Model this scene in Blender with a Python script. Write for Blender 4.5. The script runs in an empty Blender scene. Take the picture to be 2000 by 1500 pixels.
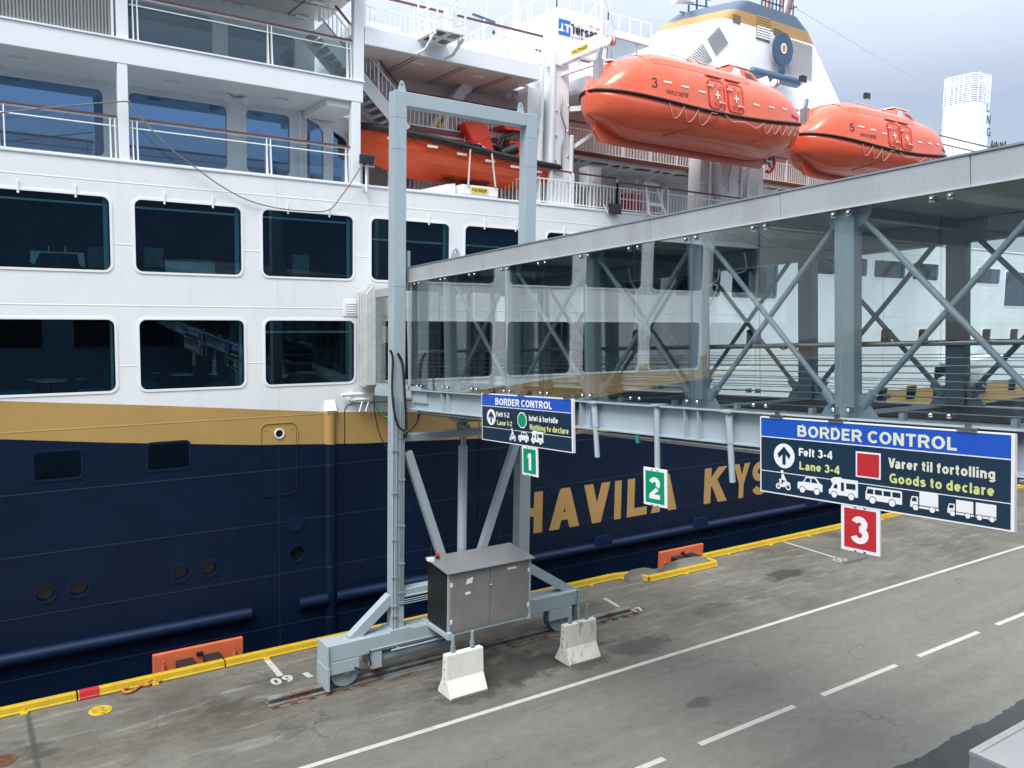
import bpy, bmesh, math, random
from mathutils import Vector, Matrix
random.seed(7)
D = bpy.data
S = bpy.context.scene
C = S.collection
V = Vector
R = math.radians

# ------------------------------------------------------------------ camera
CAM_H = 8.8
YAW, PITCH, ROLL = R(34.18), R(5.41), R(1.02)
FPX = 1612.0                                   # focal length in pixels of a 2000 px wide photo
_f = V((math.sin(YAW)*math.cos(PITCH), math.cos(YAW)*math.cos(PITCH), -math.sin(PITCH)))
_r0 = V((math.cos(YAW), -math.sin(YAW), 0)); _u0 = _r0.cross(_f)
_r = _r0*math.cos(ROLL) + _u0*math.sin(ROLL)
_u = _u0*math.cos(ROLL) - _r0*math.sin(ROLL)
EYE = V((0, 0, CAM_H))
cam = D.objects.new('camera', D.cameras.new('camera')); C.objects.link(cam)
cam.matrix_world = Matrix(((_r.x, _u.x, -_f.x, 0), (_r.y, _u.y, -_f.y, 0), (_r.z, _u.z, -_f.z, CAM_H), (0, 0, 0, 1)))
cam.data.sensor_width = 36.0; cam.data.lens = 36.0*FPX/2000.0
cam.data.clip_start = 0.05; cam.data.clip_end = 6000
S.camera = cam

# ------------------------------------------------------------------ world, sun, exposure
SUN_EL, SUN_AZ = R(54), R(236)                 # azimuth measured clockwise from +Y (ship side)
W = D.worlds.new('World'); S.world = W; W.use_nodes = True
nt = W.node_tree; nt.nodes.clear()
def wn(t, **k):
    n = nt.nodes.new(t)
    for a, b in k.items(): setattr(n, a, b)
    return n
wo = wn('ShaderNodeOutputWorld'); bg = wn('ShaderNodeBackground'); bg.inputs['Strength'].default_value = 0.10
sky = wn('ShaderNodeTexSky', sky_type='NISHITA', sun_disc=False, sun_elevation=SUN_EL, sun_rotation=SUN_AZ)
sky.air_density = 1.0; sky.dust_density = 1.4; sky.ozone_density = 1.2
tcw = wn('ShaderNodeTexCoord'); mpw = wn('ShaderNodeMapping'); mpw.inputs['Scale'].default_value = (1.3, 1.3, 4.6)
mpw.inputs['Location'].default_value = (0.35, 0.1, 0.2)
nzw = wn('ShaderNodeTexNoise'); nzw.inputs['Scale'].default_value = 1.6; nzw.inputs['Detail'].default_value = 7; nzw.inputs['Roughness'].default_value = 0.52
rpw = wn('ShaderNodeValToRGB'); rpw.color_ramp.elements[0].position = 0.30; rpw.color_ramp.elements[1].position = 0.62
rpw.color_ramp.elements[0].color = (0.88, 0.88, 0.88, 1); rpw.color_ramp.elements[1].color = (1, 1, 1, 1)
nz2 = wn('ShaderNodeTexNoise'); nz2.inputs['Scale'].default_value = 2.3; nz2.inputs['Detail'].default_value = 5
rp2 = wn('ShaderNodeValToRGB'); rp2.color_ramp.elements[0].position = 0.34; rp2.color_ramp.elements[1].position = 0.70
rp2.color_ramp.elements[0].color = (5.1, 5.9, 7.2, 1); rp2.color_ramp.elements[1].color = (5.6, 6.35, 7.5, 1)
mxw = wn('ShaderNodeMix', data_type='RGBA')
L = nt.links.new
L(tcw.outputs['Generated'], mpw.inputs['Vector']); L(mpw.outputs['Vector'], nzw.inputs['Vector']); L(mpw.outputs['Vector'], nz2.inputs['Vector'])
L(nzw.outputs['Fac'], rpw.inputs['Fac']); L(nz2.outputs['Fac'], rp2.inputs['Fac'])
L(rpw.outputs['Color'], mxw.inputs['Factor']); L(sky.outputs['Color'], mxw.inputs['A']); L(rp2.outputs['Color'], mxw.inputs['B'])
spw = wn('ShaderNodeSeparateXYZ'); L(tcw.outputs['Generated'], spw.inputs[0])
mrz = wn('ShaderNodeMapRange'); mrz.inputs['From Min'].default_value = 0.22; mrz.inputs['From Max'].default_value = 0.92
L(spw.outputs['Z'], mrz.inputs['Value'])          # an overcast sky is brightest and whitest overhead
zen = wn('ShaderNodeMix', data_type='RGBA'); zen.inputs['A'].default_value = (0.60, 0.615, 0.655, 1); zen.inputs['B'].default_value = (3.0, 2.75, 2.35, 1); L(mrz.outputs['Result'], zen.inputs['Factor'])
mul = wn('ShaderNodeVectorMath', operation='MULTIPLY'); L(mxw.outputs['Result'], mul.inputs[0]); L(zen.outputs['Result'], mul.inputs[1])
L(mul.outputs[0], bg.inputs['Color']); L(bg.outputs['Background'], wo.inputs['Surface'])
sl = D.lights.new('sun', 'SUN'); sl.energy = 2.0; sl.angle = R(24); sl.color = (1, 0.975, 0.94)
so = D.objects.new('sun', sl); C.objects.link(so); so.location = (-30, -30, 60)
_sd = V((math.sin(SUN_AZ)*math.cos(SUN_EL), math.cos(SUN_AZ)*math.cos(SUN_EL), math.sin(SUN_EL)))
so.rotation_euler = _sd.to_track_quat('Z', 'Y').to_euler()
S.view_settings.view_transform = 'Standard'; S.view_settings.look = 'None'
S.view_settings.gamma = 1.0; S.view_settings.exposure = 0.72
S.render.engine = 'CYCLES'
S.cycles.transparent_max_bounces = 24; S.cycles.max_bounces = 8

# ------------------------------------------------------------------ photo pixel -> point on a known plane
def ray(x, y): return _r*((x-1000)/FPX) - _u*((y-750)/FPX) + _f
def PZ(x, y, z=0.0): d = ray(x, y); return EYE + d*((z-CAM_H)/d.z)
def PY(x, y, Y): d = ray(x, y); return EYE + d*(Y/d.y)
def PX(x, y, X): d = ray(x, y); return EYE + d*(X/d.x)

# ------------------------------------------------------------------ materials
MATS = {}
def mat(name, col, rough=0.5, metal=0.0, spec=0.5, var=0.0, vscale=3.0, bump=0.0, bscale=20.0, stretch=(1, 1, 1), dirt=None, dscale=2.0, dpos=(0.5, 0.7), coat=0.0):
    m = D.materials.new(name); m.use_nodes = True; t = m.node_tree; b = t.nodes['Principled BSDF']
    b.inputs['Base Color'].default_value = (*col, 1); b.inputs['Roughness'].default_value = rough
    b.inputs['Metallic'].default_value = metal; b.inputs['Specular IOR Level'].default_value = spec
    if coat: b.inputs['Coat Weight'].default_value = coat; b.inputs['Coat Roughness'].default_value = 0.08
    geo = t.nodes.new('ShaderNodeNewGeometry'); mp = t.nodes.new('ShaderNodeMapping'); mp.inputs['Scale'].default_value = stretch
    t.links.new(geo.outputs['Position'], mp.inputs['Vector'])
    last = None
    if var:
        n = t.nodes.new('ShaderNodeTexNoise'); n.inputs['Scale'].default_value = vscale; n.inputs['Detail'].default_value = 8; n.inputs['Roughness'].default_value = 0.62
        t.links.new(mp.outputs['Vector'], n.inputs['Vector'])
        r = t.nodes.new('ShaderNodeValToRGB'); e = r.color_ramp.elements
        e[0].position = 0.3; e[1].position = 0.72
        e[0].color = (*[c*(1-var) for c in col], 1); e[1].color = (*[min(1, c*(1+var)) for c in col], 1)
        t.links.new(n.outputs['Fac'], r.inputs['Fac']); last = r.outputs['Color']
    if dirt:
        n = t.nodes.new('ShaderNodeTexNoise'); n.inputs['Scale'].default_value = dscale; n.inputs['Detail'].default_value = 10; n.inputs['Roughness'].default_value = 0.68
        t.links.new(mp.outputs['Vector'], n.inputs['Vector'])
        r = t.nodes.new('ShaderNodeValToRGB'); e = r.color_ramp.elements
        e[0].position = dpos[0]; e[1].position = dpos[1]; e[0].color = (0, 0, 0, 1); e[1].color = (1, 1, 1, 1)
        t.links.new(n.outputs['Fac'], r.inputs['Fac'])
        x = t.nodes.new('ShaderNodeMix'); x.data_type = 'RGBA'; x.inputs['A'].default_value = (*col, 1); x.inputs['B'].default_value = (*dirt, 1)
        if last: t.links.new(last, x.inputs['A'])
        t.links.new(r.outputs['Color'], x.inputs['Factor']); last = x.outputs['Result']
    if last: t.links.new(last, b.inputs['Base Color'])
    if bump:
        n = t.nodes.new('ShaderNodeTexNoise'); n.inputs['Scale'].default_value = bscale; n.inputs['Detail'].default_value = 6
        t.links.new(mp.outputs['Vector'], n.inputs['Vector'])
        bp = t.nodes.new('ShaderNodeBump'); bp.inputs['Strength'].default_value = bump; bp.inputs['Distance'].default_value = 0.05
        t.links.new(n.outputs['Fac'], bp.inputs['Height']); t.links.new(bp.outputs['Normal'], b.inputs['Normal'])
    MATS[name] = m
    return m
def glassmat(name, tint, f0, fmax, gcol=(1, 1, 1), rough=0.0):
    m = D.materials.new(name); m.use_nodes = True; t = m.node_tree; t.nodes.clear()
    o = t.nodes.new('ShaderNodeOutputMaterial'); tr = t.nodes.new('ShaderNodeBsdfTransparent'); gl = t.nodes.new('ShaderNodeBsdfGlossy')
    tr.inputs['Color'].default_value = (*tint, 1); gl.inputs['Color'].default_value = (*gcol, 1); gl.inputs['Roughness'].default_value = rough
    fr = t.nodes.new('ShaderNodeFresnel'); fr.inputs['IOR'].default_value = 1.45
    mr = t.nodes.new('ShaderNodeMapRange'); mr.inputs['From Min'].default_value = 0.034; mr.inputs['From Max'].default_value = 1
    mr.inputs['To Min'].default_value = f0; mr.inputs['To Max'].default_value = fmax
    mx = t.nodes.new('ShaderNodeMixShader')
    t.links.new(fr.outputs['Fac'], mr.inputs['Value']); t.links.new(mr.outputs['Result'], mx.inputs['Fac'])
    t.links.new(tr.outputs[0], mx.inputs[1]); t.links.new(gl.outputs[0], mx.inputs[2]); t.links.new(mx.outputs[0], o.inputs['Surface'])
    MATS[name] = m
    return m
WHITE = mat('white_paint', (0.77, 0.81, 0.84), 0.42, var=0.03, vscale=0.7, bump=0.05, bscale=2.5, dirt=(0.62, 0.6, 0.56), dscale=1.1, dpos=(0.62, 0.95), stretch=(1, 1, .5))
WHITE2 = mat('white_rail_paint', (0.82, 0.83, 0.84), 0.4)
CEIL = mat('deckhead_panels', (0.66, 0.61, 0.56), 0.5, var=0.06, vscale=1.0)
WALLG = mat('shaded_bulkhead_paint', (0.80, 0.81, 0.82), 0.5, var=0.04, vscale=1)
NAVY = mat('navy_paint', (0.0025, 0.012, 0.042), 0.4, spec=0.3, var=0.12, vscale=1.2, bump=0.03, bscale=3)
NAVY2 = mat('navy_funnel_paint', (0.045, 0.085, 0.15), 0.4)
GOLD = mat('gold_paint', (0.42, 0.255, 0.09), 0.45, var=0.05, vscale=1.2)
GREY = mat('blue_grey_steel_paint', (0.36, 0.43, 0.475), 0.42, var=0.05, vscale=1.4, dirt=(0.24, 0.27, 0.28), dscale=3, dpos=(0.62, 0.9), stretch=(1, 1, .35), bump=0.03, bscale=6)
GREYD = mat('darker_and_shaded_steel', (0.26, 0.32, 0.36), 0.45, var=0.06, vscale=2)  # darker parts; also painted-in shade on the bridge's far side
STEEL = mat('bare_steel', (0.45, 0.45, 0.46), 0.28, metal=1.0, var=0.1, vscale=8)
CHROME = mat('polished_fitting', (0.7, 0.7, 0.7), 0.18, metal=1.0)
ROOFAL = mat('dull_aluminium_sheet', (0.46, 0.49, 0.515), 0.4, metal=0.25, var=0.08, vscale=1.6, dirt=(0.30, 0.28, 0.25), dscale=1.7, dpos=(0.5, 0.95), stretch=(1, 1, .25), bump=0.10, bscale=1.6)
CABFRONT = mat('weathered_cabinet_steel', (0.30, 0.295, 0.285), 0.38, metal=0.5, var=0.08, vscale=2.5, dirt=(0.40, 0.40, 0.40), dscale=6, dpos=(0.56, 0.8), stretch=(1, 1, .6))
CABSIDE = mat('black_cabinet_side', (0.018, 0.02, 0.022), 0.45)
RUST = mat('rusty_steel', (0.13, 0.055, 0.028), 0.8, var=0.4, vscale=9, bump=0.2, bscale=40)
RAILM = mat('rail_steel', (0.20, 0.22, 0.215), 0.6, var=0.2, vscale=5, dirt=(0.16, 0.07, 0.04), dscale=2.2, dpos=(0.48, 0.62), bump=0.1, bscale=30)
RUSTO = mat('orange_rust', (0.42, 0.17, 0.03), 0.75, var=0.35, vscale=12)
YEL = mat('yellow_kerb_paint', (0.56, 0.37, 0.022), 0.5, var=0.12, vscale=4, dirt=(0.30, 0.20, 0.06), dscale=5, dpos=(0.58, 0.75), stretch=(1, 1, .7))
RED = mat('red_paint', (0.50, 0.03, 0.03), 0.5, var=0.1, vscale=5)
ORNG = mat('fender_orange', (0.62, 0.14, 0.06), 0.5, var=0.12, vscale=2.5, dirt=(0.35, 0.10, 0.05), dscale=6, dpos=(0.6, 0.8))
BLACK = mat('black_rubber', (0.014, 0.014, 0.016), 0.55, var=0.2, vscale=6)
GLACK = mat('gloss_black', (0.012, 0.013, 0.016), 0.2)
CONC = mat('barrier_concrete', (0.74, 0.73, 0.68), 0.85, var=0.08, vscale=3, dirt=(0.30, 0.27, 0.21), dscale=3.3, dpos=(0.58, 0.78), stretch=(1.6, 1.6, .55), bump=0.2, bscale=30)
LIFEO = mat('lifeboat_orange', (0.70, 0.105, 0.045), 0.27, var=0.05, vscale=1.2, dirt=(0.64, 0.14, 0.085), dscale=1.1, dpos=(0.48, 0.8), coat=0.2)
LIFER = mat('lifeboat_red_line', (0.50, 0.03, 0.02), 0.35)
RESCO = mat('rescue_boat_orange', (0.74, 0.085, 0.018), 0.4, var=0.04, vscale=1.5)
COVER = mat('orange_red_tarpaulin', (0.66, 0.045, 0.018), 0.6, bump=0.5, bscale=5)
CREAM = mat('cream_rope', (0.62, 0.55, 0.45), 0.8)
ROPEM = mat('weathered_rope', (0.20, 0.19, 0.15), 0.9, var=0.5, vscale=40)
TAPE = mat('reflective_tape', (0.72, 0.66, 0.62), 0.4)
WOOD = mat('red_brown_handrail', (0.14, 0.05, 0.04), 0.4, var=0.15, vscale=3)
YLAB = mat('yellow_label', (0.78, 0.58, 0.05), 0.5)
INK = mat('dark_lettering', (0.03, 0.03, 0.035), 0.5)
BLUEHI = mat('sign_bright_blue', (0.012, 0.085, 0.48), 0.35)
SIGNB = mat('sign_dark_blue', (0.010, 0.032, 0.062), 0.3)
SIGNW = mat('sign_white', (0.80, 0.81, 0.84), 0.45)
SIGNC = mat('sign_cream', (0.70, 0.71, 0.60), 0.45)
SIGNY = mat('sign_pale_yellow', (0.62, 0.66, 0.24), 0.45)
SGREEN = mat('sign_green', (0.0, 0.27, 0.13), 0.4)
SRED = mat('sign_red', (0.50, 0.022, 0.03), 0.4)
LOGOB = mat('logo_blue', (0.02, 0.16, 0.55), 0.4)
FABG = mat('bellows_fabric', (0.55, 0.56, 0.55), 0.75, var=0.12, vscale=3, bump=0.35, bscale=7)
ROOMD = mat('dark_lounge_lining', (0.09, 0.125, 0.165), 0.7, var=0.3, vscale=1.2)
TABLEW = mat('pale_table_top', (0.72, 0.74, 0.70), 0.35)
SEATB = mat('blue_upholstery', (0.035, 0.15, 0.24), 0.8)
REVCURT = mat('teal_reveal_and_curtain', (0.50, 0.66, 0.67), 0.8)
FLOORM = mat('dark_floor_mat', (0.035, 0.038, 0.042), 0.75, var=0.15, vscale=5)
LENS = mat('lamp_lens', (0.03, 0.032, 0.036), 0.15)
GL_BRIDGE = glassmat('clear_bridge_glass', (0.950, 0.985, 0.988), 0.03, 0.72)
GL_SHIP = glassmat('tinted_ship_glass', (0.64, 0.81, 0.85), 0.06, 0.85, (0.62, 0.82, 1.0))
GL_RAIL = glassmat('smoked_balustrade_glass', (0.74, 0.80, 0.81), 0.05, 0.7)
GL_SKY = glassmat('blue_mirror_glass', (0.16, 0.26, 0.36), 0.40, 0.9, (0.42, 0.74, 1.15))

# ------------------------------------------------------------------ mesh building
def worigin(p):
    o = V((0, 0, 0))
    while p is not None: o += p.location; p = p.parent
    return o
class MB:
    def __init__(s): s.v = []; s.f = []; s.m = []; s.smooth = []
    def add(s, vs, fs, mi=0, sm=False):
        b = len(s.v); s.v += [V(p) for p in vs]
        for f in fs: s.f.append([b+i for i in f]); s.m.append(mi); s.smooth.append(sm)
        return s
    def box(s, x0, x1, y0, y1, z0, z1, mi=0, T=None):
        vs = [V((x, y, z)) for z in (z0, z1) for y in (y0, y1) for x in (x0, x1)]
        if T: vs = [T(p) for p in vs]
        return s.add(vs, [(0, 2, 3, 1), (4, 5, 7, 6), (0, 1, 5, 4), (2, 6, 7, 3), (0, 4, 6, 2), (1, 3, 7, 5)], mi)
    def bar(s, p, q, w, h, mi=0, up=(0, 0, 1)):
        p, q = V(p), V(q); d = (q-p).normalized(); u = V(up)
        if abs(d.dot(u)) > 0.99: u = V((0, 1, 0))
        a = d.cross(u).normalized(); b = a.cross(d).normalized()
        vs = [c + a*(i*w/2) + b*(j*h/2) for c in (p, q) for (i, j) in ((-1, -1), (1, -1), (1, 1), (-1, 1))]
        return s.add(vs, [(0, 1, 2, 3)[::-1], (4, 5, 6, 7), (0, 4, 5, 1)[::-1], (1, 5, 6, 2)[::-1], (2, 6, 7, 3)[::-1], (3, 7, 4, 0)[::-1]][:2] + [(0, 1, 5, 4), (1, 2, 6, 5), (2, 3, 7, 6), (3, 0, 4, 7)], mi)
    def tube(s, pts, r, n=8, mi=0, cap=True):
        pts = [V(p) for p in pts]; rings = []; prev = None
        for i, p in enumerate(pts):
            d = (pts[min(i+1, len(pts)-1)] - pts[max(i-1, 0)]).normalized()
            if prev is None:
                a = d.cross(V((0, 0, 1)))
                if a.length < 1e-3: a = d.cross(V((0, 1, 0)))
            else: a = prev - d*prev.dot(d)
            a.normalize(); prev = a; b = d.cross(a)
            rr = r[i] if isinstance(r, (list, tuple)) else r
            rings.append([p + (a*math.cos(2*math.pi*k/n) + b*math.sin(2*math.pi*k/n))*rr for k in range(n)])
        vs = [q for g in rings for q in g]; fs = []
        for i in range(len(pts)-1):
            for k in range(n):
                k2 = (k+1) % n; fs.append((i*n+k, i*n+k2, (i+1)*n+k2, (i+1)*n+k))
        s.add(vs, fs, mi, True)
        if cap:
            s.add(rings[0], [tuple(range(n))[::-1]], mi); s.add(rings[-1], [tuple(range(n))], mi)
        return s
    def cyl(s, p, q, r, n=16, mi=0): return s.tube([p, q], r, n, mi)
    def dome(s, c, r, nrm, mi=0, flat=0.6, n=8):
        nrm = V(nrm).normalized(); a = nrm.cross(V((0, 0, 1)))
        if a.length < 1e-3: a = V((1, 0, 0))
        a.normalize(); b = nrm.cross(a); c = V(c); vs = []
        for t in (0, 0.5, 0.85): vs += [c + (a*math.cos(2*math.pi*k/n) + b*math.sin(2*math.pi*k/n))*r*math.cos(t*math.pi/2) + nrm*r*flat*math.sin(t*math.pi/2) for k in range(n)]
        fs = [(i*n+k, i*n+(k+1) % n, (i+1)*n+(k+1) % n, (i+1)*n+k) for i in range(2) for k in range(n)] + [tuple(range(2*n, 3*n))]
        return s.add(vs, fs, mi, True)
    def mesh(s, me, fn, mi=0):
        return s.add([fn(v.co) for v in me.vertices], [tuple(p.vertices) for p in me.polygons], mi)
    def flat(s, loops, O, U, Vv, t=0.01, mi=0, off=0.0):
        # extruded 2-D outline (first loop) with holes; U x V is the outward side
        cu = D.curves.new('c', 'CURVE'); cu.dimensions = '2D'; cu.fill_mode = 'BOTH'; cu.extrude = t/2
        for lp in loops:
            sp = cu.splines.new('POLY'); sp.points.add(len(lp)-1); sp.use_cyclic_u = True
            for i, (a, b) in enumerate(lp): sp.points[i].co = (a, b, 0, 1)
        o = D.objects.new('c', cu); me = D.meshes.new_from_object(o)
        O, U, Vv = V(O), V(U), V(Vv); N = U.cross(Vv)
        s.mesh(me, lambda c: O + U*c.x + Vv*c.y + N*(c.z + t/2 + off), mi)
        D.objects.remove(o); D.curves.remove(cu); D.meshes.remove(me)
        return s
    def text(s, body, O, U, Vv, h=None, w=None, bold=0.0, t=0.004, mi=0, off=0.0, align='L', space=1.0, fn=None, shear=0):
        me = textmesh(body, bold, t, space, shear)
        xs = [v.co.x for v in me.vertices]; ys = [v.co.y for v in me.vertices]
        x0, x1, y0, y1 = min(xs), max(xs), min(ys), max(ys)
        cap = CAPH + 2*bold
        base = -bold
        sy = h/cap; sx = sy if w is None else w/(x1-x0)
        sh = {'L': 0, 'C': -(x1-x0)*sx/2, 'R': -(x1-x0)*sx}[align]
        O, U, Vv = V(O), V(U), V(Vv); N = U.cross(Vv)
        g = fn or (lambda a, b, c: O + U*a + Vv*b + N*c)
        s.mesh(me, lambda c: g((c.x-x0)*sx + sh, (c.y-base)*sy, c.z + t/2 + off), mi)
        D.meshes.remove(me)
        return (x1-x0)*sx
    def build(s, name, mats, parent=None, bevel=0.0, smooth=False):
        o0 = worigin(parent); me = D.meshes.new(name)
        me.from_pydata([v-o0 for v in s.v], [], s.f)
        if not isinstance(mats, (list, tuple)): mats = [mats]
        for m in mats: me.materials.append(m)
        for i, p in enumerate(me.polygons): p.material_index = s.m[i]; p.use_smooth = s.smooth[i] or smooth
        bm = bmesh.new(); bm.from_mesh(me); bmesh.ops.recalc_face_normals(bm, faces=bm.faces); bm.to_mesh(me); bm.free()
        o = D.objects.new(name, me); C.objects.link(o); o.parent = parent
        if bevel:
            b = o.modifiers.new('bevel', 'BEVEL'); b.width = bevel; b.segments = 2; b.limit_method = 'ANGLE'; b.angle_limit = R(40)
        return o
def textmesh(body, bold, t, space=1.0, shear=0):
    cu = D.curves.new('t', 'FONT'); cu.body = body; cu.size = 1.0; cu.offset = bold; cu.extrude = t/2; cu.fill_mode = 'BOTH'; cu.space_character = space; cu.shear = shear
    cu.resolution_u = 4
    o = D.objects.new('t', cu); me = D.meshes.new_from_object(o)
    D.objects.remove(o); D.curves.remove(cu)
    return me
_m = textmesh('H', 0, 0.01); CAPH = max(v.co.y for v in _m.vertices) - min(v.co.y for v in _m.vertices); D.meshes.remove(_m)
def rr(x0, x1, z0, z1, r, n=5):
    out = []
    for cx, cz, a0 in ((x1-r, z1-r, 0), (x0+r, z1-r, 90), (x0+r, z0+r, 180), (x1-r, z0+r, 270)):
        for i in range(n+1):
            a = R(a0 + 90*i/n); out.append((cx + r*math.cos(a), cz + r*math.sin(a)))
    return out
def circ(cx, cz, r, n=24, rz=None): return [(cx + r*math.cos(2*math.pi*i/n), cz + (rz or r)*math.sin(2*math.pi*i/n)) for i in range(n)]
def grow(lp, d):
    cx = sum(p[0] for p in lp)/len(lp); cz = sum(p[1] for p in lp)/len(lp); return [(x + d*(1 if x > cx else -1), z + d*(1 if z > cz else -1)) for x, z in lp]
def tag(o, label, cat=None, group=None, kind=None):
    if label: o['label'] = label
    if cat: o['category'] = cat
    if group: o['group'] = group
    if kind: o['kind'] = kind
    return o
def thing(name, label, cat, loc=(0, 0, 0), group=None):
    o = D.objects.new(name, None); C.objects.link(o); o.location = V(loc); o.empty_display_size = 0.3
    return tag(o, label, cat, group)
def copy_tree(o, parent=None):
    c = o.copy(); C.objects.link(c); c.parent = parent
    for ch in list(o.children): copy_tree(ch, c)
    return c
def sag(p, q, d, n=10):
    p, q = V(p), V(q); return [p.lerp(q, i/n) - V((0, 0, d*4*(i/n)*(1-i/n))) for i in range(n+1)]
def smoothpts(pts, k=5):
    pts = [V(p) for p in pts]; out = []
    for i in range(len(pts)-1):
        p0, p1, p2, p3 = pts[max(i-1, 0)], pts[i], pts[i+1], pts[min(i+2, len(pts)-1)]
        for j in range(k):
            t = j/k; out.append(0.5*((2*p1) + (p2-p0)*t + (2*p0-5*p1+4*p2-p3)*t*t + (3*p1-p0-3*p2+p3)*t**3))
    out.append(pts[-1]); return out
XA, YA, ZA = V((1, 0, 0)), V((0, 1, 0)), V((0, 0, 1))
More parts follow.
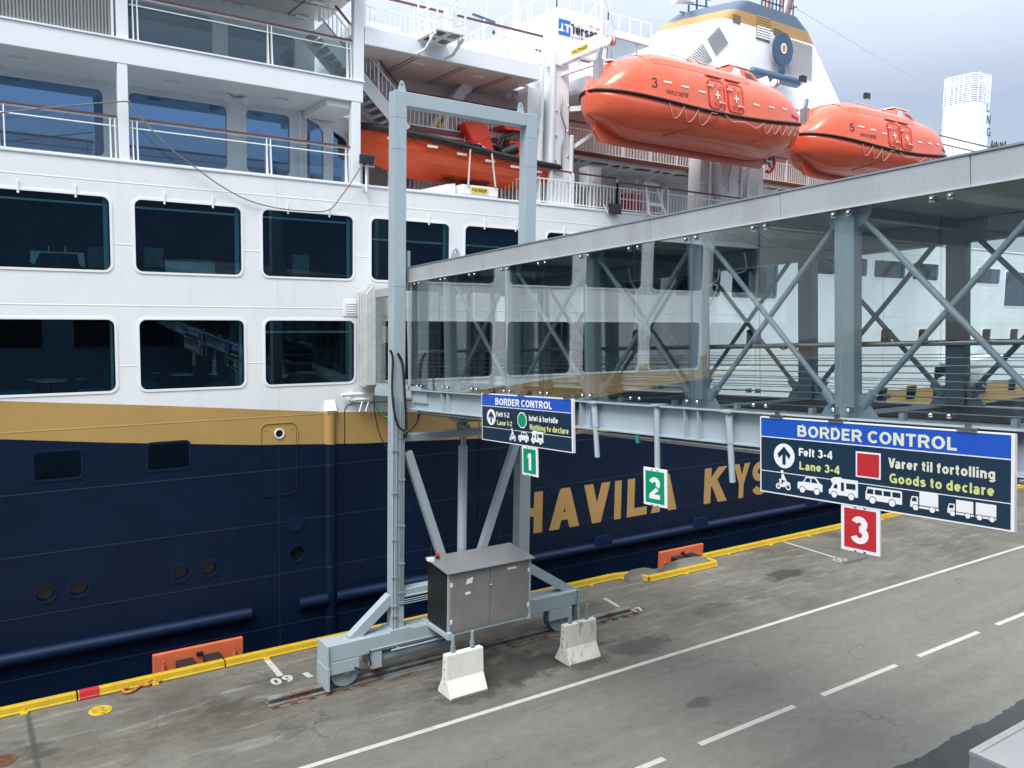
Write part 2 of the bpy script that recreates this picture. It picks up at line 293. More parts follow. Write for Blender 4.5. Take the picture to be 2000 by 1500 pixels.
# ------------------------------------------------------------------ a plain grotesque alphabet drawn as strokes (cap height 1)
def _arc(cx, cy, rx, ry, a0, a1, n=None):
    n = n or max(6, int(abs(a1-a0)/13)); return [(cx + rx*math.cos(R(a0+(a1-a0)*i/n)), cy + ry*math.sin(R(a0+(a1-a0)*i/n))) for i in range(n+1)]
def glyph(ch, s):
    """-> (strokes, quads, width); strokes are centre lines of weight s"""
    h = s/2; T = 1-h; x = .73; xt = x-h; l = h; S_ = []; Q = []
    def st(*p): S_.append(list(p))
    def path(p): S_.append(p)
    W = .70
    if ch == ' ': return [], [], .30
    if ch == 'A' or ch == 'Å':
        W = .74; k = s*1.12; Q += [[(0, 0), (k, 0), (W/2+k*.5, 1), (W/2-k*.5, 1)], [(W-k, 0), (W, 0), (W/2+k*.5, 1), (W/2-k*.5, 1)], [(W*.22, .21), (W*.78, .21), (W*.72, .21+s*.9), (W*.28, .21+s*.9)]]
        if ch == 'Å': Q += [[(cx_+r2*math.cos(R(a_)), cy_+r2*math.sin(R(a_))), (cx_+r2*math.cos(R(a_+45)), cy_+r2*math.sin(R(a_+45))), (cx_+r1*math.cos(R(a_+45)), cy_+r1*math.sin(R(a_+45))), (cx_+r1*math.cos(R(a_)), cy_+r1*math.sin(R(a_)))] for cx_, cy_, r1, r2 in [(W/2, 1.16, .07, .13)] for a_ in range(0, 360, 45)]
    elif ch == 'B': st((l, 0), (l, 1)); path([(l, T), (.40, T)] + _arc(.40, (T+.52)/2, .20, (T-.52)/2, 90, -90) + [(l, .52)]); path([(l, .52), (.42, .52)] + _arc(.42, (.52+h)/2, .235, (.52-h)/2, 90, -90) + [(l, h)]); W = .42+.235+h
    elif ch == 'C': path(_arc(.40, .5, .40-h, .5-h, 42, 318)); W = .70
    elif ch == 'D': st((l, 0), (l, 1)); path([(l, T), (.33, T)] + _arc(.33, .5, .38-h, .5-h, 90, -90) + [(l, h)]); W = .71
    elif ch in 'EF':
        st((l, 0), (l, 1)); st((0, T), (.60, T)); st((0, .52), (.55, .52)); W = .62
        if ch == 'E': st((0, h), (.62, h))
    elif ch == 'G': path(_arc(.40, .5, .40-h, .5-h, 48, 318)); st((.43, .46-h*.2), (.78, .46-h*.2)); st((.78-h, .50), (.78-h, 0.0)); W = .78
    elif ch == 'H': st((l, 0), (l, 1)); W = .70; st((W-h, 0), (W-h, 1)); st((l, .52), (W-h, .52))
    elif ch == 'I': st((l, 0), (l, 1)); W = s
    elif ch == 'K': st((l, 0), (l, 1)); W = .74; k = s*1.2; Q += [[(l, .34), (l, .34+k*.95), (W-k*1.15, 1), (W, 1)], [(.24, .50), (.24+k*.55, .72), (W+.02, 0), (W+.02-k*1.15, 0)]]
    elif ch == 'L': st((l, 0), (l, 1)); st((0, h), (.60, h)); W = .60
    elif ch == 'N': W = .72; st((l, 0), (l, 1)); st((W-h, 0), (W-h, 1)); Q += [[(0, 1), (s*1.1, 1), (W, 0), (W-s*1.1, 0)]]
    elif ch == 'O': path(_arc(.41, .5, .41-h, .5-h, 0, 360, 40)); W = .82
    elif ch in 'PR':
        st((l, 0), (l, 1)); path([(l, T), (.40, T)] + _arc(.40, (T+.46)/2, .235, (T-.46)/2, 90, -90) + [(l, .46)]); W = .40+.235+h
        if ch == 'R': Q += [[(.30, .46), (.30+s*1.1, .46), (W+.03, 0), (W+.03-s*1.15, 0)]]
    elif ch == 'S': a, b = (T+.515)/2, (.515+h)/2; path(_arc(.345, a, .345-h*1.1, (T-.515)/2, 22, 270) + _arc(.355, b, .355-h, (.515-h)/2, 90, -158)[1:]); W = .71
    elif ch == 'T': st((0, T), (.66, T)); st((.33, 0), (.33, 1)); W = .66
    elif ch == 'U': path([(l, 1), (l, .34)] + _arc(.35, .34, .35-h, .34-h, 180, 360) + [(.70-h, 1)]); W = .70
    elif ch == 'V': W = .72; k = s*1.12; Q += [[(0, 1), (k, 1), (W/2+k*.5, 0), (W/2-k*.5, 0)], [(W-k, 1), (W, 1), (W/2+k*.5, 0), (W/2-k*.5, 0)]]
    elif ch == 'Y': W = .74; k = s*1.15; st((W/2, 0), (W/2, .45)); Q += [[(0, 1), (k, 1), (W/2+h, .40), (W/2-h, .40)], [(W-k, 1), (W, 1), (W/2+h, .40), (W/2-h, .40)]]
    elif ch == 'M': W = .86; st((l, 0), (l, 1)); st((W-h, 0), (W-h, 1)); Q += [[(0, 1), (s*1.2, 1), (W/2+h, 0), (W/2-h, 0)], [(W-s*1.2, 1), (W, 1), (W/2+h, 0), (W/2-h, 0)]]
    elif ch in 'aå':
        st((.53-h, 0), (.53-h, .46)); path(_arc(.27, .46, .26-h, xt-.46, 0, 158)); path(_arc(.235, .20, .235-h, .225-h*.6, 0, 360, 24)); W = .55
        if ch == 'å': Q += [[(cx_+r2*math.cos(R(a_)), cy_+r2*math.sin(R(a_))), (cx_+r2*math.cos(R(a_+45)), cy_+r2*math.sin(R(a_+45))), (cx_+r1*math.cos(R(a_+45)), cy_+r1*math.sin(R(a_+45))), (cx_+r1*math.cos(R(a_)), cy_+r1*math.sin(R(a_)))] for cx_, cy_, r1, r2 in [(.27, .93, .07, .13)] for a_ in range(0, 360, 45)]
    elif ch == 'c': path(_arc(.30, x/2, .30-h, x/2-h, 50, 310)); W = .54
    elif ch == 'd': path(_arc(.29, x/2, .29-h, x/2-h, 0, 360, 28)); st((.58-h, 0), (.58-h, 1)); W = .58
    elif ch == 'e': path(_arc(.29, x/2, .29-h, x/2-h, 0, 318)); st((h, x/2-.02), (.58-h*.4, x/2-.02)); W = .58
    elif ch == 'f': path([(.15+h*.2, 0), (.15+h*.2, .76)] + _arc(.34, .76, .19-h*.2, T-.76, 180, 95)); st((0, .66), (.36, .66)); W = .37
    elif ch == 'g': path(_arc(.29, x/2, .29-h, x/2-h, 0, 360, 28)); path([(.58-h, x), (.58-h, -.05)] + _arc(.30, -.05, .28-h, .13, 0, -150)); W = .58
    elif ch == 'h': st((l, 0), (l, 1)); path([(.56-h, 0), (.56-h, .44)] + _arc(.28, .44, .28-h, xt-.44, 0, 175)); W = .56
    elif ch == 'i': st((l, 0), (l, x)); st((l, 1-s*.85), (l, 1)); W = s
    elif ch == 'l': st((l, 0), (l, 1)); W = s
    elif ch == 'n': st((l, 0), (l, x)); path([(.56-h, 0), (.56-h, .44)] + _arc(.28, .44, .28-h, xt-.44, 0, 175)); W = .56
    elif ch == 'o': path(_arc(.30, x/2, .30-h, x/2-h, 0, 360, 28)); W = .60
    elif ch == 'r': st((l, 0), (l, x)); path(_arc(.36, .42, .36-h, xt-.42, 178, 88)); W = .37
    elif ch == 's': a, b = (xt+.375)/2, (.375+h)/2; path(_arc(.265, a, .265-h*1.1, (xt-.375)/2, 22, 270) + _arc(.27, b, .27-h, (.375-h)/2, 90, -158)[1:]); W = .54
    elif ch == 't': path([(.14+h*.2, .94), (.14+h*.2, .20)] + _arc(.30, .20, .16-h*.2, .20-h, 180, 275)); st((0, .66), (.34, .66)); W = .35
    elif ch == '-': st((0, .36), (.30, .36)); W = .30
    elif ch == '.': st((l, 0), (l, s)); W = s
    elif ch == '0': path(_arc(.30, .5, .30-h, .5-h, 0, 360, 32)); W = .60
    elif ch == '1': st((.30-h, 0), (.30-h, 1)); Q += [[(0, .70), (0, .70+s*.85), (.16, .80+s*.75), (.30-h, 1), (.30-h, .74)]]; W = .30
    elif ch == '2': path(_arc(.30, .69, .30-h, .31-h, 165, -38)); Q += [[(0, s*.95), (.02, s*.2), (.47+h*.55, .41), (.47-h*1.0, .52)]]; st((0, h), (.60, h)); W = .60
    elif ch == '3': path(_arc(.29, (T+.54)/2, .275-h, (T-.54)/2, 160, -90)); path(_arc(.29, (.54+h)/2, .31-h, (.54-h)/2, 90, -162)); W = .61
    elif ch == '4': st((.46-h*.2, 0), (.46-h*.2, 1)); st((0, .27), (.62, .27)); Q += [[(0, .27-h), (0, .27+h*1.4), (.46-h*1.2, 1), (.46-h*.2, 1), (.46-h*.2, .92), (.17, .27+h)]]; W = .63
    elif ch == '5': st((.06, T), (.56, T)); Q += [[(.07, 1), (.07+s*.95, 1), (.02+s*.95, .46), (.02, .46)]]; path(_arc(.29, .33, .31-h, .33-h, 125, -160)); W = .60
    elif ch == '6': path(_arc(.30, .33, .30-h, .33-h, 0, 360, 28)); path(_arc(.42, .40, .42-h, .60-h, 180, 85)); W = .60
    elif ch == '7': st((0, T), (.58, T)); Q += [[(.58-s*1.1, 1-s), (.58, 1-s*.9), (.32, 0), (.32-s*1.1, 0)]]; W = .58
    elif ch == '8': path(_arc(.30, (T+.54)/2, .27-h, (T-.54)/2, 0, 360, 24)); path(_arc(.30, (.54+h)/2, .30-h, (.54-h)/2, 0, 360, 24)); W = .60
    elif ch == '9': path(_arc(.30, .67, .30-h, .33-h, 0, 360, 28)); path(_arc(.18, .60, .42-h, .60-h, 0, -95)); W = .60
    else: st((l, 0), (l, 1)); W = s
    return S_, Q, W
def _ribbon(p, s):
    n = len(p); closed = (abs(p[0][0]-p[-1][0]) + abs(p[0][1]-p[-1][1])) < 1e-6; Lf, Rt = [], []
    P = [V((a, b, 0)) for a, b in p]
    for i in range(n):
        a = P[i-1] if i > 0 else (P[-2] if closed else None); c = P[i+1] if i < n-1 else (P[1] if closed else None)
        d1 = (P[i]-a).normalized() if a is not None else None; d2 = (c-P[i]).normalized() if c is not None else None
        d1 = d1 or d2; d2 = d2 or d1
        n1 = V((-d1.y, d1.x, 0)); n2 = V((-d2.y, d2.x, 0)); m_ = n1+n2
        if m_.length < 1e-4: m_ = n1
        m_.normalize(); k = s/2/max(.45, m_.dot(n1)); Lf.append(P[i]+m_*k); Rt.append(P[i]-m_*k)
    return Lf, Rt
def write(mb, body, O, U, Vv, h, w=None, s=.19, track=.11, t=.003, mi=0, off=0.0, align='L', fn=None, slant=0.0):
    """letters as thin raised strokes; each stroke sits a hair above the last so no two faces share a plane"""
    runs = []; x = 0
    for i_, ch in enumerate(body):
        S_, Q, W_ = glyph(ch, s); runs.append((x, S_, Q)); x += W_ + (track if ch != ' ' else .0) - (.14 if ch in 'TVF' and body[i_+1:i_+2].islower() else 0)
    total = x - track; sx = h if w is None else w/total
    sh = {'L': 0, 'C': -total*sx/2, 'R': -total*sx}[align]
    O, U, Vv = V(O), V(U), V(Vv); N = U.cross(Vv)
    g = fn or (lambda a, b, c: O + U*a + Vv*b + N*c)
    for x0, S_, Q in runs:
        k = 0
        def put(a, b, c): return g((x0 + a + slant*b)*sx + sh, b*h, c)
        for q in Q:
            z = off + t + k*.00035; k += 1; n = len(q)
            mb.add([put(a, b, z) for a, b in q] + [put(a, b, off) for a, b in q], [tuple(range(n))] + [(i, n+i, n+(i+1) % n, (i+1) % n) for i in range(n)], mi)
        for p in S_:
            z = off + t + k*.00035; k += 1; A, B = _ribbon(p, s); n = len(A)
            vs = [put(v.x, v.y, z) for v in A] + [put(v.x, v.y, z) for v in B] + [put(v.x, v.y, off) for v in A] + [put(v.x, v.y, off) for v in B]
            mb.add(vs, [(i, i+1, n+i+1, n+i) for i in range(n-1)] + [(i, 2*n+i, 2*n+i+1, i+1) for i in range(n-1)] + [(n+i, n+i+1, 3*n+i+1, 3*n+i) for i in range(n-1)], mi)
    return total*sx
# ================================================================== SETTING
KY = 19.82                                      # quay edge
def concrete_material():
    m = D.materials.new('quay_concrete'); m.use_nodes = True; t = m.node_tree; b = t.nodes['Principled BSDF']
    N = t.nodes.new; lk = t.links.new
    geo = N('ShaderNodeNewGeometry')
    def noise(scale, st=(1, 1, 1), det=8, rough=0.6, loc=(0, 0, 0), rotz=0.0):
        mp = N('ShaderNodeMapping'); mp.inputs['Scale'].default_value = st; mp.inputs['Location'].default_value = loc; mp.inputs['Rotation'].default_value = (0, 0, rotz)
        n = N('ShaderNodeTexNoise'); n.inputs['Scale'].default_value = scale; n.inputs['Detail'].default_value = det; n.inputs['Roughness'].default_value = rough
        lk(geo.outputs['Position'], mp.inputs['Vector']); lk(mp.outputs['Vector'], n.inputs['Vector']); return n.outputs['Fac']
    def ramp(f, a, b_, c0=(0, 0, 0, 1), c1=(1, 1, 1, 1)):
        r = N('ShaderNodeValToRGB'); e = r.color_ramp.elements; e[0].position = a; e[1].position = b_; e[0].color = c0; e[1].color = c1; lk(f, r.inputs['Fac']); return r.outputs['Color']
    def mix(f, a, b_, mode='MIX'):
        x = N('ShaderNodeMix'); x.data_type = 'RGBA'; x.blend_type = mode
        if hasattr(f, 'links') : lk(f, x.inputs['Factor'])
        else: x.inputs['Factor'].default_value = f
        for k, q in (('A', a), ('B', b_)):
            if isinstance(q, tuple): x.inputs[k].default_value = q
            else: lk(q, x.inputs[k])
        return x.outputs['Result']
    base = ramp(noise(0.35, (1, 1, 1), 9, 0.62), 0.34, 0.68, (0.098, 0.093, 0.079, 1), (0.175, 0.170, 0.150, 1))
    # worn traffic lane: smoother and cooler south of the solid white line
    sep = N('ShaderNodeSeparateXYZ'); lk(geo.outputs['Position'], sep.inputs[0])
    lane = N('ShaderNodeMapRange'); lane.inputs['From Min'].default_value = 14.75; lane.inputs['From Max'].default_value = 13.9; lk(sep.outputs['Y'], lane.inputs['Value'])
    lanec = ramp(noise(0.5, (0.35, 1.3, 1), 7, 0.55, (3, 1, 0)), 0.3, 0.7, (0.135, 0.136, 0.122, 1), (0.176, 0.174, 0.154, 1))
    c = mix(lane.outputs['Result'], base, lanec)
    # broad wheel-track streaks along the quay and lighter scuffs
    st = ramp(noise(1.0, (0.10, 1.9, 1), 8, 0.66, (5, 0, 0), R(4)), 0.50, 0.72)
    c = mix(0.32, c, mix(st, c, (0.078, 0.072, 0.061, 1)))
    sc = ramp(noise(1.3, (0.35, 2.2, 1), 10, 0.72, (1, 7, 0), R(-9)), 0.53, 0.66)
    edge = N('ShaderNodeMapRange'); edge.inputs['From Min'].default_value = 14.4; edge.inputs['From Max'].default_value = 16.2; lk(sep.outputs['Y'], edge.inputs['Value'])
    f2 = N('ShaderNodeMath'); f2.operation = 'MULTIPLY'; lk(sc, f2.inputs[0]); lk(edge.outputs['Result'], f2.inputs[1])
    f3 = N('ShaderNodeMath'); f3.operation = 'MULTIPLY'; lk(f2.outputs[0], f3.inputs[0]); f3.inputs[1].default_value = 0.7
    c = mix(f3.outputs[0], c, (0.27, 0.262, 0.235, 1))
    # dark oily patches
    pt = ramp(noise(0.55, (0.6, 1.1, 1), 9, 0.66, (9, 3, 0)), 0.56, 0.70)
    g2 = N('ShaderNodeMath'); g2.operation = 'MULTIPLY'; lk(pt, g2.inputs[0]); lk(edge.outputs['Result'], g2.inputs[1])
    c = mix(g2.outputs[0], c, (0.050, 0.047, 0.042, 1))
    # oil drips by fender, lane and kerb; painted shade under the cabinet and barriers
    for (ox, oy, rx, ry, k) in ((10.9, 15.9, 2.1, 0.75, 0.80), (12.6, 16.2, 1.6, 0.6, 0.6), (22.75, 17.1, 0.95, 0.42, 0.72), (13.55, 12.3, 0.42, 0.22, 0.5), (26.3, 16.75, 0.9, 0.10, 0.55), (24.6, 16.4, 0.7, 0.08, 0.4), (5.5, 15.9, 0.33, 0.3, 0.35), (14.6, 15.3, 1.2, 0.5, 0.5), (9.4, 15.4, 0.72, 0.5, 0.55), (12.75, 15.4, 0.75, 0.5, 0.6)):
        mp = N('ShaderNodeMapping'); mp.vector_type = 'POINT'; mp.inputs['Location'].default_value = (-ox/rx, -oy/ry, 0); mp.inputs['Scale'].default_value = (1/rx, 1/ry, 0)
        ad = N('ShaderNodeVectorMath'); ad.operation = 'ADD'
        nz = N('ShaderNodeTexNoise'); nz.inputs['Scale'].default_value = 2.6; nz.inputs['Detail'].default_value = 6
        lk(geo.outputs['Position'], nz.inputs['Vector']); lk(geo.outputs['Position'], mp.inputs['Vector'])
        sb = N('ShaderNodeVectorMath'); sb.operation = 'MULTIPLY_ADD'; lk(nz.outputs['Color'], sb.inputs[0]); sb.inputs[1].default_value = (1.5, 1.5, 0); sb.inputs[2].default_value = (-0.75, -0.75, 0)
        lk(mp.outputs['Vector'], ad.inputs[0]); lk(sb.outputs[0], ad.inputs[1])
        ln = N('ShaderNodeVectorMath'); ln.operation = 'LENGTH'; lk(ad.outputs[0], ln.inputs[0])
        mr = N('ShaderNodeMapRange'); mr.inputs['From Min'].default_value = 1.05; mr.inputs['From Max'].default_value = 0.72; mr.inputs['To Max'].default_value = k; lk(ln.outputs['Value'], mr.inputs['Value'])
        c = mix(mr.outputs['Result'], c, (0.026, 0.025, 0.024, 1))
    # rust wash beside the rail
    ry = N('ShaderNodeMath'); ry.operation = 'SUBTRACT'; lk(sep.outputs['Y'], ry.inputs[0]); ry.inputs[1].default_value = 17.15
    ra = N('ShaderNodeMath'); ra.operation = 'ABSOLUTE'; lk(ry.outputs[0], ra.inputs[0])
    rm = N('ShaderNodeMapRange'); rm.inputs['From Min'].default_value = 0.75; rm.inputs['From Max'].default_value = 0.1; rm.inputs['To Max'].default_value = 0.6; lk(ra.outputs[0], rm.inputs['Value'])
    rx = N('ShaderNodeMath'); rx.operation = 'LESS_THAN'; lk(sep.outputs['X'], rx.inputs[0]); rx.inputs[1].default_value = 16.6
    rn = N('ShaderNodeMath'); rn.operation = 'MULTIPLY'; lk(rm.outputs['Result'], rn.inputs[0]); lk(rx.outputs[0], rn.inputs[1])
    rn2 = N('ShaderNodeMath'); rn2.operation = 'MULTIPLY'; lk(rn.outputs[0], rn2.inputs[0]); lk(ramp(noise(2.2, (0.6, 1, 1), 8, 0.65, (2, 2, 0)), 0.38, 0.62), rn2.inputs[1])
    c = mix(rn2.outputs[0], c, (0.09, 0.058, 0.040, 1))
    # cracks and patches
    vo = N('ShaderNodeTexVoronoi'); vo.feature = 'DISTANCE_TO_EDGE'; vo.inputs['Scale'].default_value = 0.30
    cn = N('ShaderNodeTexNoise'); cn.inputs['Scale'].default_value = 1.3; cn.inputs['Detail'].default_value = 6; lk(geo.outputs['Position'], cn.inputs['Vector'])
    ca = N('ShaderNodeVectorMath'); ca.operation = 'MULTIPLY_ADD'; lk(cn.outputs['Color'], ca.inputs[0]); ca.inputs[1].default_value = (1.6, 1.6, 0); lk(geo.outputs['Position'], ca.inputs[2]); lk(ca.outputs[0], vo.inputs['Vector'])
    cm = N('ShaderNodeMapRange'); cm.inputs['From Min'].default_value = 0.006; cm.inputs['From Max'].default_value = 0.002; cm.inputs['To Max'].default_value = 0.55; lk(vo.outputs['Distance'], cm.inputs['Value'])
    ck = N('ShaderNodeMath'); ck.operation = 'MULTIPLY'; lk(cm.outputs['Result'], ck.inputs[0]); lk(ramp(noise(0.4, (1, 1, 1), 3, 0.5, (8, 8, 0)), 0.5, 0.56), ck.inputs[1])
    c = mix(ck.outputs[0], c, (0.05, 0.047, 0.04, 1))
    c = mix(1.0, c, ramp(noise(3.5, (0.7, 1.2, 1), 8, 0.7, (3, 9, 0)), 0.3, 0.7, (0.86, 0.86, 0.86, 1), (1.14, 1.14, 1.14, 1)), 'MULTIPLY')
    # fine grain and pale specks
    c = mix(1.0, c, ramp(noise(22, (1, 1, 1), 6, 0.75), 0.25, 0.75, (0.72, 0.72, 0.72, 1), (1.26, 1.26, 1.26, 1)), 'MULTIPLY')
    sp = ramp(noise(9, (1, 1, 1), 4, 0.5, (4, 4, 0)), 0.735, 0.76)
    g3 = N('ShaderNodeMath'); g3.operation = 'MULTIPLY'; lk(sp, g3.inputs[0]); lk(edge.outputs['Result'], g3.inputs[1])
    c = mix(g3.outputs[0], c, (0.40, 0.39, 0.36, 1))
    # expansion joints
    for (ax, pos, wd) in (('X', 1.02, 0.05), ('X', 34.0, 0.04), ('X', 67.0, 0.04)):
        q = N('ShaderNodeMath'); q.operation = 'SUBTRACT'; lk(sep.outputs[ax], q.inputs[0]); q.inputs[1].default_value = pos
        a = N('ShaderNodeMath'); a.operation = 'ABSOLUTE'; lk(q.outputs[0], a.inputs[0])
        s_ = N('ShaderNodeMapRange'); s_.inputs['From Min'].default_value = wd*1.6; s_.inputs['From Max'].default_value = wd*0.5; s_.inputs['To Max'].default_value = 0.85; lk(a.outputs[0], s_.inputs['Value'])
        c = mix(s_.outputs['Result'], c, (0.055, 0.06, 0.058, 1))
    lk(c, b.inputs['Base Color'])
    b.inputs['Roughness'].default_value = 0.62; b.inputs['Specular IOR Level'].default_value = 0.35
    bp = N('ShaderNodeBump'); bp.inputs['Strength'].default_value = 0.25; bp.inputs['Distance'].default_value = 0.02
    lk(noise(14, (1, 1, 1), 8, 0.7), bp.inputs['Height']); lk(bp.outputs['Normal'], b.inputs['Normal'])
    return m
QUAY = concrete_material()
ASPH = mat('asphalt', (0.045, 0.050, 0.054), 0.85, var=0.2, vscale=2, bump=0.3, bscale=60)
LINE = mat('worn_road_paint', (0.46, 0.455, 0.42), 0.7, var=0.10, vscale=3, dirt=(0.16, 0.155, 0.14), dscale=7, dpos=(0.58, 0.70))
WATER = mat('harbour_water', (0.01, 0.03, 0.035), 0.08, bump=0.4, bscale=1.5)
HILL = mat('distant_forest_floor', (0.04, 0.055, 0.045), 0.9, var=0.3, vscale=0.05)
CONI = mat('conifer_needles', (0.030, 0.048, 0.042), 0.9, var=0.3, vscale=0.4)
BARK = mat('bark', (0.08, 0.06, 0.045), 0.9)

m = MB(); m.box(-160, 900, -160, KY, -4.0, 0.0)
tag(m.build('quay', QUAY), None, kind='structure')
m = MB(); m.add([(-900, KY, -2.6), (2500, KY, -2.6), (2500, 2500, -2.6), (-900, 2500, -2.6)], [(0, 1, 2, 3)])
tag(m.build('water', WATER), None, kind='structure')
# asphalt strip near the terminal with a ragged edge
m = MB(); pts = []
x = -60
while x < 240:
    y = 8.37 + 0.03*math.sin(x*2.3) + 0.03*random.uniform(-1, 1); pts.append((x, y)); x += 0.12 if 8 < x < 30 else 1.0
n = len(pts); vs = [(a, b, 0.004) for a, b in pts] + [(a, -25, 0.004) for a, b in pts]
m.add(vs, [(i, n+i, n+i+1, i+1) for i in range(n-1)])
tag(m.build('asphalt_roadway', ASPH), None, kind='structure')
# painted road markings, one sheet 4 mm above the concrete
m = MB()
def strip(x0, x1, y, w): m.add([(x0, y-w/2, 0.004), (x1, y-w/2, 0.004), (x1, y+w/2, 0.004), (x0, y+w/2, 0.004)], [(0, 1, 2, 3)])
for i in range(60): strip(-20+i*4, -16+i*4, 14.47, 0.13)
for i in range(-6, 40): strip(12.25+i*4.02, 12.25+i*4.02+3.03, 11.03, 0.135)
def seg(p, q, w):
    p, q = V(p), V(q); d = (q-p).normalized(); s_ = V((-d.y, d.x, 0))*w/2
    m.add([p-s_, q-s_, q+s_, p+s_], [(0, 1, 2, 3)])
Zp = lambda x, y: PZ(x, y, 0.004)
seg(Zp(521, 1288), Zp(548, 1320), 0.14); seg(Zp(1180, 1168), Zp(1209, 1185), 0.12); seg(Zp(1531, 1058), Zp(1632, 1089), 0.11); seg(Zp(1590, 1043), Zp(1620, 1037), 0.1)
seg(Zp(595, 1314), Zp(607, 1322), 0.14)
for i in range(1, 7): seg((26+i*9.6, 19.5, 0.004), (26+i*9.6, 17.4, 0.004), 0.11)
write(m, '09', Zp(534, 1339), XA, YA, .36, .52, s=.2, t=.001)
write(m, '05', Zp(1640, 1098), XA, YA, .34, .52, s=.14, t=.001)
write(m, '07', Zp(1236, 1198), XA, YA, .30, .50, s=.2, t=.001)
tag(m.build('road_markings', LINE), None, kind='structure')
# far hillside with a few conifers on its crest
m = MB(); hv = []; nx, ny = 30, 8
for j in range(ny+1):
    for i in range(nx+1):
        x = 420 + i*50; y = 150 + j*80
        hv.append((x, y, -3 + max(0, 95*math.sin(min(1, j/5)*math.pi/2)*min(1, max(0, (x-480)/130.0))) + 3*math.sin(i*1.7+j)))
m.add(hv, [(j*(nx+1)+i, j*(nx+1)+i+1, (j+1)*(nx+1)+i+1, (j+1)*(nx+1)+i) for j in range(ny) for i in range(nx)])
tag(m.build('far_hill', HILL, smooth=True), None, kind='structure')
def conifer(x, y, z, h, label):
    t = thing('conifer', label, 'tree', (x, y, z), 'conifers on the far ridge')
    MB().tube([(x, y, z), (x, y, z+h*0.9)], [0.35, 0.08], 6).build('trunk', BARK, t)
    m = MB(); lv = 9
    for k in range(lv):
        zz = z + h*(0.10 + 0.9*k/lv); rad = h*0.19*(1 - k/lv) + 0.25
        for b in range(9):
            a = 2*math.pi*b/9 + k*0.7 + random.uniform(-.25, .25); r2 = rad*random.uniform(.6, 1.15)
            p = V((x, y, zz + h*0.11)); q = V((x+math.cos(a)*r2, y+math.sin(a)*r2, zz - h*0.02)); s_ = V((-math.sin(a), math.cos(a), 0))*r2*0.33
            m.add([p, q-s_*0.4, q+s_*0.4, (p+q)/2+s_, (p+q)/2-s_], [(0, 4, 1), (0, 1, 2), (0, 2, 3)])
    m.add([(x-.3, y, z+h*.88), (x+.3, y, z+h*.88), (x, y, z+h)], [(0, 1, 2)]); m.build('crown', CONI, t)
CX = ['tallest', 'second', 'third', 'fourth', 'fifth', 'sixth', 'seventh']
for i, (px, py, h) in enumerate(((1938, 273, 19), (1942, 277, 15), (1946, 275, 17), (1950, 279, 13), (1955, 276, 15), (1959, 277, 16), (1964, 274, 17))):
    Yd = 230.0; p = PY(px, py, Yd)
    conifer(p.x, Yd, p.z - h, h, ('dark conifer beside the white vent tower, %s from the tower on the distant ridge' % ('nearest' if i == 0 else CX[i])))
# terminal building behind the viewpoint, seen only as a reflection
t = thing('terminal_building', 'dark terminal building mirrored in the windows of the ship', 'building', (10, -9, 0))
TB = mat('dark_facade', (0.13, 0.185, 0.26), 0.5)
m = MB(); m.box(-45, 90, -16, -3.0, 0, 14.4); m.build('wall', TB, t)
m = MB(); m.box(-45.6, 90.6, -16.6, -2.4, 14.4, 14.9); m.build('roof', GREYD, t)
m = MB()
for i in range(22): m.box(-43+i*6, -38.4+i*6, -2.99, -2.93, 6.4, 9.6)
m.build('window_band', GLACK, t)
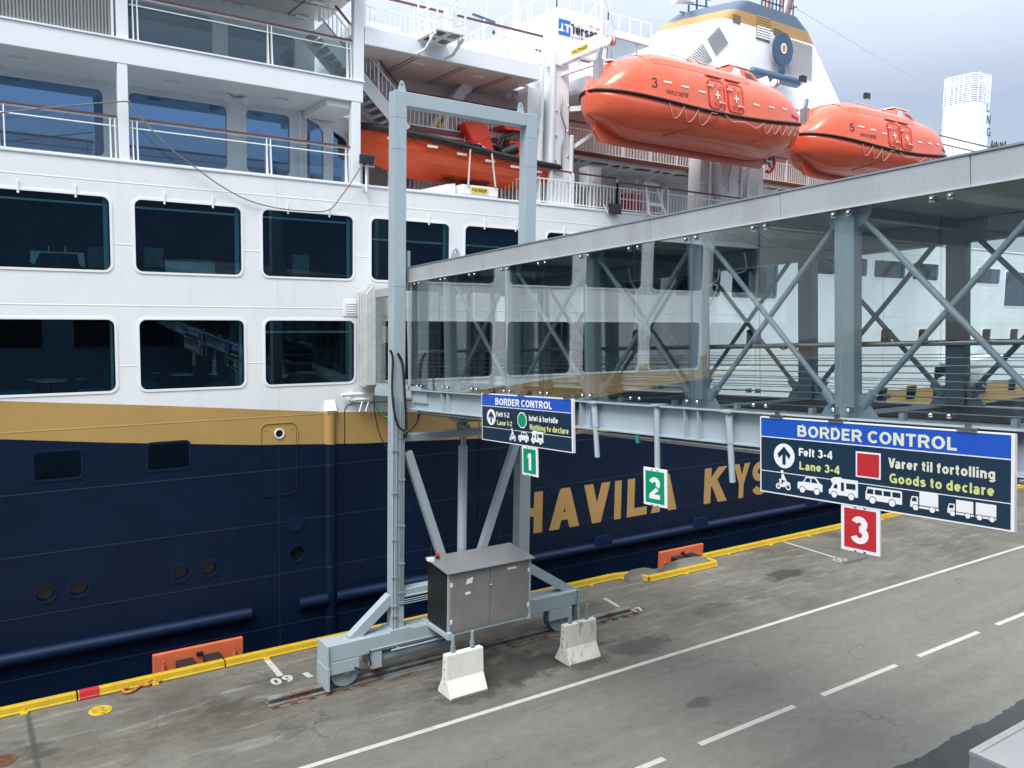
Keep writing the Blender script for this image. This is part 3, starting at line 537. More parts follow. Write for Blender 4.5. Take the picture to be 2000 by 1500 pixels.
# ================================================================== SHIP
HY = 21.5
ship = thing('passenger_ship', 'large white, gold and navy passenger ship moored along the quay', 'ship', (25, 30, -2.6))
X21 = lambda x, y: PY(x, y, HY).x
def hull_material():
    m = D.materials.new('hull_paint_scheme'); m.use_nodes = True; t = m.node_tree; b = t.nodes['Principled BSDF']; N = t.nodes.new; lk = t.links.new
    geo = N('ShaderNodeNewGeometry'); sep = N('ShaderNodeSeparateXYZ'); lk(geo.outputs['Position'], sep.inputs[0])
    mx = N('ShaderNodeMapRange'); mx.inputs['From Min'].default_value = -20; mx.inputs['From Max'].default_value = 80; lk(sep.outputs['X'], mx.inputs['Value'])
    def curve(pts):
        f = N('ShaderNodeFloatCurve'); c = f.mapping.curves[0]; P = [((x+20)/100, z/10) for x, z in pts]
        while len(c.points) < len(P): c.points.new(0.5, 0.5)
        for q, (a, d) in zip(c.points, P): q.location = (a, d); q.handle_type = 'VECTOR'
        f.mapping.update(); lk(mx.outputs['Result'], f.inputs['Value'])
        k = N('ShaderNodeMath'); k.operation = 'MULTIPLY'; k.inputs[1].default_value = 10; lk(f.outputs[0], k.inputs[0]); return k.outputs[0]
    gt = curve([(-20, 8.4), (0.8, 6.49), (4, 6.22), (8.5, 5.80), (10.3, 5.69), (20, 5.2), (28, 4.95), (33, 5.2), (48, 5.35), (80, 5.7)])
    gb = curve([(-20, 7.5), (0.8, 5.63), (3.08, 5.37), (6.5, 5.04), (9.4, 4.85), (16.3, 4.57), (20, 4.52), (30, 4.3), (43.7, 4.16), (48.6, 4.33), (80, 4.8)])
    def gtr(a, c):
        k = N('ShaderNodeMath'); k.operation = 'GREATER_THAN'; lk(a, k.inputs[0])
        if isinstance(c, float): k.inputs[1].default_value = c
        else: lk(c, k.inputs[1])
        return k.outputs[0]
    def mix(f, a, c):
        x = N('ShaderNodeMix'); x.data_type = 'RGBA'; lk(f, x.inputs['Factor'])
        for k, q in (('A', a), ('B', c)):
            if isinstance(q, tuple): x.inputs[k].default_value = q
            else: lk(q, x.inputs[k])
        return x.outputs['Result']
    def noise(sc, st, rough=.6):
        mp = N('ShaderNodeMapping'); mp.inputs['Scale'].default_value = st; n = N('ShaderNodeTexNoise'); n.inputs['Scale'].default_value = sc; n.inputs['Detail'].default_value = 8; n.inputs['Roughness'].default_value = rough
        lk(geo.outputs['Position'], mp.inputs['Vector']); lk(mp.outputs['Vector'], n.inputs['Vector']); return n.outputs['Fac']
    def ramp(f, a, c, c0, c1):
        r = N('ShaderNodeValToRGB'); e = r.color_ramp.elements; e[0].position = a; e[1].position = c; e[0].color = c0; e[1].color = c1; lk(f, r.inputs['Fac']); return r.outputs['Color']
    navy = ramp(noise(0.9, (1, 1, 1)), 0.3, 0.75, (0.0010, 0.0070, 0.0235, 1), (0.0022, 0.0115, 0.0365, 1))
    gold = ramp(noise(1.0, (1, 1, 1)), 0.3, 0.75, (0.40, 0.255, 0.090, 1), (0.45, 0.29, 0.105, 1))
    white = ramp(noise(1.3, (1, 1, .35)), 0.35, 0.85, (0.765, 0.80, 0.825, 1), (0.72, 0.745, 0.76, 1))
    # rain streaks down the white plating
    sk = N('ShaderNodeMath'); sk.operation = 'MULTIPLY'; sk.inputs[1].default_value = 0.16; lk(ramp(noise(1.0, (2.6, 1, .10), .7), .54, .80, (0, 0, 0, 1), (1, 1, 1, 1)), sk.inputs[0])
    white = mix(sk.outputs[0], white, (0.42, 0.43, 0.42, 1))
    c = mix(gtr(sep.outputs['Z'], gb), navy, gold); c = mix(gtr(sep.outputs['Z'], gt), c, white)
    # weld seams of the plating: faint raised lines
    z1 = N('ShaderNodeMath'); z1.operation = 'PINGPONG'; lk(sep.outputs['Z'], z1.inputs[0]); z1.inputs[1].default_value = 0.72
    x1 = N('ShaderNodeMath'); x1.operation = 'PINGPONG'; lk(sep.outputs['X'], x1.inputs[0]); x1.inputs[1].default_value = 3.55
    def band(v, w):
        r = N('ShaderNodeMapRange'); r.inputs['From Min'].default_value = w; r.inputs['From Max'].default_value = w*.35; lk(v, r.inputs['Value']); return r.outputs['Result']
    mxs = N('ShaderNodeMath'); mxs.operation = 'MAXIMUM'; lk(band(z1.outputs[0], .022), mxs.inputs[0]); lk(band(x1.outputs[0], .018), mxs.inputs[1])
    k = N('ShaderNodeMath'); k.operation = 'MULTIPLY'; k.inputs[1].default_value = 0.045; lk(mxs.outputs[0], k.inputs[0])
    c = mix(k.outputs[0], c, (0.30, 0.32, 0.36, 1))
    rk = N('ShaderNodeMath'); rk.operation = 'MULTIPLY'; rk.inputs[1].default_value = 0.5; lk(ramp(noise(2.2, (2.2, 1, .16), .75), .70, .80, (0, 0, 0, 1), (1, 1, 1, 1)), rk.inputs[0])
    rz = N('ShaderNodeMapRange'); rz.inputs['From Min'].default_value = 11.2; rz.inputs['From Max'].default_value = 11.9; lk(sep.outputs['Z'], rz.inputs['Value'])
    rq = N('ShaderNodeMath'); rq.operation = 'MULTIPLY'; lk(rk.outputs[0], rq.inputs[0]); lk(rz.outputs['Result'], rq.inputs[1])
    c = mix(rq.outputs[0], c, (0.42, 0.26, 0.12, 1))
    # scuffs low on the hull
    zr = N('ShaderNodeMapRange'); zr.inputs['From Min'].default_value = 1.4; zr.inputs['From Max'].default_value = -0.2; lk(sep.outputs['Z'], zr.inputs['Value'])
    sc = N('ShaderNodeMath'); sc.operation = 'MULTIPLY'; lk(zr.outputs['Result'], sc.inputs[0]); lk(ramp(noise(1.2, (.5, 1, 2.2), .7), .66, .78, (0, 0, 0, 1), (.4, .4, .4, 1)), sc.inputs[1])
    c = mix(sc.outputs[0], c, (0.12, 0.14, 0.17, 1))
    lk(c, b.inputs['Base Color']); b.inputs['Roughness'].default_value = 0.42; b.inputs['Specular IOR Level'].default_value = 0.28
    wv = N('ShaderNodeMath'); wv.operation = 'MULTIPLY_ADD'; lk(noise(0.55, (1, 1, 1), .4), wv.inputs[0]); wv.inputs[1].default_value = 3.4; lk(mxs.outputs[0], wv.inputs[2])
    bp = N('ShaderNodeBump'); bp.inputs['Strength'].default_value = 0.35; bp.inputs['Distance'].default_value = 0.025; lk(wv.outputs[0], bp.inputs['Height']); lk(bp.outputs['Normal'], b.inputs['Normal'])
    return m
HULL = hull_material()
# --- openings in the hull side (x0, x1, z0, z1, corner radius, frame material)
wins = []
for i in range(-4, 5): wins.append((3.68+3.04*i, 6.20+3.04*i, 9.45, 11.17, .16, 'w', .16 if i < 2 else .55))
for x0, x1 in ((19.0, 20.9), (24.6, 27.3)): wins.append((x0, x1, 9.25, 11.05, .12, 'w', .16))
wins += [(21.6, 24.0, 9.25, 11.05, .12, 'w', .3), (45.55, 48.4, 9.24, 11.05, .12, 'w', 0), (49.2, 52, 9.24, 11.05, .12, 'w', 0)]
for x0, x1 in ((28.6, 31.0), (31.5, 33.3), (33.8, 36.25), (36.85, 39.1), (39.9, 41.9), (42.7, 45.0)): wins.append((x0, x1, 10.34, 11.12, .1, 'w', 0))
for i in range(-4, 2): wins.append((3.72+3.04*i, 6.24+3.04*i, 6.60, 8.32, .16, 'w', .3 if i == 1 else 0))
for x0 in (9.9, 12.9, 15.9): wins.append((x0, x0+2.3, 6.6, 8.32, .16, 'w', 0))
for x0 in (25.55, 34.6, 37.65, 43.55, 46.45, 22.6, 19.6, 40.6): wins.append((x0, x0+.92, 7.36, 8.06, .1, 'w', 0))
for x0 in (34.55, 36.95, 43.5, 46.7): wins.append((x0, x0+.86, 4.72, 5.36, .1, 'g', 0))
for x0 in (1.42, 3.84, -1.6, -4.2): wins.append((x0, x0+.98, 4.61, 5.27, .09, 'n', 0))
ports = [(1.56, 1.95), (2.26, 1.95), (4.56, 1.93), (5.25, 1.93), (7.59, 1.95), (-2.2, 1.95), (-1.4, 1.95)]
sideport = (46.6, 52.5, 0.15, 3.1)
hatch = (39.3, 41.0, 4.0, 6.2)
loops = [[(-30, -4), (85, -4), (85, 12.0), (-30, 12.0)]] + [rr(a, b, c, d, r) for a, b, c, d, r, *_ in wins] + [circ(x, z, .21) for x, z in ports]
loops += [rr(*sideport, .1), rr(*hatch, .1)]
MB().flat(loops, (0, HY, 0), XA, ZA, 0.14, 0, -0.14).build('hull_plating', HULL, ship)
FR = {'w': WHITE2, 'g': GOLD, 'n': NAVY}
BLIND = mat('dark_roller_blind', (0.028, 0.034, 0.045), 0.8)
BRAIL = mat('pale_blind_rail', (0.80, 0.85, 0.85), 0.5)
for (a, b, c, d, r, k, bl) in wins:
    m = MB(); m.flat([rr(a-.042, b+.042, c-.042, d+.042, r+.04), rr(a+.012, b-.012, c+.012, d-.012, r)], (0, HY, 0), XA, ZA, 0.032, 0, -0.014)
    w = m.build('window', FR[k], ship, bevel=.012)
    MB().flat([rr(a+.005, b-.005, c+.005, d-.005, r)], (0, HY, 0), XA, ZA, 0.012, 0, -0.035).build('pane', GL_SHIP, w)
    if d-c > 1.5 and a > -3 and c > 7:
        m = MB()
        for q in (.27, .72):
            x = a + (b-a)*q; m.box(x-.012, x+.012, HY-.035, HY-.005, d-.06, d+.20); m.dome((x, HY-.03, d-.06), .03, (0, -1, 0)); m.dome((x, HY-.02, d+.2), .022, (0, -1, 0))
        m.build('hinge_bracket', WHITE2, w)
    if bl:
        m = MB(); m.box(a-.05, b+.05, HY+.24, HY+.25, d-bl, d+.1, 0); m.box(a-.05, b+.05, HY+.16, HY+.21, d-bl-.045, d-bl, 1)
        m.build('roller_blind', [BLIND, BRAIL], w)
# dark lounge behind the panes: floors, ceilings and back wall
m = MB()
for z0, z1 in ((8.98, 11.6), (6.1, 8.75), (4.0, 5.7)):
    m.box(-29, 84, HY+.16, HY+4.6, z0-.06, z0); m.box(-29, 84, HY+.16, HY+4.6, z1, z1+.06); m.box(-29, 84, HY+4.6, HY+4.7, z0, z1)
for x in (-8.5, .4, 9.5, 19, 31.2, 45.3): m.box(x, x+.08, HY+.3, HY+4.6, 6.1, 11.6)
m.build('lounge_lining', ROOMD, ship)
m = MB()
for i in range(-3, 3):
    m.box(6.20+3.04*i-.13, 6.20+3.04*i-.03, HY+.15, HY+.20, 9.2, 11.4); m.box(6.24+3.04*i-.09, 6.24+3.04*i-.03, HY+.15, HY+.19, 6.3, 8.6)  # narrow teal strips stand in for the window reveals behind tinted glass
for x in (20.9, 27.3, 36.25, 39.1, 45.0): m.box(x-.5, x-.04, HY+.15, HY+.2, 9.1, 11.4)
m.build('reveal_and_curtain', REVCURT, ship)
# portholes
PORTG = mat('deep_porthole_glass', (0.012, 0.016, 0.015), 0.08)
for x, z in ports:
    m = MB(); m.flat([circ(x, z, .255), circ(x, z, .205)], (0, HY, 0), XA, ZA, .035, 0, -.01); p = m.build('porthole', NAVY, ship, bevel=.01)
    MB().flat([circ(x, z, .21)], (0, HY, 0), XA, ZA, .02, 0, -.13).build('porthole_glass', PORTG, p)
for x, z in ((7.56, 2.83), (13.2, 2.84), (16.4, 2.84), (10.9, 2.84)):
    MB().flat([circ(x, z, .25)], (0, HY, 0), XA, ZA, .018, 0, .002).build('blind_flange', NAVY, ship, bevel=.01)
# pilot door, gold and navy, with a round port
dz = lambda a, b, c, d, r: [rr(a, b, c, d, r)]
m = MB(); m.flat([rr(6.60, 7.63, 3.6, 5.60, .2), rr(6.63, 7.60, 3.63, 5.57, .18)], (0, HY, 0), XA, ZA, .02, 0, .002); o = m.build('shell_door', HULL, ship)
MB().flat([rr(6.628, 7.602, 3.628, 5.572, .18), rr(6.642, 7.588, 3.642, 5.558, .17)], (0, HY, 0), XA, ZA, .004, 0, .002).build('door_gasket', BLACK, o)
MB().flat([circ(7.12, 5.3, .135), circ(7.12, 5.3, .10)], (0, HY, 0), XA, ZA, .03, 0, .002).build('port_frame', WHITE2, o)
MB().flat([circ(7.12, 5.3, .10)], (0, HY, 0), XA, ZA, .008, 0, .002).build('port_glass', PORTG, o)
for x in (6.76, 7.46): MB().dome((x, HY-.005, 5.42), .025, (0, -1, 0)).build('door_bolt', GOLD, o)
# big side door outline, vertical fender pillar, rubbing strake, lugs
MB().flat([rr(8.96, 13.4, .85, 6.0, .22), rr(8.975, 13.385, .865, 5.985, .21)], (0, HY, 0), XA, ZA, .012, 0, .002).build('side_door_outline', NAVY, ship)
m = MB(); m.tube([(8.54, HY+.02, -3), (8.54, HY+.02, 5.85)], .16, 14); m.build('vertical_fender', HULL, ship)
m = MB(); m.add([(8.40, HY, 5.85), (8.68, HY, 5.85), (8.68, HY-.17, 5.85), (8.40, HY-.17, 5.85), (8.40, HY, 6.13), (8.68, HY, 6.13)], [(0, 1, 2, 3), (3, 2, 5, 4), (0, 3, 4), (1, 5, 2), (0, 4, 5, 1)]); m.build('fender_cap', WHITE2, ship)
for x0, x1 in ((-30, 6.3), (7.62, 8.42), (8.7, 85)):
    m = MB(); pts = [(x0, HY-.02, .52), (x1, HY-.02, .52)] if x1 != 6.3 and x0 != 7.62 else [(x0, HY-.02, .52), (x1, HY-.02, .52)]
    m.tube(pts, .17, 14); o = m.build('rubbing_strake', NAVY, ship)
for x in (18.5, 23.3, 30.1, 38):
    p = [(x-.42, .62), (x-.28, .90), (x+.28, .90), (x+.34, .62)]
    MB().flat([p], (0, HY, 0), XA, ZA, .20, 0, .0).build('strake_lug', NAVY, ship, bevel=.01)
# louvre vent
m = MB(); m.box(8.94, 9.36, HY-.03, HY-.002, 8.44, 8.88)
for k in range(5): m.box(9.00, 9.30, HY-.05, HY-.031, 8.51+k*.065, 8.54+k*.065)
m.build('vent_grille', WHITE2, ship, bevel=.006)
# mooring pipe stub by the entrance
m = MB(); m.tube([(8.82, HY-.16, 6.27), (9.9, HY-.16, 6.27)], .05, 10); m.tube([(9.2, HY-.16, 6.12), (9.75, HY-.16, 6.12)], .045, 10)
m.tube([(9.45, HY-.16, 6.1), (9.33, HY-.2, 5.78)], .022, 8); m.tube([(9.65, HY-.16, 6.1), (9.52, HY-.2, 5.78)], .022, 8); m.box(9.1, 9.2, HY-.18, HY, 6.1, 6.3); m.box(9.7, 9.8, HY-.18, HY, 6.1, 6.3)
m.build('pipe_bracket', WHITE2, ship)
# ship's name
def letter(ch, xa, xb, bold=.055):
    m = MB(); write(m, ch, (xa, HY, 1.37), XA, ZA, 1.38, xb-xa, s=bold, t=.004, off=.002); m.build('hull_letter', GOLD, ship)
Xp = lambda px, py: PY(px, py, HY).x
for ch, a, b in (('H', Xp(1003, 1046), Xp(1058.5, 1041)), ('A', Xp(1072, 1036), Xp(1131, 1028)), ('V', Xp(1141, 948), Xp(1192, 942)), ('I', Xp(1199, 1015), Xp(1212, 1012)), ('L', Xp(1224, 1010), Xp(1262.5, 1004)), ('A', Xp(1271, 1002), Xp(1321, 995)), ('K', Xp(1374, 985), Xp(1418, 978)), ('Y', Xp(1434, 905), Xp(1465, 903)), ('S', Xp(1468, 950), Xp(1500, 950))):
    letter(ch, a, b, .215)
# opened pilot door pocket with its folding canopy, and the open cargo port far along the side
m = MB(); m.box(39.35, 40.95, HY+.15, HY+1.4, 4.0, 4.06); m.box(39.35, 40.95, HY+1.4, HY+1.45, 4.0, 6.2); m.box(39.3, 39.35, HY+.15, HY+1.4, 4, 6.2); m.box(40.95, 41, HY+.15, HY+1.4, 4, 6.2); m.build('hatch_recess', GREYD, ship)
m = MB(); p = V((39.3, HY-.02, 6.2)); m.bar((39.6, HY-.5, 6.45), (43.4, HY-.9, 6.75), 1.0, .10); m.bar((39.5, HY-.55, 5.9), (42.8, HY-.9, 6.25), .5, .06); m.tube([(39.5, HY-.3, 5.5), (41.2, HY-.3, 5.75)], .25, 12); m.build('hatch_canopy', WHITE2, ship)
m = MB(); m.box(46.5, 52.6, HY+.15, HY+3, .05, .12); m.box(46.5, 52.6, HY+3, HY+3.1, .1, 3.2); m.box(46.45, 46.55, HY+.15, HY+3, .1, 3.2); m.build('cargo_port_recess', ROOMD, ship)
m = MB(); m.box(46.7, 52.4, HY-1.6, HY-.02, -.02, .10); m.build('cargo_ramp', GREY, ship)
# ------------------------------------------------------------------ superstructure (parts of the ship)
m = MB(); m.box(-30, 85, HY+.14, 43, 11.82, 12.0); m.build('main_deck', WALLG, ship)
m = MB(); m.box(-30, 85, HY-.03, HY+.16, 11.98, 12.06); m.build('deck_edge_bar', WHITE, ship, bevel=.02)
# lower balcony: bulkhead with windows
BW = 23.5
bw = [rr(.55, 3.36, 12.38, 14.02, .14), rr(3.95, 6.41, 12.38, 14.06, .14), rr(6.93, 8.16, 12.38, 14.06, .14), rr(-3.0, 0.0, 12.38, 14.02, .14), rr(-6.6, -3.6, 12.38, 14.02, .14),
      [(8.66, 12.25), (9.16, 12.25), (9.16, 13.72), (9.02, 13.92), (8.66, 14.08)], [(9.45, 12.3), (9.90, 12.3), (9.90, 13.55), (9.80, 13.66), (9.45, 13.82)]]
MB().flat([[(-30, 12), (10.6, 12), (10.6, 14.24), (-30, 14.24)]] + bw, (0, BW, 0), XA, ZA, .12, 0, -.12).build('balcony_bulkhead', WHITE, ship)
for i, lp in enumerate(bw):
    m = MB(); m.flat([grow(lp, .05), lp], (0, BW, 0), XA, ZA, .04, 0, -.01); w = m.build('balcony_window', WHITE2, ship, bevel=.012)
    MB().flat([lp], (0, BW, 0), XA, ZA, .012, 0, -.05).build('pane', GL_SKY, w)
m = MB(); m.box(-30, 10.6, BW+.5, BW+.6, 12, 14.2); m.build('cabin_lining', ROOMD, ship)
# deck slabs with their fascias
m = MB(); m.box(-30, 9.53, HY, BW+.2, 14.24, 14.78); m.build('deck_slab', WHITE, ship, bevel=.015)
m = MB(); m.box(-30, 9.56, HY-.03, HY+.1, 14.78, 14.82); m.build('deck_edge_bar', WHITE2, ship)
m = MB(); m.box(8.55, 9.45, HY+.15, BW-.05, 14.06, 14.235); m.build('deckhead_duct', WALLG, ship, bevel=.01)
for x in (-2.5, 1.3, 4.6, 7.4, 9.0):
    m = MB(); m.box(x, x+.34, 22.35, 22.52, 14.17, 14.238); m.build('deckhead_light', WHITE2, ship, bevel=.01)
# speaker pair hanging under the deckhead, tall pipe by the bulkhead
m = MB(); c = PY(457, 192, 23.0); m.bar((c.x, 23.0, 14.24), (c.x, 23, c.z), .04, .04)
for dx in (-.13, .13): m.tube([(c.x+dx*.4, 23.0, c.z), (c.x+dx*1.5, 22.8, c.z-.06), (c.x+dx*1.9, 22.74, c.z-.08)], [.06, .085, .105], 12)
m.build('deck_loudspeaker', WALLG, ship)
m = MB(); m.tube([(8.43, BW-.08, 12), (8.43, BW-.08, 14.2)], .035, 8); m.build('drain_pipe', WHITE2, ship)
# posts
for (xa, xb, z0, z1) in ((3.40, 3.62, 12.05, 14.24), (3.40, 3.66, 14.8, 17.3), (9.20, 9.46, 12.05, 14.24), (9.27, 9.56, 14.8, 18.2)):
    m = MB(); m.box(xa, xb, HY+.01, HY+.22, z0, z1); m.build('balcony_post', WHITE, ship, bevel=.012)
def balustrade(xa, xb, z, Y, posts, h=1.02):
    b = thing('balustrade', None, None, V((0, 0, 0))); b.parent = ship; b.location = -worigin(ship)
    m = MB(); m.box(xa, xb, Y-.05, Y+.05, z+h, z+h+.04, 0); m.box(xa, xb, Y-.02, Y+.03, z+h-.035, z+h, 1); m.tube([(xa, Y, z+h-.2), (xb, Y, z+h-.2)], .018, 8, 1)
    m.build('handrail', [WOOD, WHITE2], b)
    MB().box(xa+.06, xb-.06, Y+.035, Y+.05, z+.02, z+h-.06).build('glass_panel', GL_RAIL, b)
    for x in posts:
        m = MB()
        for s_ in (-.05, .05): m.add([(x+s_-.012, Y-.12, z), (x+s_+.012, Y-.12, z), (x+s_+.012, Y+.02, z), (x+s_-.012, Y+.02, z), (x+s_-.012, Y-.03, z+h), (x+s_+.012, Y-.03, z+h), (x+s_+.012, Y+.02, z+h), (x+s_-.012, Y+.02, z+h)], [(3, 2, 1, 0), (4, 5, 6, 7), (0, 1, 5, 4), (1, 2, 6, 5), (2, 3, 7, 6), (3, 0, 4, 7)])
        m.build('stanchion', WHITE2, b)
balustrade(-30, 3.38, 12.06, HY+.14, (-5.2, -2.1, 1.06, 3.28), .96)
balustrade(3.66, 9.18, 12.06, HY+.14, (3.76, 6.95, 9.12), .96)
balustrade(3.70, 9.25, 14.82, HY+.14, (3.82, 7.0, 9.16), 1.02)
# ribbed wind screen at the left of the upper balcony
m = MB(); x = -30
SCREEN = mat('ribbed_screen', (0.27, 0.28, 0.28), 0.5, var=.05)
while x < 3.3: m.box(x, x+.035, HY+.10, HY+.14, 14.85, 16.6); x += .07
m.box(-30, 3.3, HY+.14, HY+.16, 14.85, 16.6); m.build('ribbed_screen', SCREEN, ship)
m = MB(); m.box(3.30, 3.345, HY+.0, HY+.2, 14.8, 16.6); m.build('screen_post', WHITE2, ship)
# upper bulkhead with dark glazing and the warm grey deckhead above
ub = [rr(3.9, 6.2, 15.25, 16.5, .12), rr(6.6, 8.5, 15.25, 16.4, .12), rr(.6, 3.3, 15.25, 16.5, .12), rr(-3, 0, 15.25, 16.5, .12)]
MB().flat([[(-30, 14.78), (9.1, 14.78), (9.1, 17.0), (-30, 17.0)]] + ub, (0, 24.0, 0), XA, ZA, .12, 0, -.12).build('upper_bulkhead', WALLG, ship)
for lp in ub:
    w = MB().flat([grow(lp, .05), lp], (0, 24.0, 0), XA, ZA, .04, 0, -.01).build('upper_window', WHITE2, ship)
    MB().flat([lp], (0, 24.0, 0), XA, ZA, .012, 0, -.05).build('pane', GL_SHIP, w)
m = MB(); m.box(-30, 9.1, 24.5, 24.6, 14.78, 17); m.build('upper_lining', ROOMD, ship)
m = MB(); m.add([(-30, 21.0, 17), (9.36, 21.0, 17), (9.36, 21.6, 17), (9.44, 24.1, 17), (-30, 24.1, 17), (-30, 21.0, 17.5), (9.36, 21.0, 17.5), (9.36, 21.6, 17.5), (9.44, 24.1, 17.5), (-30, 24.1, 17.5)], [(0, 1, 2, 3, 4), (9, 8, 7, 6, 5), (0, 5, 6, 1), (1, 6, 7, 2), (2, 7, 8, 3), (3, 8, 9, 4), (4, 9, 5, 0)])
m.build('upper_deckhead', CEIL, ship, bevel=.04)
m = MB()
for x in (4.5, 6.5, 8.3): m.box(x, x+.03, 21.0, 24.0, 16.985, 16.998)
for y in (21.9, 22.8): m.box(-30, 9.3, y, y+.02, 16.986, 16.997)
m.build('deckhead_joint', mat('joint_shadow_gap', (.12, .1, .09), .7), ship)
for px, py in ((488, 14), (590, 34), (620, 5)):
    c = PZ(px, py, 16.95); m = MB(); m.box(c.x-.2, c.x+.2, c.y-.07, c.y+.07, 16.93, 16.99); m.build('deckhead_light', WHITE2, ship, bevel=.01)
# ------------------------------------------------ boat deck to the right
m = MB()
for xa_, xb_ in ((9.58, 15.42), (17.35, 18.3)): m.box(xa_, xb_, HY, 23.0, 15.80, 16.28)
for xa_, xb_ in ((18.3, 24.75), (26.7, 60)): m.box(xa_, xb_, 22.75, 23.0, 15.80, 16.28)
m.box(9.58, 60, 23.0, 40, 15.802, 16.278)
m.build('boat_deck_slab', WHITE, ship, bevel=.015)
m = MB(); m.box(9.7, 15.3, HY+.12, 23.9, 15.77, 15.797); m.box(18.3, 24.6, 22.8, 23.9, 15.77, 15.797); m.build('deckhead_lining', CEIL, ship)
m = MB()
for x in (11.1, 12.7, 14.3, 17, 19): m.box(x, x+.03, HY+.12, 23.88, 15.758, 15.769); m.box(x+.14, x+.16, HY+.12, 23.88, 15.758, 15.769)
m.build('deckhead_joint', MATS['joint_shadow_gap'], ship)
for px, py in ((818, 122), (934, 148), (1020, 166)):
    c = PZ(px, py, 15.76); m = MB(); m.box(c.x-.2, c.x+.2, c.y-.07, c.y+.07, 15.72, 15.765); m.build('deckhead_light', WHITE2, ship, bevel=.01)
BWR = mat('pinkish_grey_bulkhead', (0.70, 0.63, 0.61), .55, var=.06, vscale=.8)
m = MB(); m.box(10.2, 60, 23.9, 24.0, 14.15, 15.80); m.build('promenade_bulkhead', BWR, ship)
m = MB(); a = PY(890, 160, 23.86); b = PY(938, 176, 23.86); m.box(a.x, b.x, 23.84, 23.9, b.z, a.z+.02); m.build('dark_ventilation_slot', GLACK, ship)
m = MB(); a = PY(748, 128, 23.86); m.box(a.x-.3, a.x+.75, 23.84, 23.9, a.z-.25, a.z+.1); m.build('dark_ventilation_slot', GLACK, ship)
m = MB(); a = PY(990, 185, 23.6); m.tube([(a.x, 23.6, a.z), (a.x, 23.45, a.z)], .12, 14); m.tube([(a.x+.3, 23.6, a.z+.02), (a.x+.3, 23.5, a.z-.03)], .10, 14); m.box(a.x-.05, a.x+.4, 23.6, 23.88, a.z-.05, a.z+.05); m.build('deck_loudspeaker', WALLG, ship)
# lower recess (promenade) : back wall, fittings
m = MB(); m.box(9.0, 60, 25.2, 25.3, 12, 14.0); m.build('recess_bulkhead', WALLG, ship)
m = MB(); m.box(10.4, 10.5, BW, 25.2, 12, 14.0); m.build('recess_end_wall', WALLG, ship)
m = MB()
for x in (20.5, 24, 33, 38): m.box(x, x+.9, 25.13, 25.2, 12.05, 13.85)
m.build('recess_door', WHITE2, ship)
# mid deck (embarkation platform) with its dark under-lamps
m = MB(); m.box(11.0, 60, 23.0, 26.8, 13.97, 14.15); m.build('mid_deck_slab', WALLG, ship)
m = MB(); m.box(11.0, 60, 22.93, 23.0, 14.05, 14.19); m.build('mid_deck_edge', WOOD, ship)
m = MB()
for i in range(14): m.box(18.2+i*1.05, 18.85+i*1.05, 23.35, 23.62, 13.94, 13.968)
m.build('underdeck_panel', LENS, ship)
m = MB()
for i in range(6): m.bar((18.4+i*2, 23.05, 13.95), (18.4+i*2, 24.4, 13.6), .05, .05)
m.build('underdeck_bracket', WHITE2, ship)
a = PY(1200, 318, 24.5); b = PY(1216, 333, 24.5)
m = MB(); m.box(a.x, a.x+.62, 24.47, 24.5, b.z, a.z+.05, 0); m.box(a.x+.68, a.x+.94, 24.47, 24.5, b.z, a.z+.05, 0); o = m.build('muster_sign', [mat('dark_green_sign', (.01, .10, .07), .4)], ship)
m = MB(); write(m, '3', (a.x+.72, 24.466, b.z+.07), XA, ZA, .36, .19, s=.17); m.build('sign_lettering', SIGNW, o)
m = MB(); m.box(a.x+.08, a.x+.54, 24.462, 24.469, b.z+.10, b.z+.16); m.box(a.x+.08, a.x+.30, 24.462, 24.469, b.z+.22, b.z+.42); m.build('sign_lettering', SIGNW, o)
# railings: posts, brown cap rail, pickets
def railing(p, q, h=1.05, cap=True, step=.145, low=0.08, pt=.80, name='deck_railing', prop=1.5):
    p, q = V(p), V(q); d = q-p; Ln = d.length; n = max(1, int(Ln/step))
    r = thing(name, None, None); r.parent = ship; r.location = -worigin(ship)
    m = MB(); m.bar(p+ZA*(h-.02), q+ZA*(h-.02), .07, .05); m.build('cap_rail', WOOD if cap else WHITE2, r)
    m = MB(); m.bar(p+ZA*pt, q+ZA*pt, .035, .035); m.bar(p+ZA*low, q+ZA*low, .035, .035)
    for i in range(n+1):
        a = p.lerp(q, i/n); m.bar(a+ZA*low, a+ZA*pt, .022, .022, up=(1, 0, 0))
    m.build('pickets', WHITE2, r)
    k = max(1, round(Ln/prop)); m = MB()
    for i in range(k+1):
        a = p.lerp(q, i/k); m.bar(a, a+ZA*(h-.03), .05, .05, up=(1, 0, 0))
    m.build('rail_posts', WHITE2, r)
    return r
railing((9.62, 21.62, 16.28), (15.6, 21.62, 16.28), .92, True, .15, .05, .58)
railing((16.2, 22.85, 16.28), (34, 22.85, 16.28), .92, True, .15, .05, .58)
railing((34, 22.85, 16.28), (60, 22.85, 16.28), .92, True, .2, .05, .58)
railing((11.6, 23.05, 14.15), (17.2, 23.05, 14.15), 1.05)
railing((17.6, 23.05, 14.15), (24.4, 23.05, 14.15), 1.05)
railing((26.5, 23.05, 14.15), (40, 23.05, 14.15), 1.05)
railing((15.35, 21.68, 12.06), (16.9, 21.68, 12.06), 1.12)
railing((17.0, 21.68, 12.06), (18.9, 21.68, 12.06), 1.12)
railing((18.9, 21.68, 12.06), (21.0, 21.68, 12.06), 1.0)
railing((21.3, 21.68, 12.06), (25.5, 21.68, 12.06), 1.0)
railing((15.35, 21.68, 12.06), (15.0, 22.9, 12.06), 1.12)
railing((11.2, 23.4, 12.0), (18.5, 23.4, 12.0), 1.0)
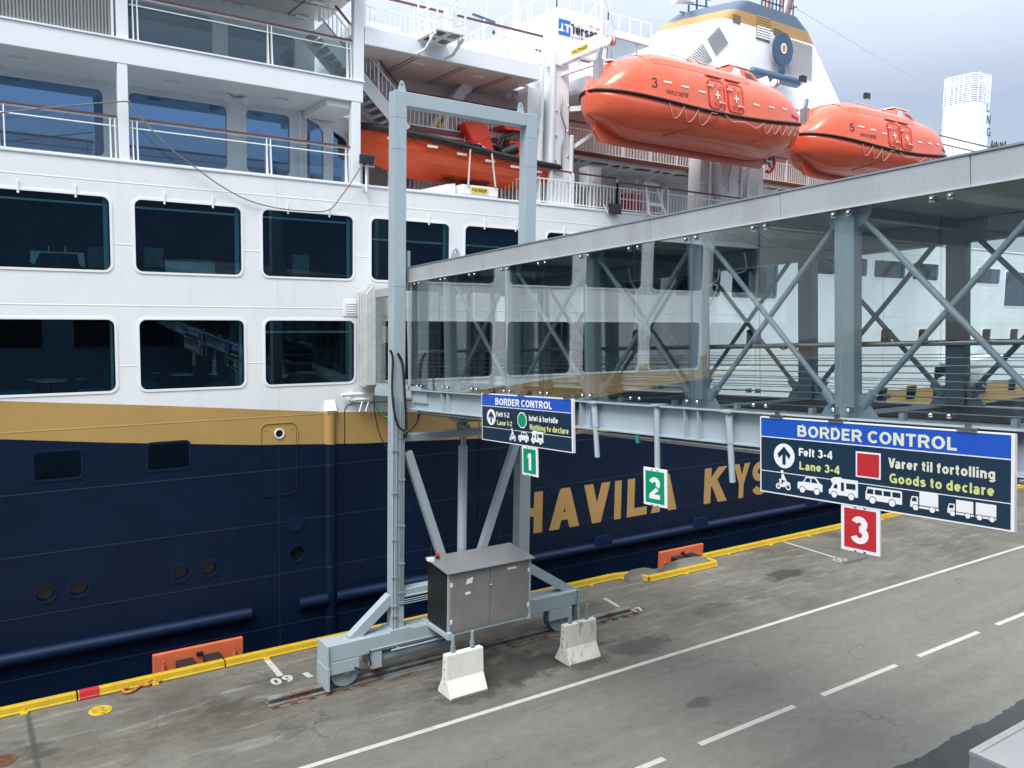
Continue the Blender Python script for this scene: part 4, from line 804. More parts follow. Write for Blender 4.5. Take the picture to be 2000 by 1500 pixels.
# fittings behind the lower railing
c = PY(1155, 345, 22.2); m = MB(); m.box(c.x-.30, c.x+.28, 22.0, 22.5, c.z-.33, c.z+.3); m.box(c.x-.12, c.x-.05, 22.1, 22.2, 12, c.z-.3); m.box(c.x+.06, c.x+.13, 22.1, 22.2, 12, c.z-.3); m.box(c.x-.12, c.x+.2, 21.97, 22.0, c.z-.2, c.z+.2)
m.build('control_box', WHITE2, ship, bevel=.02)
m = MB(); c = PY(1230, 390, 24.5); m.box(c.x-.4, c.x+.45, 24.3, 24.6, 12.05, 13.2); m.build('fire_hose_box', RED, ship, bevel=.03)
m = MB(); c = PY(1275, 395, 21.62)
for s_ in (-.33, .33): m.bar((c.x+s_*1.25, 21.35, 12.0), (c.x+s_*.75, 21.75, 13.15), .10, .06)
for k in (.35, .98): m.bar((c.x-.33, 21.35+.4*k, 12+1.15*k), (c.x+.33, 21.35+.4*k, 12+1.15*k), .06, .10)
m.build('pilot_ladder_frame', WHITE, ship, bevel=.01)
m = MB(); c = PY(1378, 390, 22.3); m.box(c.x-.35, c.x+.4, 22.2, 22.7, 12.5, 13.1); m.build('control_box', WHITE2, ship, bevel=.02)
m = MB()
for x in (20.9, 21.9, 22.4, 23.5): m.bar((x, 24, 12), (x, 24, 13.7), .06, .06)
m.bar((20.9, 24, 12.9), (23.5, 24, 12.9), .05, .05); m.bar((20.9, 24, 12.5), (23.5, 24, 12.5), .05, .05); m.build('pipe_rack', WHITE2, ship)
for (px, py) in ((1200, 407),):
    c = PY(px, py, 21.4); m = MB(); m.box(c.x-.24, c.x+.24, 21.30, 21.42, c.z-.19, c.z+.15, 0); m.bar((c.x-.27, 21.4, c.z-.2), (c.x-.27, 21.6, c.z+.1), .03, .03, 1); m.build('floodlight', [LENS, WHITE2], ship, bevel=.02)
# floodlight on its post at the end of the balcony
c = PY(714, 313, 21.3); m = MB(); m.box(c.x-.20, c.x+.22, 21.16, 21.30, c.z-.12, c.z+.15, 0); m.build('floodlight', LENS, ship, bevel=.03)
m = MB(); m.tube([(c.x+.03, 21.32, c.z-.15), (c.x+.03, 21.32, 11.85)], .035, 8); m.tube([(c.x-.22, 21.24, c.z+.02), (c.x-.22, 21.26, c.z-.16), (c.x+.24, 21.26, c.z-.16), (c.x+.24, 21.24, c.z+.02)], .015, 6); m.tube([(c.x+.03, 21.32, 12.0), (c.x+.03, HY, 11.9)], .03, 6); m.build('floodlight_post', WHITE2, ship)
# stairway from the boat deck down to the mid deck
st = thing('stairway', None, None); st.parent = ship; st.location = -worigin(ship)
YS = 22.55
T0 = PY(640, 20, YS); A = PY(709, 146, YS); B = PY(757, 205, YS); dv = (B-A)/(B.x-A.x)
top = A + dv*(8.7-A.x); bot = A + dv*(11.35-A.x)
for Yq in (YS, YS+1.0):
    m = MB(); m.bar(V((top.x, Yq, top.z-.12)), V((bot.x, Yq, bot.z-.12)), .03, .42); m.build('stringer', WHITE, st)
m = MB()
for i in range(15):
    p = top.lerp(bot, (i+.5)/15); m.box(p.x-.13, p.x+.13, YS+.02, YS+.98, p.z-.12, p.z-.09)
m.build('treads', GREYD, st)
m = MB(); off = V((0, 0, .95)); m.bar(top+off, bot+off, .06, .05); m.build('cap_rail', WOOD, st)
m = MB(); m.bar(top+ZA*.72, bot+ZA*.72, .035, .035); m.bar(top+ZA*.14, bot+ZA*.14, .03, .03)
for i in range(22):
    p = top.lerp(bot, i/21); m.bar(p+ZA*.05, p+ZA*.72, .022, .022, up=(1, 0, 0))
for i in range(4):
    p = top.lerp(bot, i/3); m.bar(p+ZA*.0, p+ZA*.95, .05, .05, up=(1, 0, 0))
m.build('pickets', WHITE2, st)
m = MB(); m.box(bot.x-.1, bot.x+.7, YS-.1, YS+1.1, bot.z-.35, bot.z-.25); m.build('landing', WALLG, st)
# small raft platform hung outside the boat deck, with its guard rails
pf = thing('raft_platform', None, None); pf.parent = ship; pf.location = -worigin(ship)
zp = 16.22; q0 = PZ(854, 57, zp); q1 = PZ(912, 68, zp); yo = q0.y; xa, xb = q0.x, q1.x
m = MB(); m.box(xa, xb, yo, HY-.02, zp, zp+.07); m.build('platform_floor', WALLG, pf)
m = MB()
for i in range(2):
    for j in range(2): m.box(xa+.1+(xb-xa)*.5*i, xa-.1+(xb-xa)*.5*(i+1), yo+.12+(HY-yo)*.5*j, yo-.12+(HY-yo)*.5*(j+1), zp-.012, zp-.002)
m.build('floor_grating', LENS, pf)
m = MB()
for x in (xa, xb):
    m.bar((x, HY, 15.86), (x, HY-.45, 15.86), .06, .06); m.bar((x, HY-.45, 15.86), (x, yo+.1, zp-.05), .06, .06); m.bar((x, HY-.75, 15.98), (x, HY-.75, zp), .05, .05)
m.build('platform_bracket', WHITE2, pf)
m = MB()
cs = [(xa, HY), (xa, yo), (xb, yo), (xb, HY)]
for (a, b) in zip(cs[:-1], cs[1:]):
    for h in (.35, .7, 1.1): m.bar((*a, zp+h), (*b, zp+h), .035, .035)
for (x, y) in cs + [(xa, (HY+yo)/2), (xb, (HY+yo)/2), ((xa+xb)/2, yo)]: m.bar((x, y, zp), (x, y, zp+1.12), .04, .04, up=(1, 0, 0))
m.build('guard_rail', WHITE2, pf)
m = MB(); m.box(xb-.45, xb-.15, yo+.2, yo+.45, zp+.10, zp+.75); m.build('lifejacket_box', WHITE2, pf, bevel=.02)
# deckhouse with the shipyard's panel, roof overhang, masts
HX0, HX1, HYF = 17.9, 20.25, 24.0
m = MB(); m.box(HX0, HX1, HYF, 31, 16.28, 19.22); m.build('deckhouse', WHITE, ship, bevel=.03)
m = MB(); m.box(HX1, 22.4, HYF, 27.5, 18.72, 18.98); m.box(HX1, HX1+.2, HYF+.1, HYF+.3, 16.3, 18.72); m.build('deckhouse_roof', WHITE, ship)
m = MB(); m.box(HX1+.05, 22.35, HYF+.05, 27.45, 18.69, 18.715); m.build('roof_underside', GREYD, ship)
m = MB(); m.bar((21.9, HYF+.2, 16.3), (21.9, HYF+.2, 18.7), .08, .08); m.build('roof_post', WHITE2, ship)
pn = thing('shipyard_panel', None, None); pn.parent = ship; pn.location = -worigin(ship)
pa = PY(1090, 12, HYF-.05); pb = PY(1176, 112, HYF-.05)
m = MB(); m.box(pa.x, pb.x, HYF-.06, HYF-.02, 17.7, 19.2); m.build('panel_board', WHITE2, pn)
lx0, lx1 = PY(1088, 50, HYF-.06).x+.06, PY(1114, 55, HYF-.06).x; lz1 = PY(1100, 38, HYF-.06).z; lz0 = PY(1100, 69, HYF-.06).z
w_, h_ = lx1-lx0, lz1-lz0; P_ = lambda a, b: (lx0+w_*a, lz0+h_*b)
m = MB(); m.flat([[P_(*q) for q in ((0, .34), (.22, .42), (.22, .78), (.38, .78), (.38, .36), (.56, .36), (.56, .26), (0, .22), (0, 0), (1, 0), (1, .60), (.84, .60), (.84, .22), (.66, .22), (.66, .64), (.46, .64), (.46, .78), (1, .78), (1, 1), (0, 1))]], (0, HYF-.06, 0), XA, ZA, .008, 0, .002); m.build('logo_mark', LOGOB, pn)
m = MB(); tx0 = PY(1115, 60, HYF-.06).x; tx1 = PY(1169, 75, HYF-.06).x; write(m, 'Tersan', (tx0, HYF-.062, lz0+.13), XA, ZA, h_*.62, tx1-tx0, s=.19, track=.05, t=.004, off=.001)
write(m, 'SHIPYARD', (tx0+.03, HYF-.062, lz0-.02), XA, ZA, h_*.12, tx1-tx0-.02, s=.15, track=.6, t=.004, off=.001); m.build('panel_lettering', mat('dark_logo_ink', (.02, .03, .07), .5), pn)
def pole(pts, r, name='mast', mt=WHITE2):
    return MB().tube(pts, r, 8).build(name, mt, ship)
def mastpx(px, py0, py1, Y, r): a = PY(px, py0, Y); b = PY(px, py1, Y); pole([(a.x, Y, a.z), (a.x, Y, b.z)], r)
mastpx(1009, -40, 62, 25, .11); mastpx(1178, -60, 150, 23.6, .05); mastpx(1069, -10, 30, 25, .02); mastpx(1016, 24, 60, 25, .03); mastpx(1038, 18, 45, 25, .03)
a = PY(1178, -10, 23.6)
for px, py in ((1143, 42), (1201, 57)): b = PY(px, py, 23.9); MB().tube([a, b], .022, 6).build('mast_stay', WHITE2, ship)
a = PY(945, 38, 25); m = MB(); m.bar((a.x-.45, 25, a.z+.08), (a.x+.45, 25, a.z-.02), .10, .06, 0); m.tube([(a.x, 25, a.z), (a.x, 25, 16.3)], .05, 8, 1); m.tube([(a.x+.1, 25, a.z), (a.x+.1, 25, a.z+.9)], .015, 6, 1); m.build('radar_scanner', [NAVY2, WHITE2], ship)
a = PY(1127, 44, 23.9); m = MB(); m.box(a.x-.14, a.x+.14, 23.75, 23.9, a.z-.18, a.z+.2); m.build('junction_box', WALLG, ship, bevel=.02)
a = PY(1160, 48, 23.7); m = MB(); m.tube([(a.x-.02, 23.8, a.z), (a.x-.06, 23.6, a.z)], .11, 14); m.tube([(a.x+.24, 23.8, a.z-.04), (a.x+.28, 23.6, a.z-.06)], .11, 14); m.build('deck_loudspeaker', WHITE2, ship)
m = MB(); hz = 19.22
for (p, q) in (((HX0, HYF), (HX1, HYF)), ((HX0, HYF), (HX0, 31)), ((HX1, HYF), (22.4, HYF))):
    zz = hz if q[0] < 22 else 18.98
    for h in (.55,): m.bar((*p, zz+h), (*q, zz+h), .03, .03)
    for i in range(5):
        a = V((*p, zz)).lerp(V((*q, zz)), i/4); m.bar(a, a+ZA*.55, .03, .03, up=(1, 0, 0))
m.build('roof_railing', WHITE2, ship)
# white lockers and vents standing on the boat deck behind the rail
m = MB()
for x, w, h in ((9.9, 1.6, .75), (12.0, 1.4, .8), (14.0, 1.9, .9), (16.4, 1.1, 1.0)): m.box(x, x+w, 23.2, 24.1, 16.28, 16.28+h)
m.build('deck_lockers', WHITE, ship, bevel=.03)
m = MB()
for i in range(6): m.box(11.0+i*.14, 11.08+i*.14, 23.17, 23.2, 16.4, 16.75)
for i in range(8): m.box(14.2+i*.2, 14.3+i*.2, 23.17, 23.2, 16.35, 16.6)
m.build('locker_louvre', LENS, ship)
a = PY(978, 66, 23); m = MB(); m.tube([(a.x-.25, 23, a.z), (a.x+.25, 23, a.z-.04)], .09, 12, 0); m.dome((a.x-.26, 23, a.z), .085, (-1, 0, 0), 1); m.build('searchlight', [WHITE2, NAVY2], ship)
# ------------------------------------------------ davits
def davit(px0, px1, armx, arm=True):
    d = thing('davit', None, None); d.parent = ship; d.location = -worigin(ship)
    a = PY(px0, 250 if arm else 330, 22.2).x; b = PY(px1, 250 if arm else 330, 22.2).x
    m = MB(); m.add([(a, 21.9, 12), (b, 21.9, 12), (b, 22.7, 12), (a, 22.7, 12), (a+.1, 21.95, 17.0), (b-.1, 21.95, 17.0), (b-.1, 22.6, 17.0), (a+.1, 22.6, 17.0)], [(0, 1, 5, 4), (1, 2, 6, 5), (2, 3, 7, 6), (3, 0, 4, 7), (4, 5, 6, 7)])
    m.box(a-.12, a, 21.84, 22.0, 12, 16.9); m.box(b, b+.10, 21.84, 22.0, 12, 14.4); m.box(a-.05, b+.05, 21.86, 21.9, 12.1, 12.4)
    m.build('pillar', WHITE, d, bevel=.02)
    m = MB()
    for z in (12.7, 13.5, 14.3, 15.1): m.dome((a+.12, 21.9, z), .04, (0, -1, 0)); m.dome((b-.1, 21.9, z+.2), .05, (0, -1, 0))
    m.tube(smoothpts([(a+.3, 21.86, 15.6), (a+.22, 21.8, 15.0), (a+.42, 21.8, 14.5), (a+.3, 21.82, 13.9), (a+.35, 21.86, 13.2)]), .025, 6)
    m.build('fastenings', STEEL, d)
    m = MB(); m.box(a-.75, a-.1, 22.3, 22.9, 12, 15.8); m.box(a-.7, a-.15, 22.2, 22.35, 13.5, 13.56); m.box(a-.7, a-.15, 22.2, 22.35, 14.5, 14.56); m.bar((a-.42, 22.1, 12), (a-.30, 22.1, 17.0), .10, .10); m.build('winch_frame', WHITE, d, bevel=.015)
    m = MB(); m.bar((b+.02, 22.1, 12.9+1.0), (b+1.3, 21.2, 15.0), .11, .11); m.bar((b, 22.1, 15.25), (b+1.15, 21.3, 15.38), .16, .16); m.build('stay_strut', WHITE, d)
    p0 = V((a+.30, 22.0, 16.75)); p1 = V((a+1.05, 20.75, 17.18))
    m = MB(); m.bar(p0, p1, .26, .44); m.bar(p0-ZA*.5, p1-ZA*.62, .10, .12); m.bar(p0-ZA*.1+(p1-p0)*.45, p0-ZA*.5+(p1-p0)*.35, .12, .16); m.box(a-.05, b-.2, 21.85, 22.4, 16.5, 17.05); m.build('arm', WHITE, d, bevel=.02)
    dr = (p1-p0).normalized(); U = V((dr.x, dr.y, dr.z)); sd = dr.cross(ZA).normalized(); Vv = sd.cross(dr)
    m = MB(); O = p0+dr*.42+sd*.132 - Vv*.10; m.flat([rr(0, .62, 0, .17, .08)], O, U, Vv, .006)
    lb = m.build('maker_label', YLAB, d); m = MB(); write(m, 'PALFINGER', O+U*.05+Vv*.035+sd*.007, U, Vv, .10, .52, s=.17, track=.08, t=.002); m.build('label_lettering', INK, lb)
    m = MB(); h = V((p1.x+.16, p1.y-.10, p1.z-.15))
    for k in range(4): m.cyl((h.x-.10+.06*k, h.y-.05, h.z+.12), (h.x-.07+.06*k, h.y-.05, h.z+.12), .13, 14, 1 if k % 2 else 0)
    m.tube([h, h-ZA*.45], [.09, .11], 10, 2); m.tube([h-ZA*.45, h-ZA*.50], .16, 12)
    for s_ in (-.05, .06): m.tube([(h.x+s_, h.y, h.z-.45), (h.x+s_*.8-.1, h.y-.05, h.z-1.15)], .016, 6)
    m.tube([(h.x-.26, h.y, h.z), (h.x-.22, h.y, h.z-1.5)], .012, 6)
    m.build('hook_block', [WALLG, RUSTO, STEEL], d)
    return h
HOOK3 = davit(1070, 1104, 1100)
HOOK5 = davit(1402, 1438, 1440, True)
davit(1466, 1494, 1500, False) if False else None
m = MB(); a = PY(1450, 330, 22.2).x; b = PY(1480, 330, 22.2).x
m.box(a, a+.12, 21.9, 22.4, 12, 14.4); m.box(b-.25, b, 21.9, 22.5, 12, 14.4); m.box(a, b, 22.2, 22.4, 13.2, 13.3); m.box(a-.1, b+.1, 21.8, 22.2, 12.5, 12.95); m.build('winch_frame', WHITE, ship, bevel=.02)
# rescue boat davit (A-frame jib with sheaves) and its cradle
rd = thing('rescue_davit', None, None); rd.parent = ship; rd.location = -worigin(ship)
YR = 24.0-.55
a = PY(905, 172, YR); b = PY(830, 275, YR); dd = (a-b)
bb = b - dd*.35
m = MB(); m.bar(bb, a, .34, .40, up=(0, 1, 0)); m.build('jib', WHITE, rd, bevel=.03)
c1 = PY(862, 238, YR-.25); dr = dd.normalized(); nn = V((0, -1, 0)); vv = nn.cross(dr)
m = MB()
for k in range(4): m.cyl((a.x+.02, YR-.22+.1*k, a.z+.02), (a.x+.02, YR-.16+.1*k, a.z+.02), .20, 16, k % 2)
m.build('sheaves', [WHITE2, STEEL], rd)
O = c1 - dr*.42 - vv*.10; U2 = dr; V2 = vv if vv.cross(dr).y > 0 else vv
m = MB(); m.flat([rr(0, .85, 0, .2, .09)], V((O.x, YR-.21, O.z)), dr, nn.cross(dr) if (dr.cross(nn.cross(dr))).y < 0 else dr.cross(nn), .008); lb = m.build('maker_label', YLAB, rd)
vq = nn.cross(dr)
m = MB(); write(m, 'PALFINGER', V((O.x, YR-.222, O.z))+dr*.06+vq*.045, dr, vq, .11, .72, s=.17, track=.08, t=.002); m.build('label_lettering', INK, lb)
m = MB(); m.add([(bb.x+.2, YR+.3, 12.4), (bb.x+2.2, YR+.3, 12.4), (a.x-.1, YR+.3, a.z-.9), (a.x-.4, YR+.3, a.z-.6)], [(0, 1, 2, 3)]); m.add([(bb.x+.2, YR+.34, 12.4), (bb.x+2.2, YR+.34, 12.4), (a.x-.1, YR+.34, a.z-.9), (a.x-.4, YR+.34, a.z-.6)], [(3, 2, 1, 0)]); m.build('gusset_plate', BWR, rd)
c = PY(936, 374, 21.75); m = MB(); m.box(c.x-.62, c.x+.66, 21.7, 22.6, c.z-.12, c.z+.16); m.add([(c.x-.62, 21.7, c.z-.12), (c.x+.66, 21.7, c.z-.12), (c.x+.55, 22.1, c.z-.30), (c.x-.50, 22.1, c.z-.30)], [(0, 1, 2, 3)])
m.build('cradle_beam', WHITE, rd, bevel=.02)
m = MB(); m.flat([rr(c.x-.36, c.x+.30, c.z-.07, c.z+.10, .08)], (0, 21.69, 0), XA, ZA, .008); lb = m.build('maker_label', YLAB, rd)
m = MB(); write(m, 'PALFINGER', (c.x-.29, 21.68, c.z-.03), XA, ZA, .095, .52, s=.17, track=.08, t=.002); m.build('label_lettering', INK, lb)
m = MB(); m.add([(c.x-2.0, 22.0, 12.0), (c.x-.7, 22.0, 12.0), (c.x-.7, 22.0, c.z+.2), (c.x-1.0, 22, c.z+.15), (c.x-1.9, 22, c.z-.1)], [(0, 1, 2, 3, 4)]); m.add([(c.x-2.0, 22.2, 12.0), (c.x-.7, 22.2, 12.0), (c.x-.7, 22.2, c.z+.2), (c.x-1.0, 22.2, c.z+.15), (c.x-1.9, 22.2, c.z-.1)], [(4, 3, 2, 1, 0)]); m.box(c.x-1.95, c.x-.7, 22.0, 22.2, c.z-.15, c.z-.1); m.build('cradle_chock', WHITE, rd)
# ------------------------------------------------ funnel
fn = thing('funnel', None, None); fn.parent = ship; fn.location = -worigin(ship)
FY = 27.0
def F(px, py): p = PY(px, py, FY); return p.x, p.z
(xl0, zl0), (xl1, zl1) = F(1328, 119), F(1414, 34)
(xr0, zr0), (xr1, zr1) = F(1640, 187), F(1596, 89)
sl_l = (xl1-xl0)/(zl1-zl0); sl_r = (xr1-xr0)/(zr1-zr0)
lb_ = PZ(1275, 64, zl1)                          # far corner of the left face at the colour change
depth_l = max(3.0, lb_.y-FY); sk = (lb_.x-xl1)
def ring(z, inset=0.0):
    xl = xl1 + sl_l*(z-zl1); xr = xr1 + sl_r*(z-zr1)
    d = depth_l
    return [V((xl+inset, FY+inset, z)), V((xr-inset, FY+inset, z)), V((xr-inset+.5, FY+2.2, z)), V((xr-inset, FY+d+2.5, z)), V((xl+sk+inset, FY+d, z))]
def band(za, zb, ia, ib, name, mt, cap=False):
    def rnd(rg, z):
        out = []
        n = len(rg)
        for i, p in enumerate(rg):
            a, b = rg[i-1], rg[(i+1) % n]; r_ = .45
            for k in range(5):
                t = k/4; u0 = p + (a-p).normalized()*r_; u1 = p + (b-p).normalized()*r_
                out.append(u0*(1-t)**2 + p*2*t*(1-t) + u1*t*t)
        return out
    A, B = rnd(ring(za, ia), za), rnd(ring(zb, ib), zb); n = len(A); m = MB(); m.add(A+B, [(i, (i+1) % n, n+(i+1) % n, n+i) for i in range(n)], 0, False)
    if cap: m.add(B, [tuple(range(n))])
    return m.build(name, mt, fn)
zt = zl1
band(16.3, zt, 0, 0, 'casing', WHITE)
band(zt, zt+.54, 0, 0, 'gold_band', GOLD); band(zt+.54, zt+1.15, 0, .15, 'navy_cap', NAVY2); band(zt+1.15, zt+1.45, .15, .75, 'navy_cap', NAVY2, True)
def fpoly(px): return [F(x, y) for x, y in px]
def fplate(px, name, mt, t=.05, off=.0, holes=()):
    m = MB(); m.flat([fpoly(px)] + [fpoly(h) for h in holes], (0, FY, 0), XA, ZA, t, 0, off); return m.build(name, mt, fn)
def louvre(px, n, name='louvre'):
    q = fpoly(px); m = MB(); a, b, c_, d_ = [V((x, 0, z)) for x, z in q]
    for i in range(n):
        t0, t1 = (i+.02)/n, (i+.80)/n
        p0, p1 = a.lerp(d_, t0), b.lerp(c_, t0); p2, p3 = b.lerp(c_, t1), a.lerp(d_, t1)
        m.add([V((p.x, FY-.012, p.z)) for p in (p0, p1)] + [V((p.x, FY-.06, p.z)) for p in (p2, p3)], [(0, 1, 2, 3)])
        pass
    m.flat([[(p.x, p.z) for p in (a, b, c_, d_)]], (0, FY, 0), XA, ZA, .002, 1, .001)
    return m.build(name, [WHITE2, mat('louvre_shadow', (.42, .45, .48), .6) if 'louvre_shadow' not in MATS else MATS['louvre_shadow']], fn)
louvre([(1404, 51), (1423, 84), (1399, 110), (1381, 75)], 11); louvre([(1372, 82), (1391, 118), (1374, 133), (1334, 121)], 11)
louvre([(1532, 72), (1587, 89), (1585, 157), (1531, 141)], 26)
GRILL = mat('gold_grille', (.16, .12, .06), .5)
m = MB(); m.box(F(1432, 30)[0], F(1446, 34)[0], FY-.03, FY-.002, F(1440, 46)[1], F(1440, 30)[1]); m.box(F(1478, 45)[0], F(1504, 50)[0], FY-.03, FY-.002, F(1490, 80)[1], F(1490, 46)[1]); m.box(F(1511, 56)[0], F(1526, 60)[0], FY-.03, FY-.002, F(1518, 69)[1], F(1518, 57)[1]); m.build('grille', GRILL, fn)
m = MB()
for k in range(9):
    z = F(1490, 80)[1] + .09 + k*.115; m.box(F(1478, 45)[0], F(1504, 50)[0], FY-.045, FY-.031, z, z+.07, 0 if k > 4 else 1)
m.build('grille_slats', [GOLD, WHITE2], fn)
# emblem: navy disc on a stem over a rounded bar, standing proud of the casing
ec = F(1517, 98); er = (F(1536, 98)[0]-F(1498, 98)[0])/2; erz = er*1.08
m = MB(); m.flat([circ(ec[0], ec[1]-.05, er, 40, erz)], (0, FY-.30, 0), XA, ZA, .10); m.box(F(1510, 130)[0], F(1521, 132)[0], FY-.392, FY-.308, F(1515, 147)[1], ec[1]-erz*.8)
m.build('emblem', NAVY2, fn, bevel=.02)
_a, _b = PY(1470, 141, FY-.42), PY(1556, 162, FY-.42); p, q = (_a.x, _a.z), (_b.x, _b.z); m = MB(); m.tube([(p[0], FY-.42, p[1]), (q[0], FY-.42, q[1])], .24, 14); m.dome((p[0], FY-.42, p[1]), .24, (-1, 0, 0), 0, .9, 14); m.dome((q[0], FY-.42, q[1]), .24, (1, 0, 0), 0, .9, 14); m.build('emblem_bar', NAVY2, fn)
m = MB(); m.flat([circ(ec[0], ec[1]-.02, er*.29, 24, er*.34), circ(ec[0], ec[1]-.02, er*.20, 24, er*.25)], (0, FY-.41, 0), XA, ZA, .02, 0, .0); m.build('emblem_ring', WHITE2, fn)
m = MB(); m.flat([circ(ec[0], ec[1]-.02, er*.20, 24, er*.25)], (0, FY-.41, 0), XA, ZA, .015, 0, .0); m.build('emblem_centre', GOLD, fn)
m = MB(); m.bar((ec[0]-.3, FY, ec[1]), (ec[0]-.3, FY-.3, ec[1]), .06, .06); m.bar((p[0]+.8, FY, p[1]-.2), (p[0]+.8, FY-.4, p[1]), .06, .06); m.bar((q[0]-.8, FY, q[1]-.2), (q[0]-.8, FY-.4, q[1]), .06, .06); m.build('emblem_bracket', WHITE2, fn)
# pipes and rails on the funnel top
a = PY(1520, 28, 29); m = MB(); m.tube([(a.x, 29, a.z-1.2), (a.x+.7, 29, a.z+.9), (a.x+1.25, 29, a.z+2.0)], .32, 14); m.build('exhaust_pipe', mat('heat_tinted_steel', (.30, .20, .20), .35, metal=.6, var=.2, vscale=2), fn)
m = MB(); a = PY(1494, 8, 29); m.tube([(a.x, 29, a.z-.9), (a.x+.1, 29, a.z+.05), (a.x+.2, 29, a.z+.4)], [.3, .28, .1], 12); m.build('vent_cowl', mat('buff_cowl', (.45, .3, .2), .5), fn)
m = MB(); zz = zt+1.45
for (px, n) in (((1405, 2), 0),): pass
xa_, xb_ = xl1+1.2, xr1-1.6
for h in (.35, .75): m.bar((xa_+2.4, FY+.9, zz+h), (xb_, FY+.9, zz+h), .05, .05)
for i in range(7): x = xa_+2.4+(xb_-xa_-2.4)*i/6; m.bar((x, FY+.9, zz-.2), (x, FY+.9, zz+.75), .05, .05, up=(1, 0, 0))
m.build('top_railing', NAVY2, fn)
a = PY(1345, 20, 30); m = MB()
for dx in (0, .55, 1.2): m.bar((a.x+dx, 30, a.z-.5), (a.x+dx, 30, a.z+.75), .07, .07, up=(1, 0, 0))
for h in (-.1, .35, .7): m.bar((a.x-.6, 30, a.z+h-.1), (a.x+1.5, 30, a.z+h+.1), .05, .05)
m.build('equipment_frame', NAVY2, fn)
a = PY(1318, 0, 29.5); m = MB(); m.tube([(a.x-.2, 29.4, a.z), (a.x+.5, 29.5, a.z+.12), (a.x+1.3, 29.6, a.z+.2)], [.22, .2, .1], 12); m.build('searchlight', WHITE2, fn)
a = PY(1549, 25, 28); m = MB(); m.bar((a.x, 28, a.z-.4), (a.x, 28, a.z+.4), .05, .05, up=(1, 0, 0)); m.bar((a.x-.2, 28, a.z+.15), (a.x+.25, 28, a.z+.35), .08, .06); m.build('wire_anchor', NAVY2, fn)
b = PY(2050, 293, 34); MB().tube(sag((a.x, 28, a.z+.3), b, .25, 16), .012, 5).build('aerial_wire', mat('thin_grey_wire', (.35, .37, .4), .5), fn)
a, b = F(1590, 118), F(1588, 205); MB().tube([(a[0], FY-.1, a[1]), (a[0]-.05, FY-.1, b[1])], .025, 6).build('conduit', WHITE2, fn)
m = MB(); m.box(F(1330, 136)[0], F(1640, 205)[0]+1, FY-.05, FY+.1, F(1600, 168)[1]-1.3, F(1600, 168)[1]-1.24); m.build('casing_seam', WALLG, fn)
# LNG vent tower
vt = thing('vent_tower', None, None); vt.parent = ship; vt.location = -worigin(ship)
vy0 = 26.0; vx0 = PY(1907, 200, vy0).x; vx1 = PY(1941, 200, vy0).x; vy1 = vy0*(vx0/PY(1836, 200, vy0).x)
def vring(r=.55): return [(x, y) for x, y in rr(vx0, vx1, vy0, vy1, r, 6)]
cg0 = PY(1910, 197, vy0).z; cg1 = PY(1910, 139, vy0).z
rg = vring(); n = len(rg)
m = MB(); m.add([(x, y, 16) for x, y in rg] + [(x, y, cg0) for x, y in rg], [(i, (i+1) % n, n+(i+1) % n, n+i) for i in range(n)] + [tuple(range(n, 2*n))]); m.build('tower_body', WHITE, vt)
m = MB(); k = 13
for i in range(k):
    z = cg0 + (cg1-cg0)*(i+.6)/k
    for rgo, f in ((rg, 1),): m.add([(x, y, z) for x, y in rg] + [(x, y, z+(cg1-cg0)/k*.42) for x, y in rg], [(j, (j+1) % n, n+(j+1) % n, n+j) for j in range(n)])
for i in range(0, n, 3): x, y = rg[i]; m.bar((x, y, cg0), (x, y, cg1+.05), .05, .05, up=(1, 0, 0))
for i in range(5): m.bar((vx0, vy0+.55+i*(vy1-vy0-1.1)/4, cg0), (vx0, vy0+.55+i*(vy1-vy0-1.1)/4, cg1), .05, .05, up=(1, 0, 0)); m.bar((vx0+.55+i*(vx1-vx0-1.1)/4, vy0, cg0), (vx0+.55+i*(vx1-vx0-1.1)/4, vy0, cg1), .04, .04, up=(1, 0, 0))
m.build('slatted_cage', WHITE2, vt)
m = MB(); m.tube([((vx0+vx1)/2, (vy0+vy1)/2, cg0), ((vx0+vx1)/2, (vy0+vy1)/2, cg1-.3)], .4, 12); m.box(vx0+.35, vx1-.35, vy0+.35, vy1-.35, cg0, cg0+(cg1-cg0)*.75); m.build('vent_pipe_and_backing', GREY, vt)  # pipe, plus a grey box added so the slat gaps read dark
m = MB()
for ch, py in (('L', 210), ('N', 234), ('G', 258)):
    c = PY(1931, py, vy0); write(m, ch, (c.x-.22, vy0-.004, c.z-.25), XA, ZA, .50, .42 if ch != 'L' else .30, s=.14, t=.004)
m.build('lettering', INK, vt)
m = MB(); m.bar((36, 21.9, 17.2), (58, 21.9, 17.2), .06, .05); m.build('far_handrail', NAVY2, ship)
m = MB(); m.box(41, 60, 24.2, 24.3, 16.28, 17.5); m.build('deck_screen', WHITE, ship)
for px, py in ((1567, 155), (1692, 188)):
    c = PY(px, py, 21.9); m = MB(); m.box(c.x-.16, c.x+.16, 21.8, 21.95, c.z-.13, c.z+.13, 0); m.tube(smoothpts([(c.x, 21.95, c.z-.1), (c.x+.12, 21.95, c.z-.4), (c.x-.02, 21.95, c.z-.9), (c.x-.05, 21.95, 16.3)]), .02, 6, 1); m.build('floodlight', [LENS, WALLG], ship, bevel=.02)
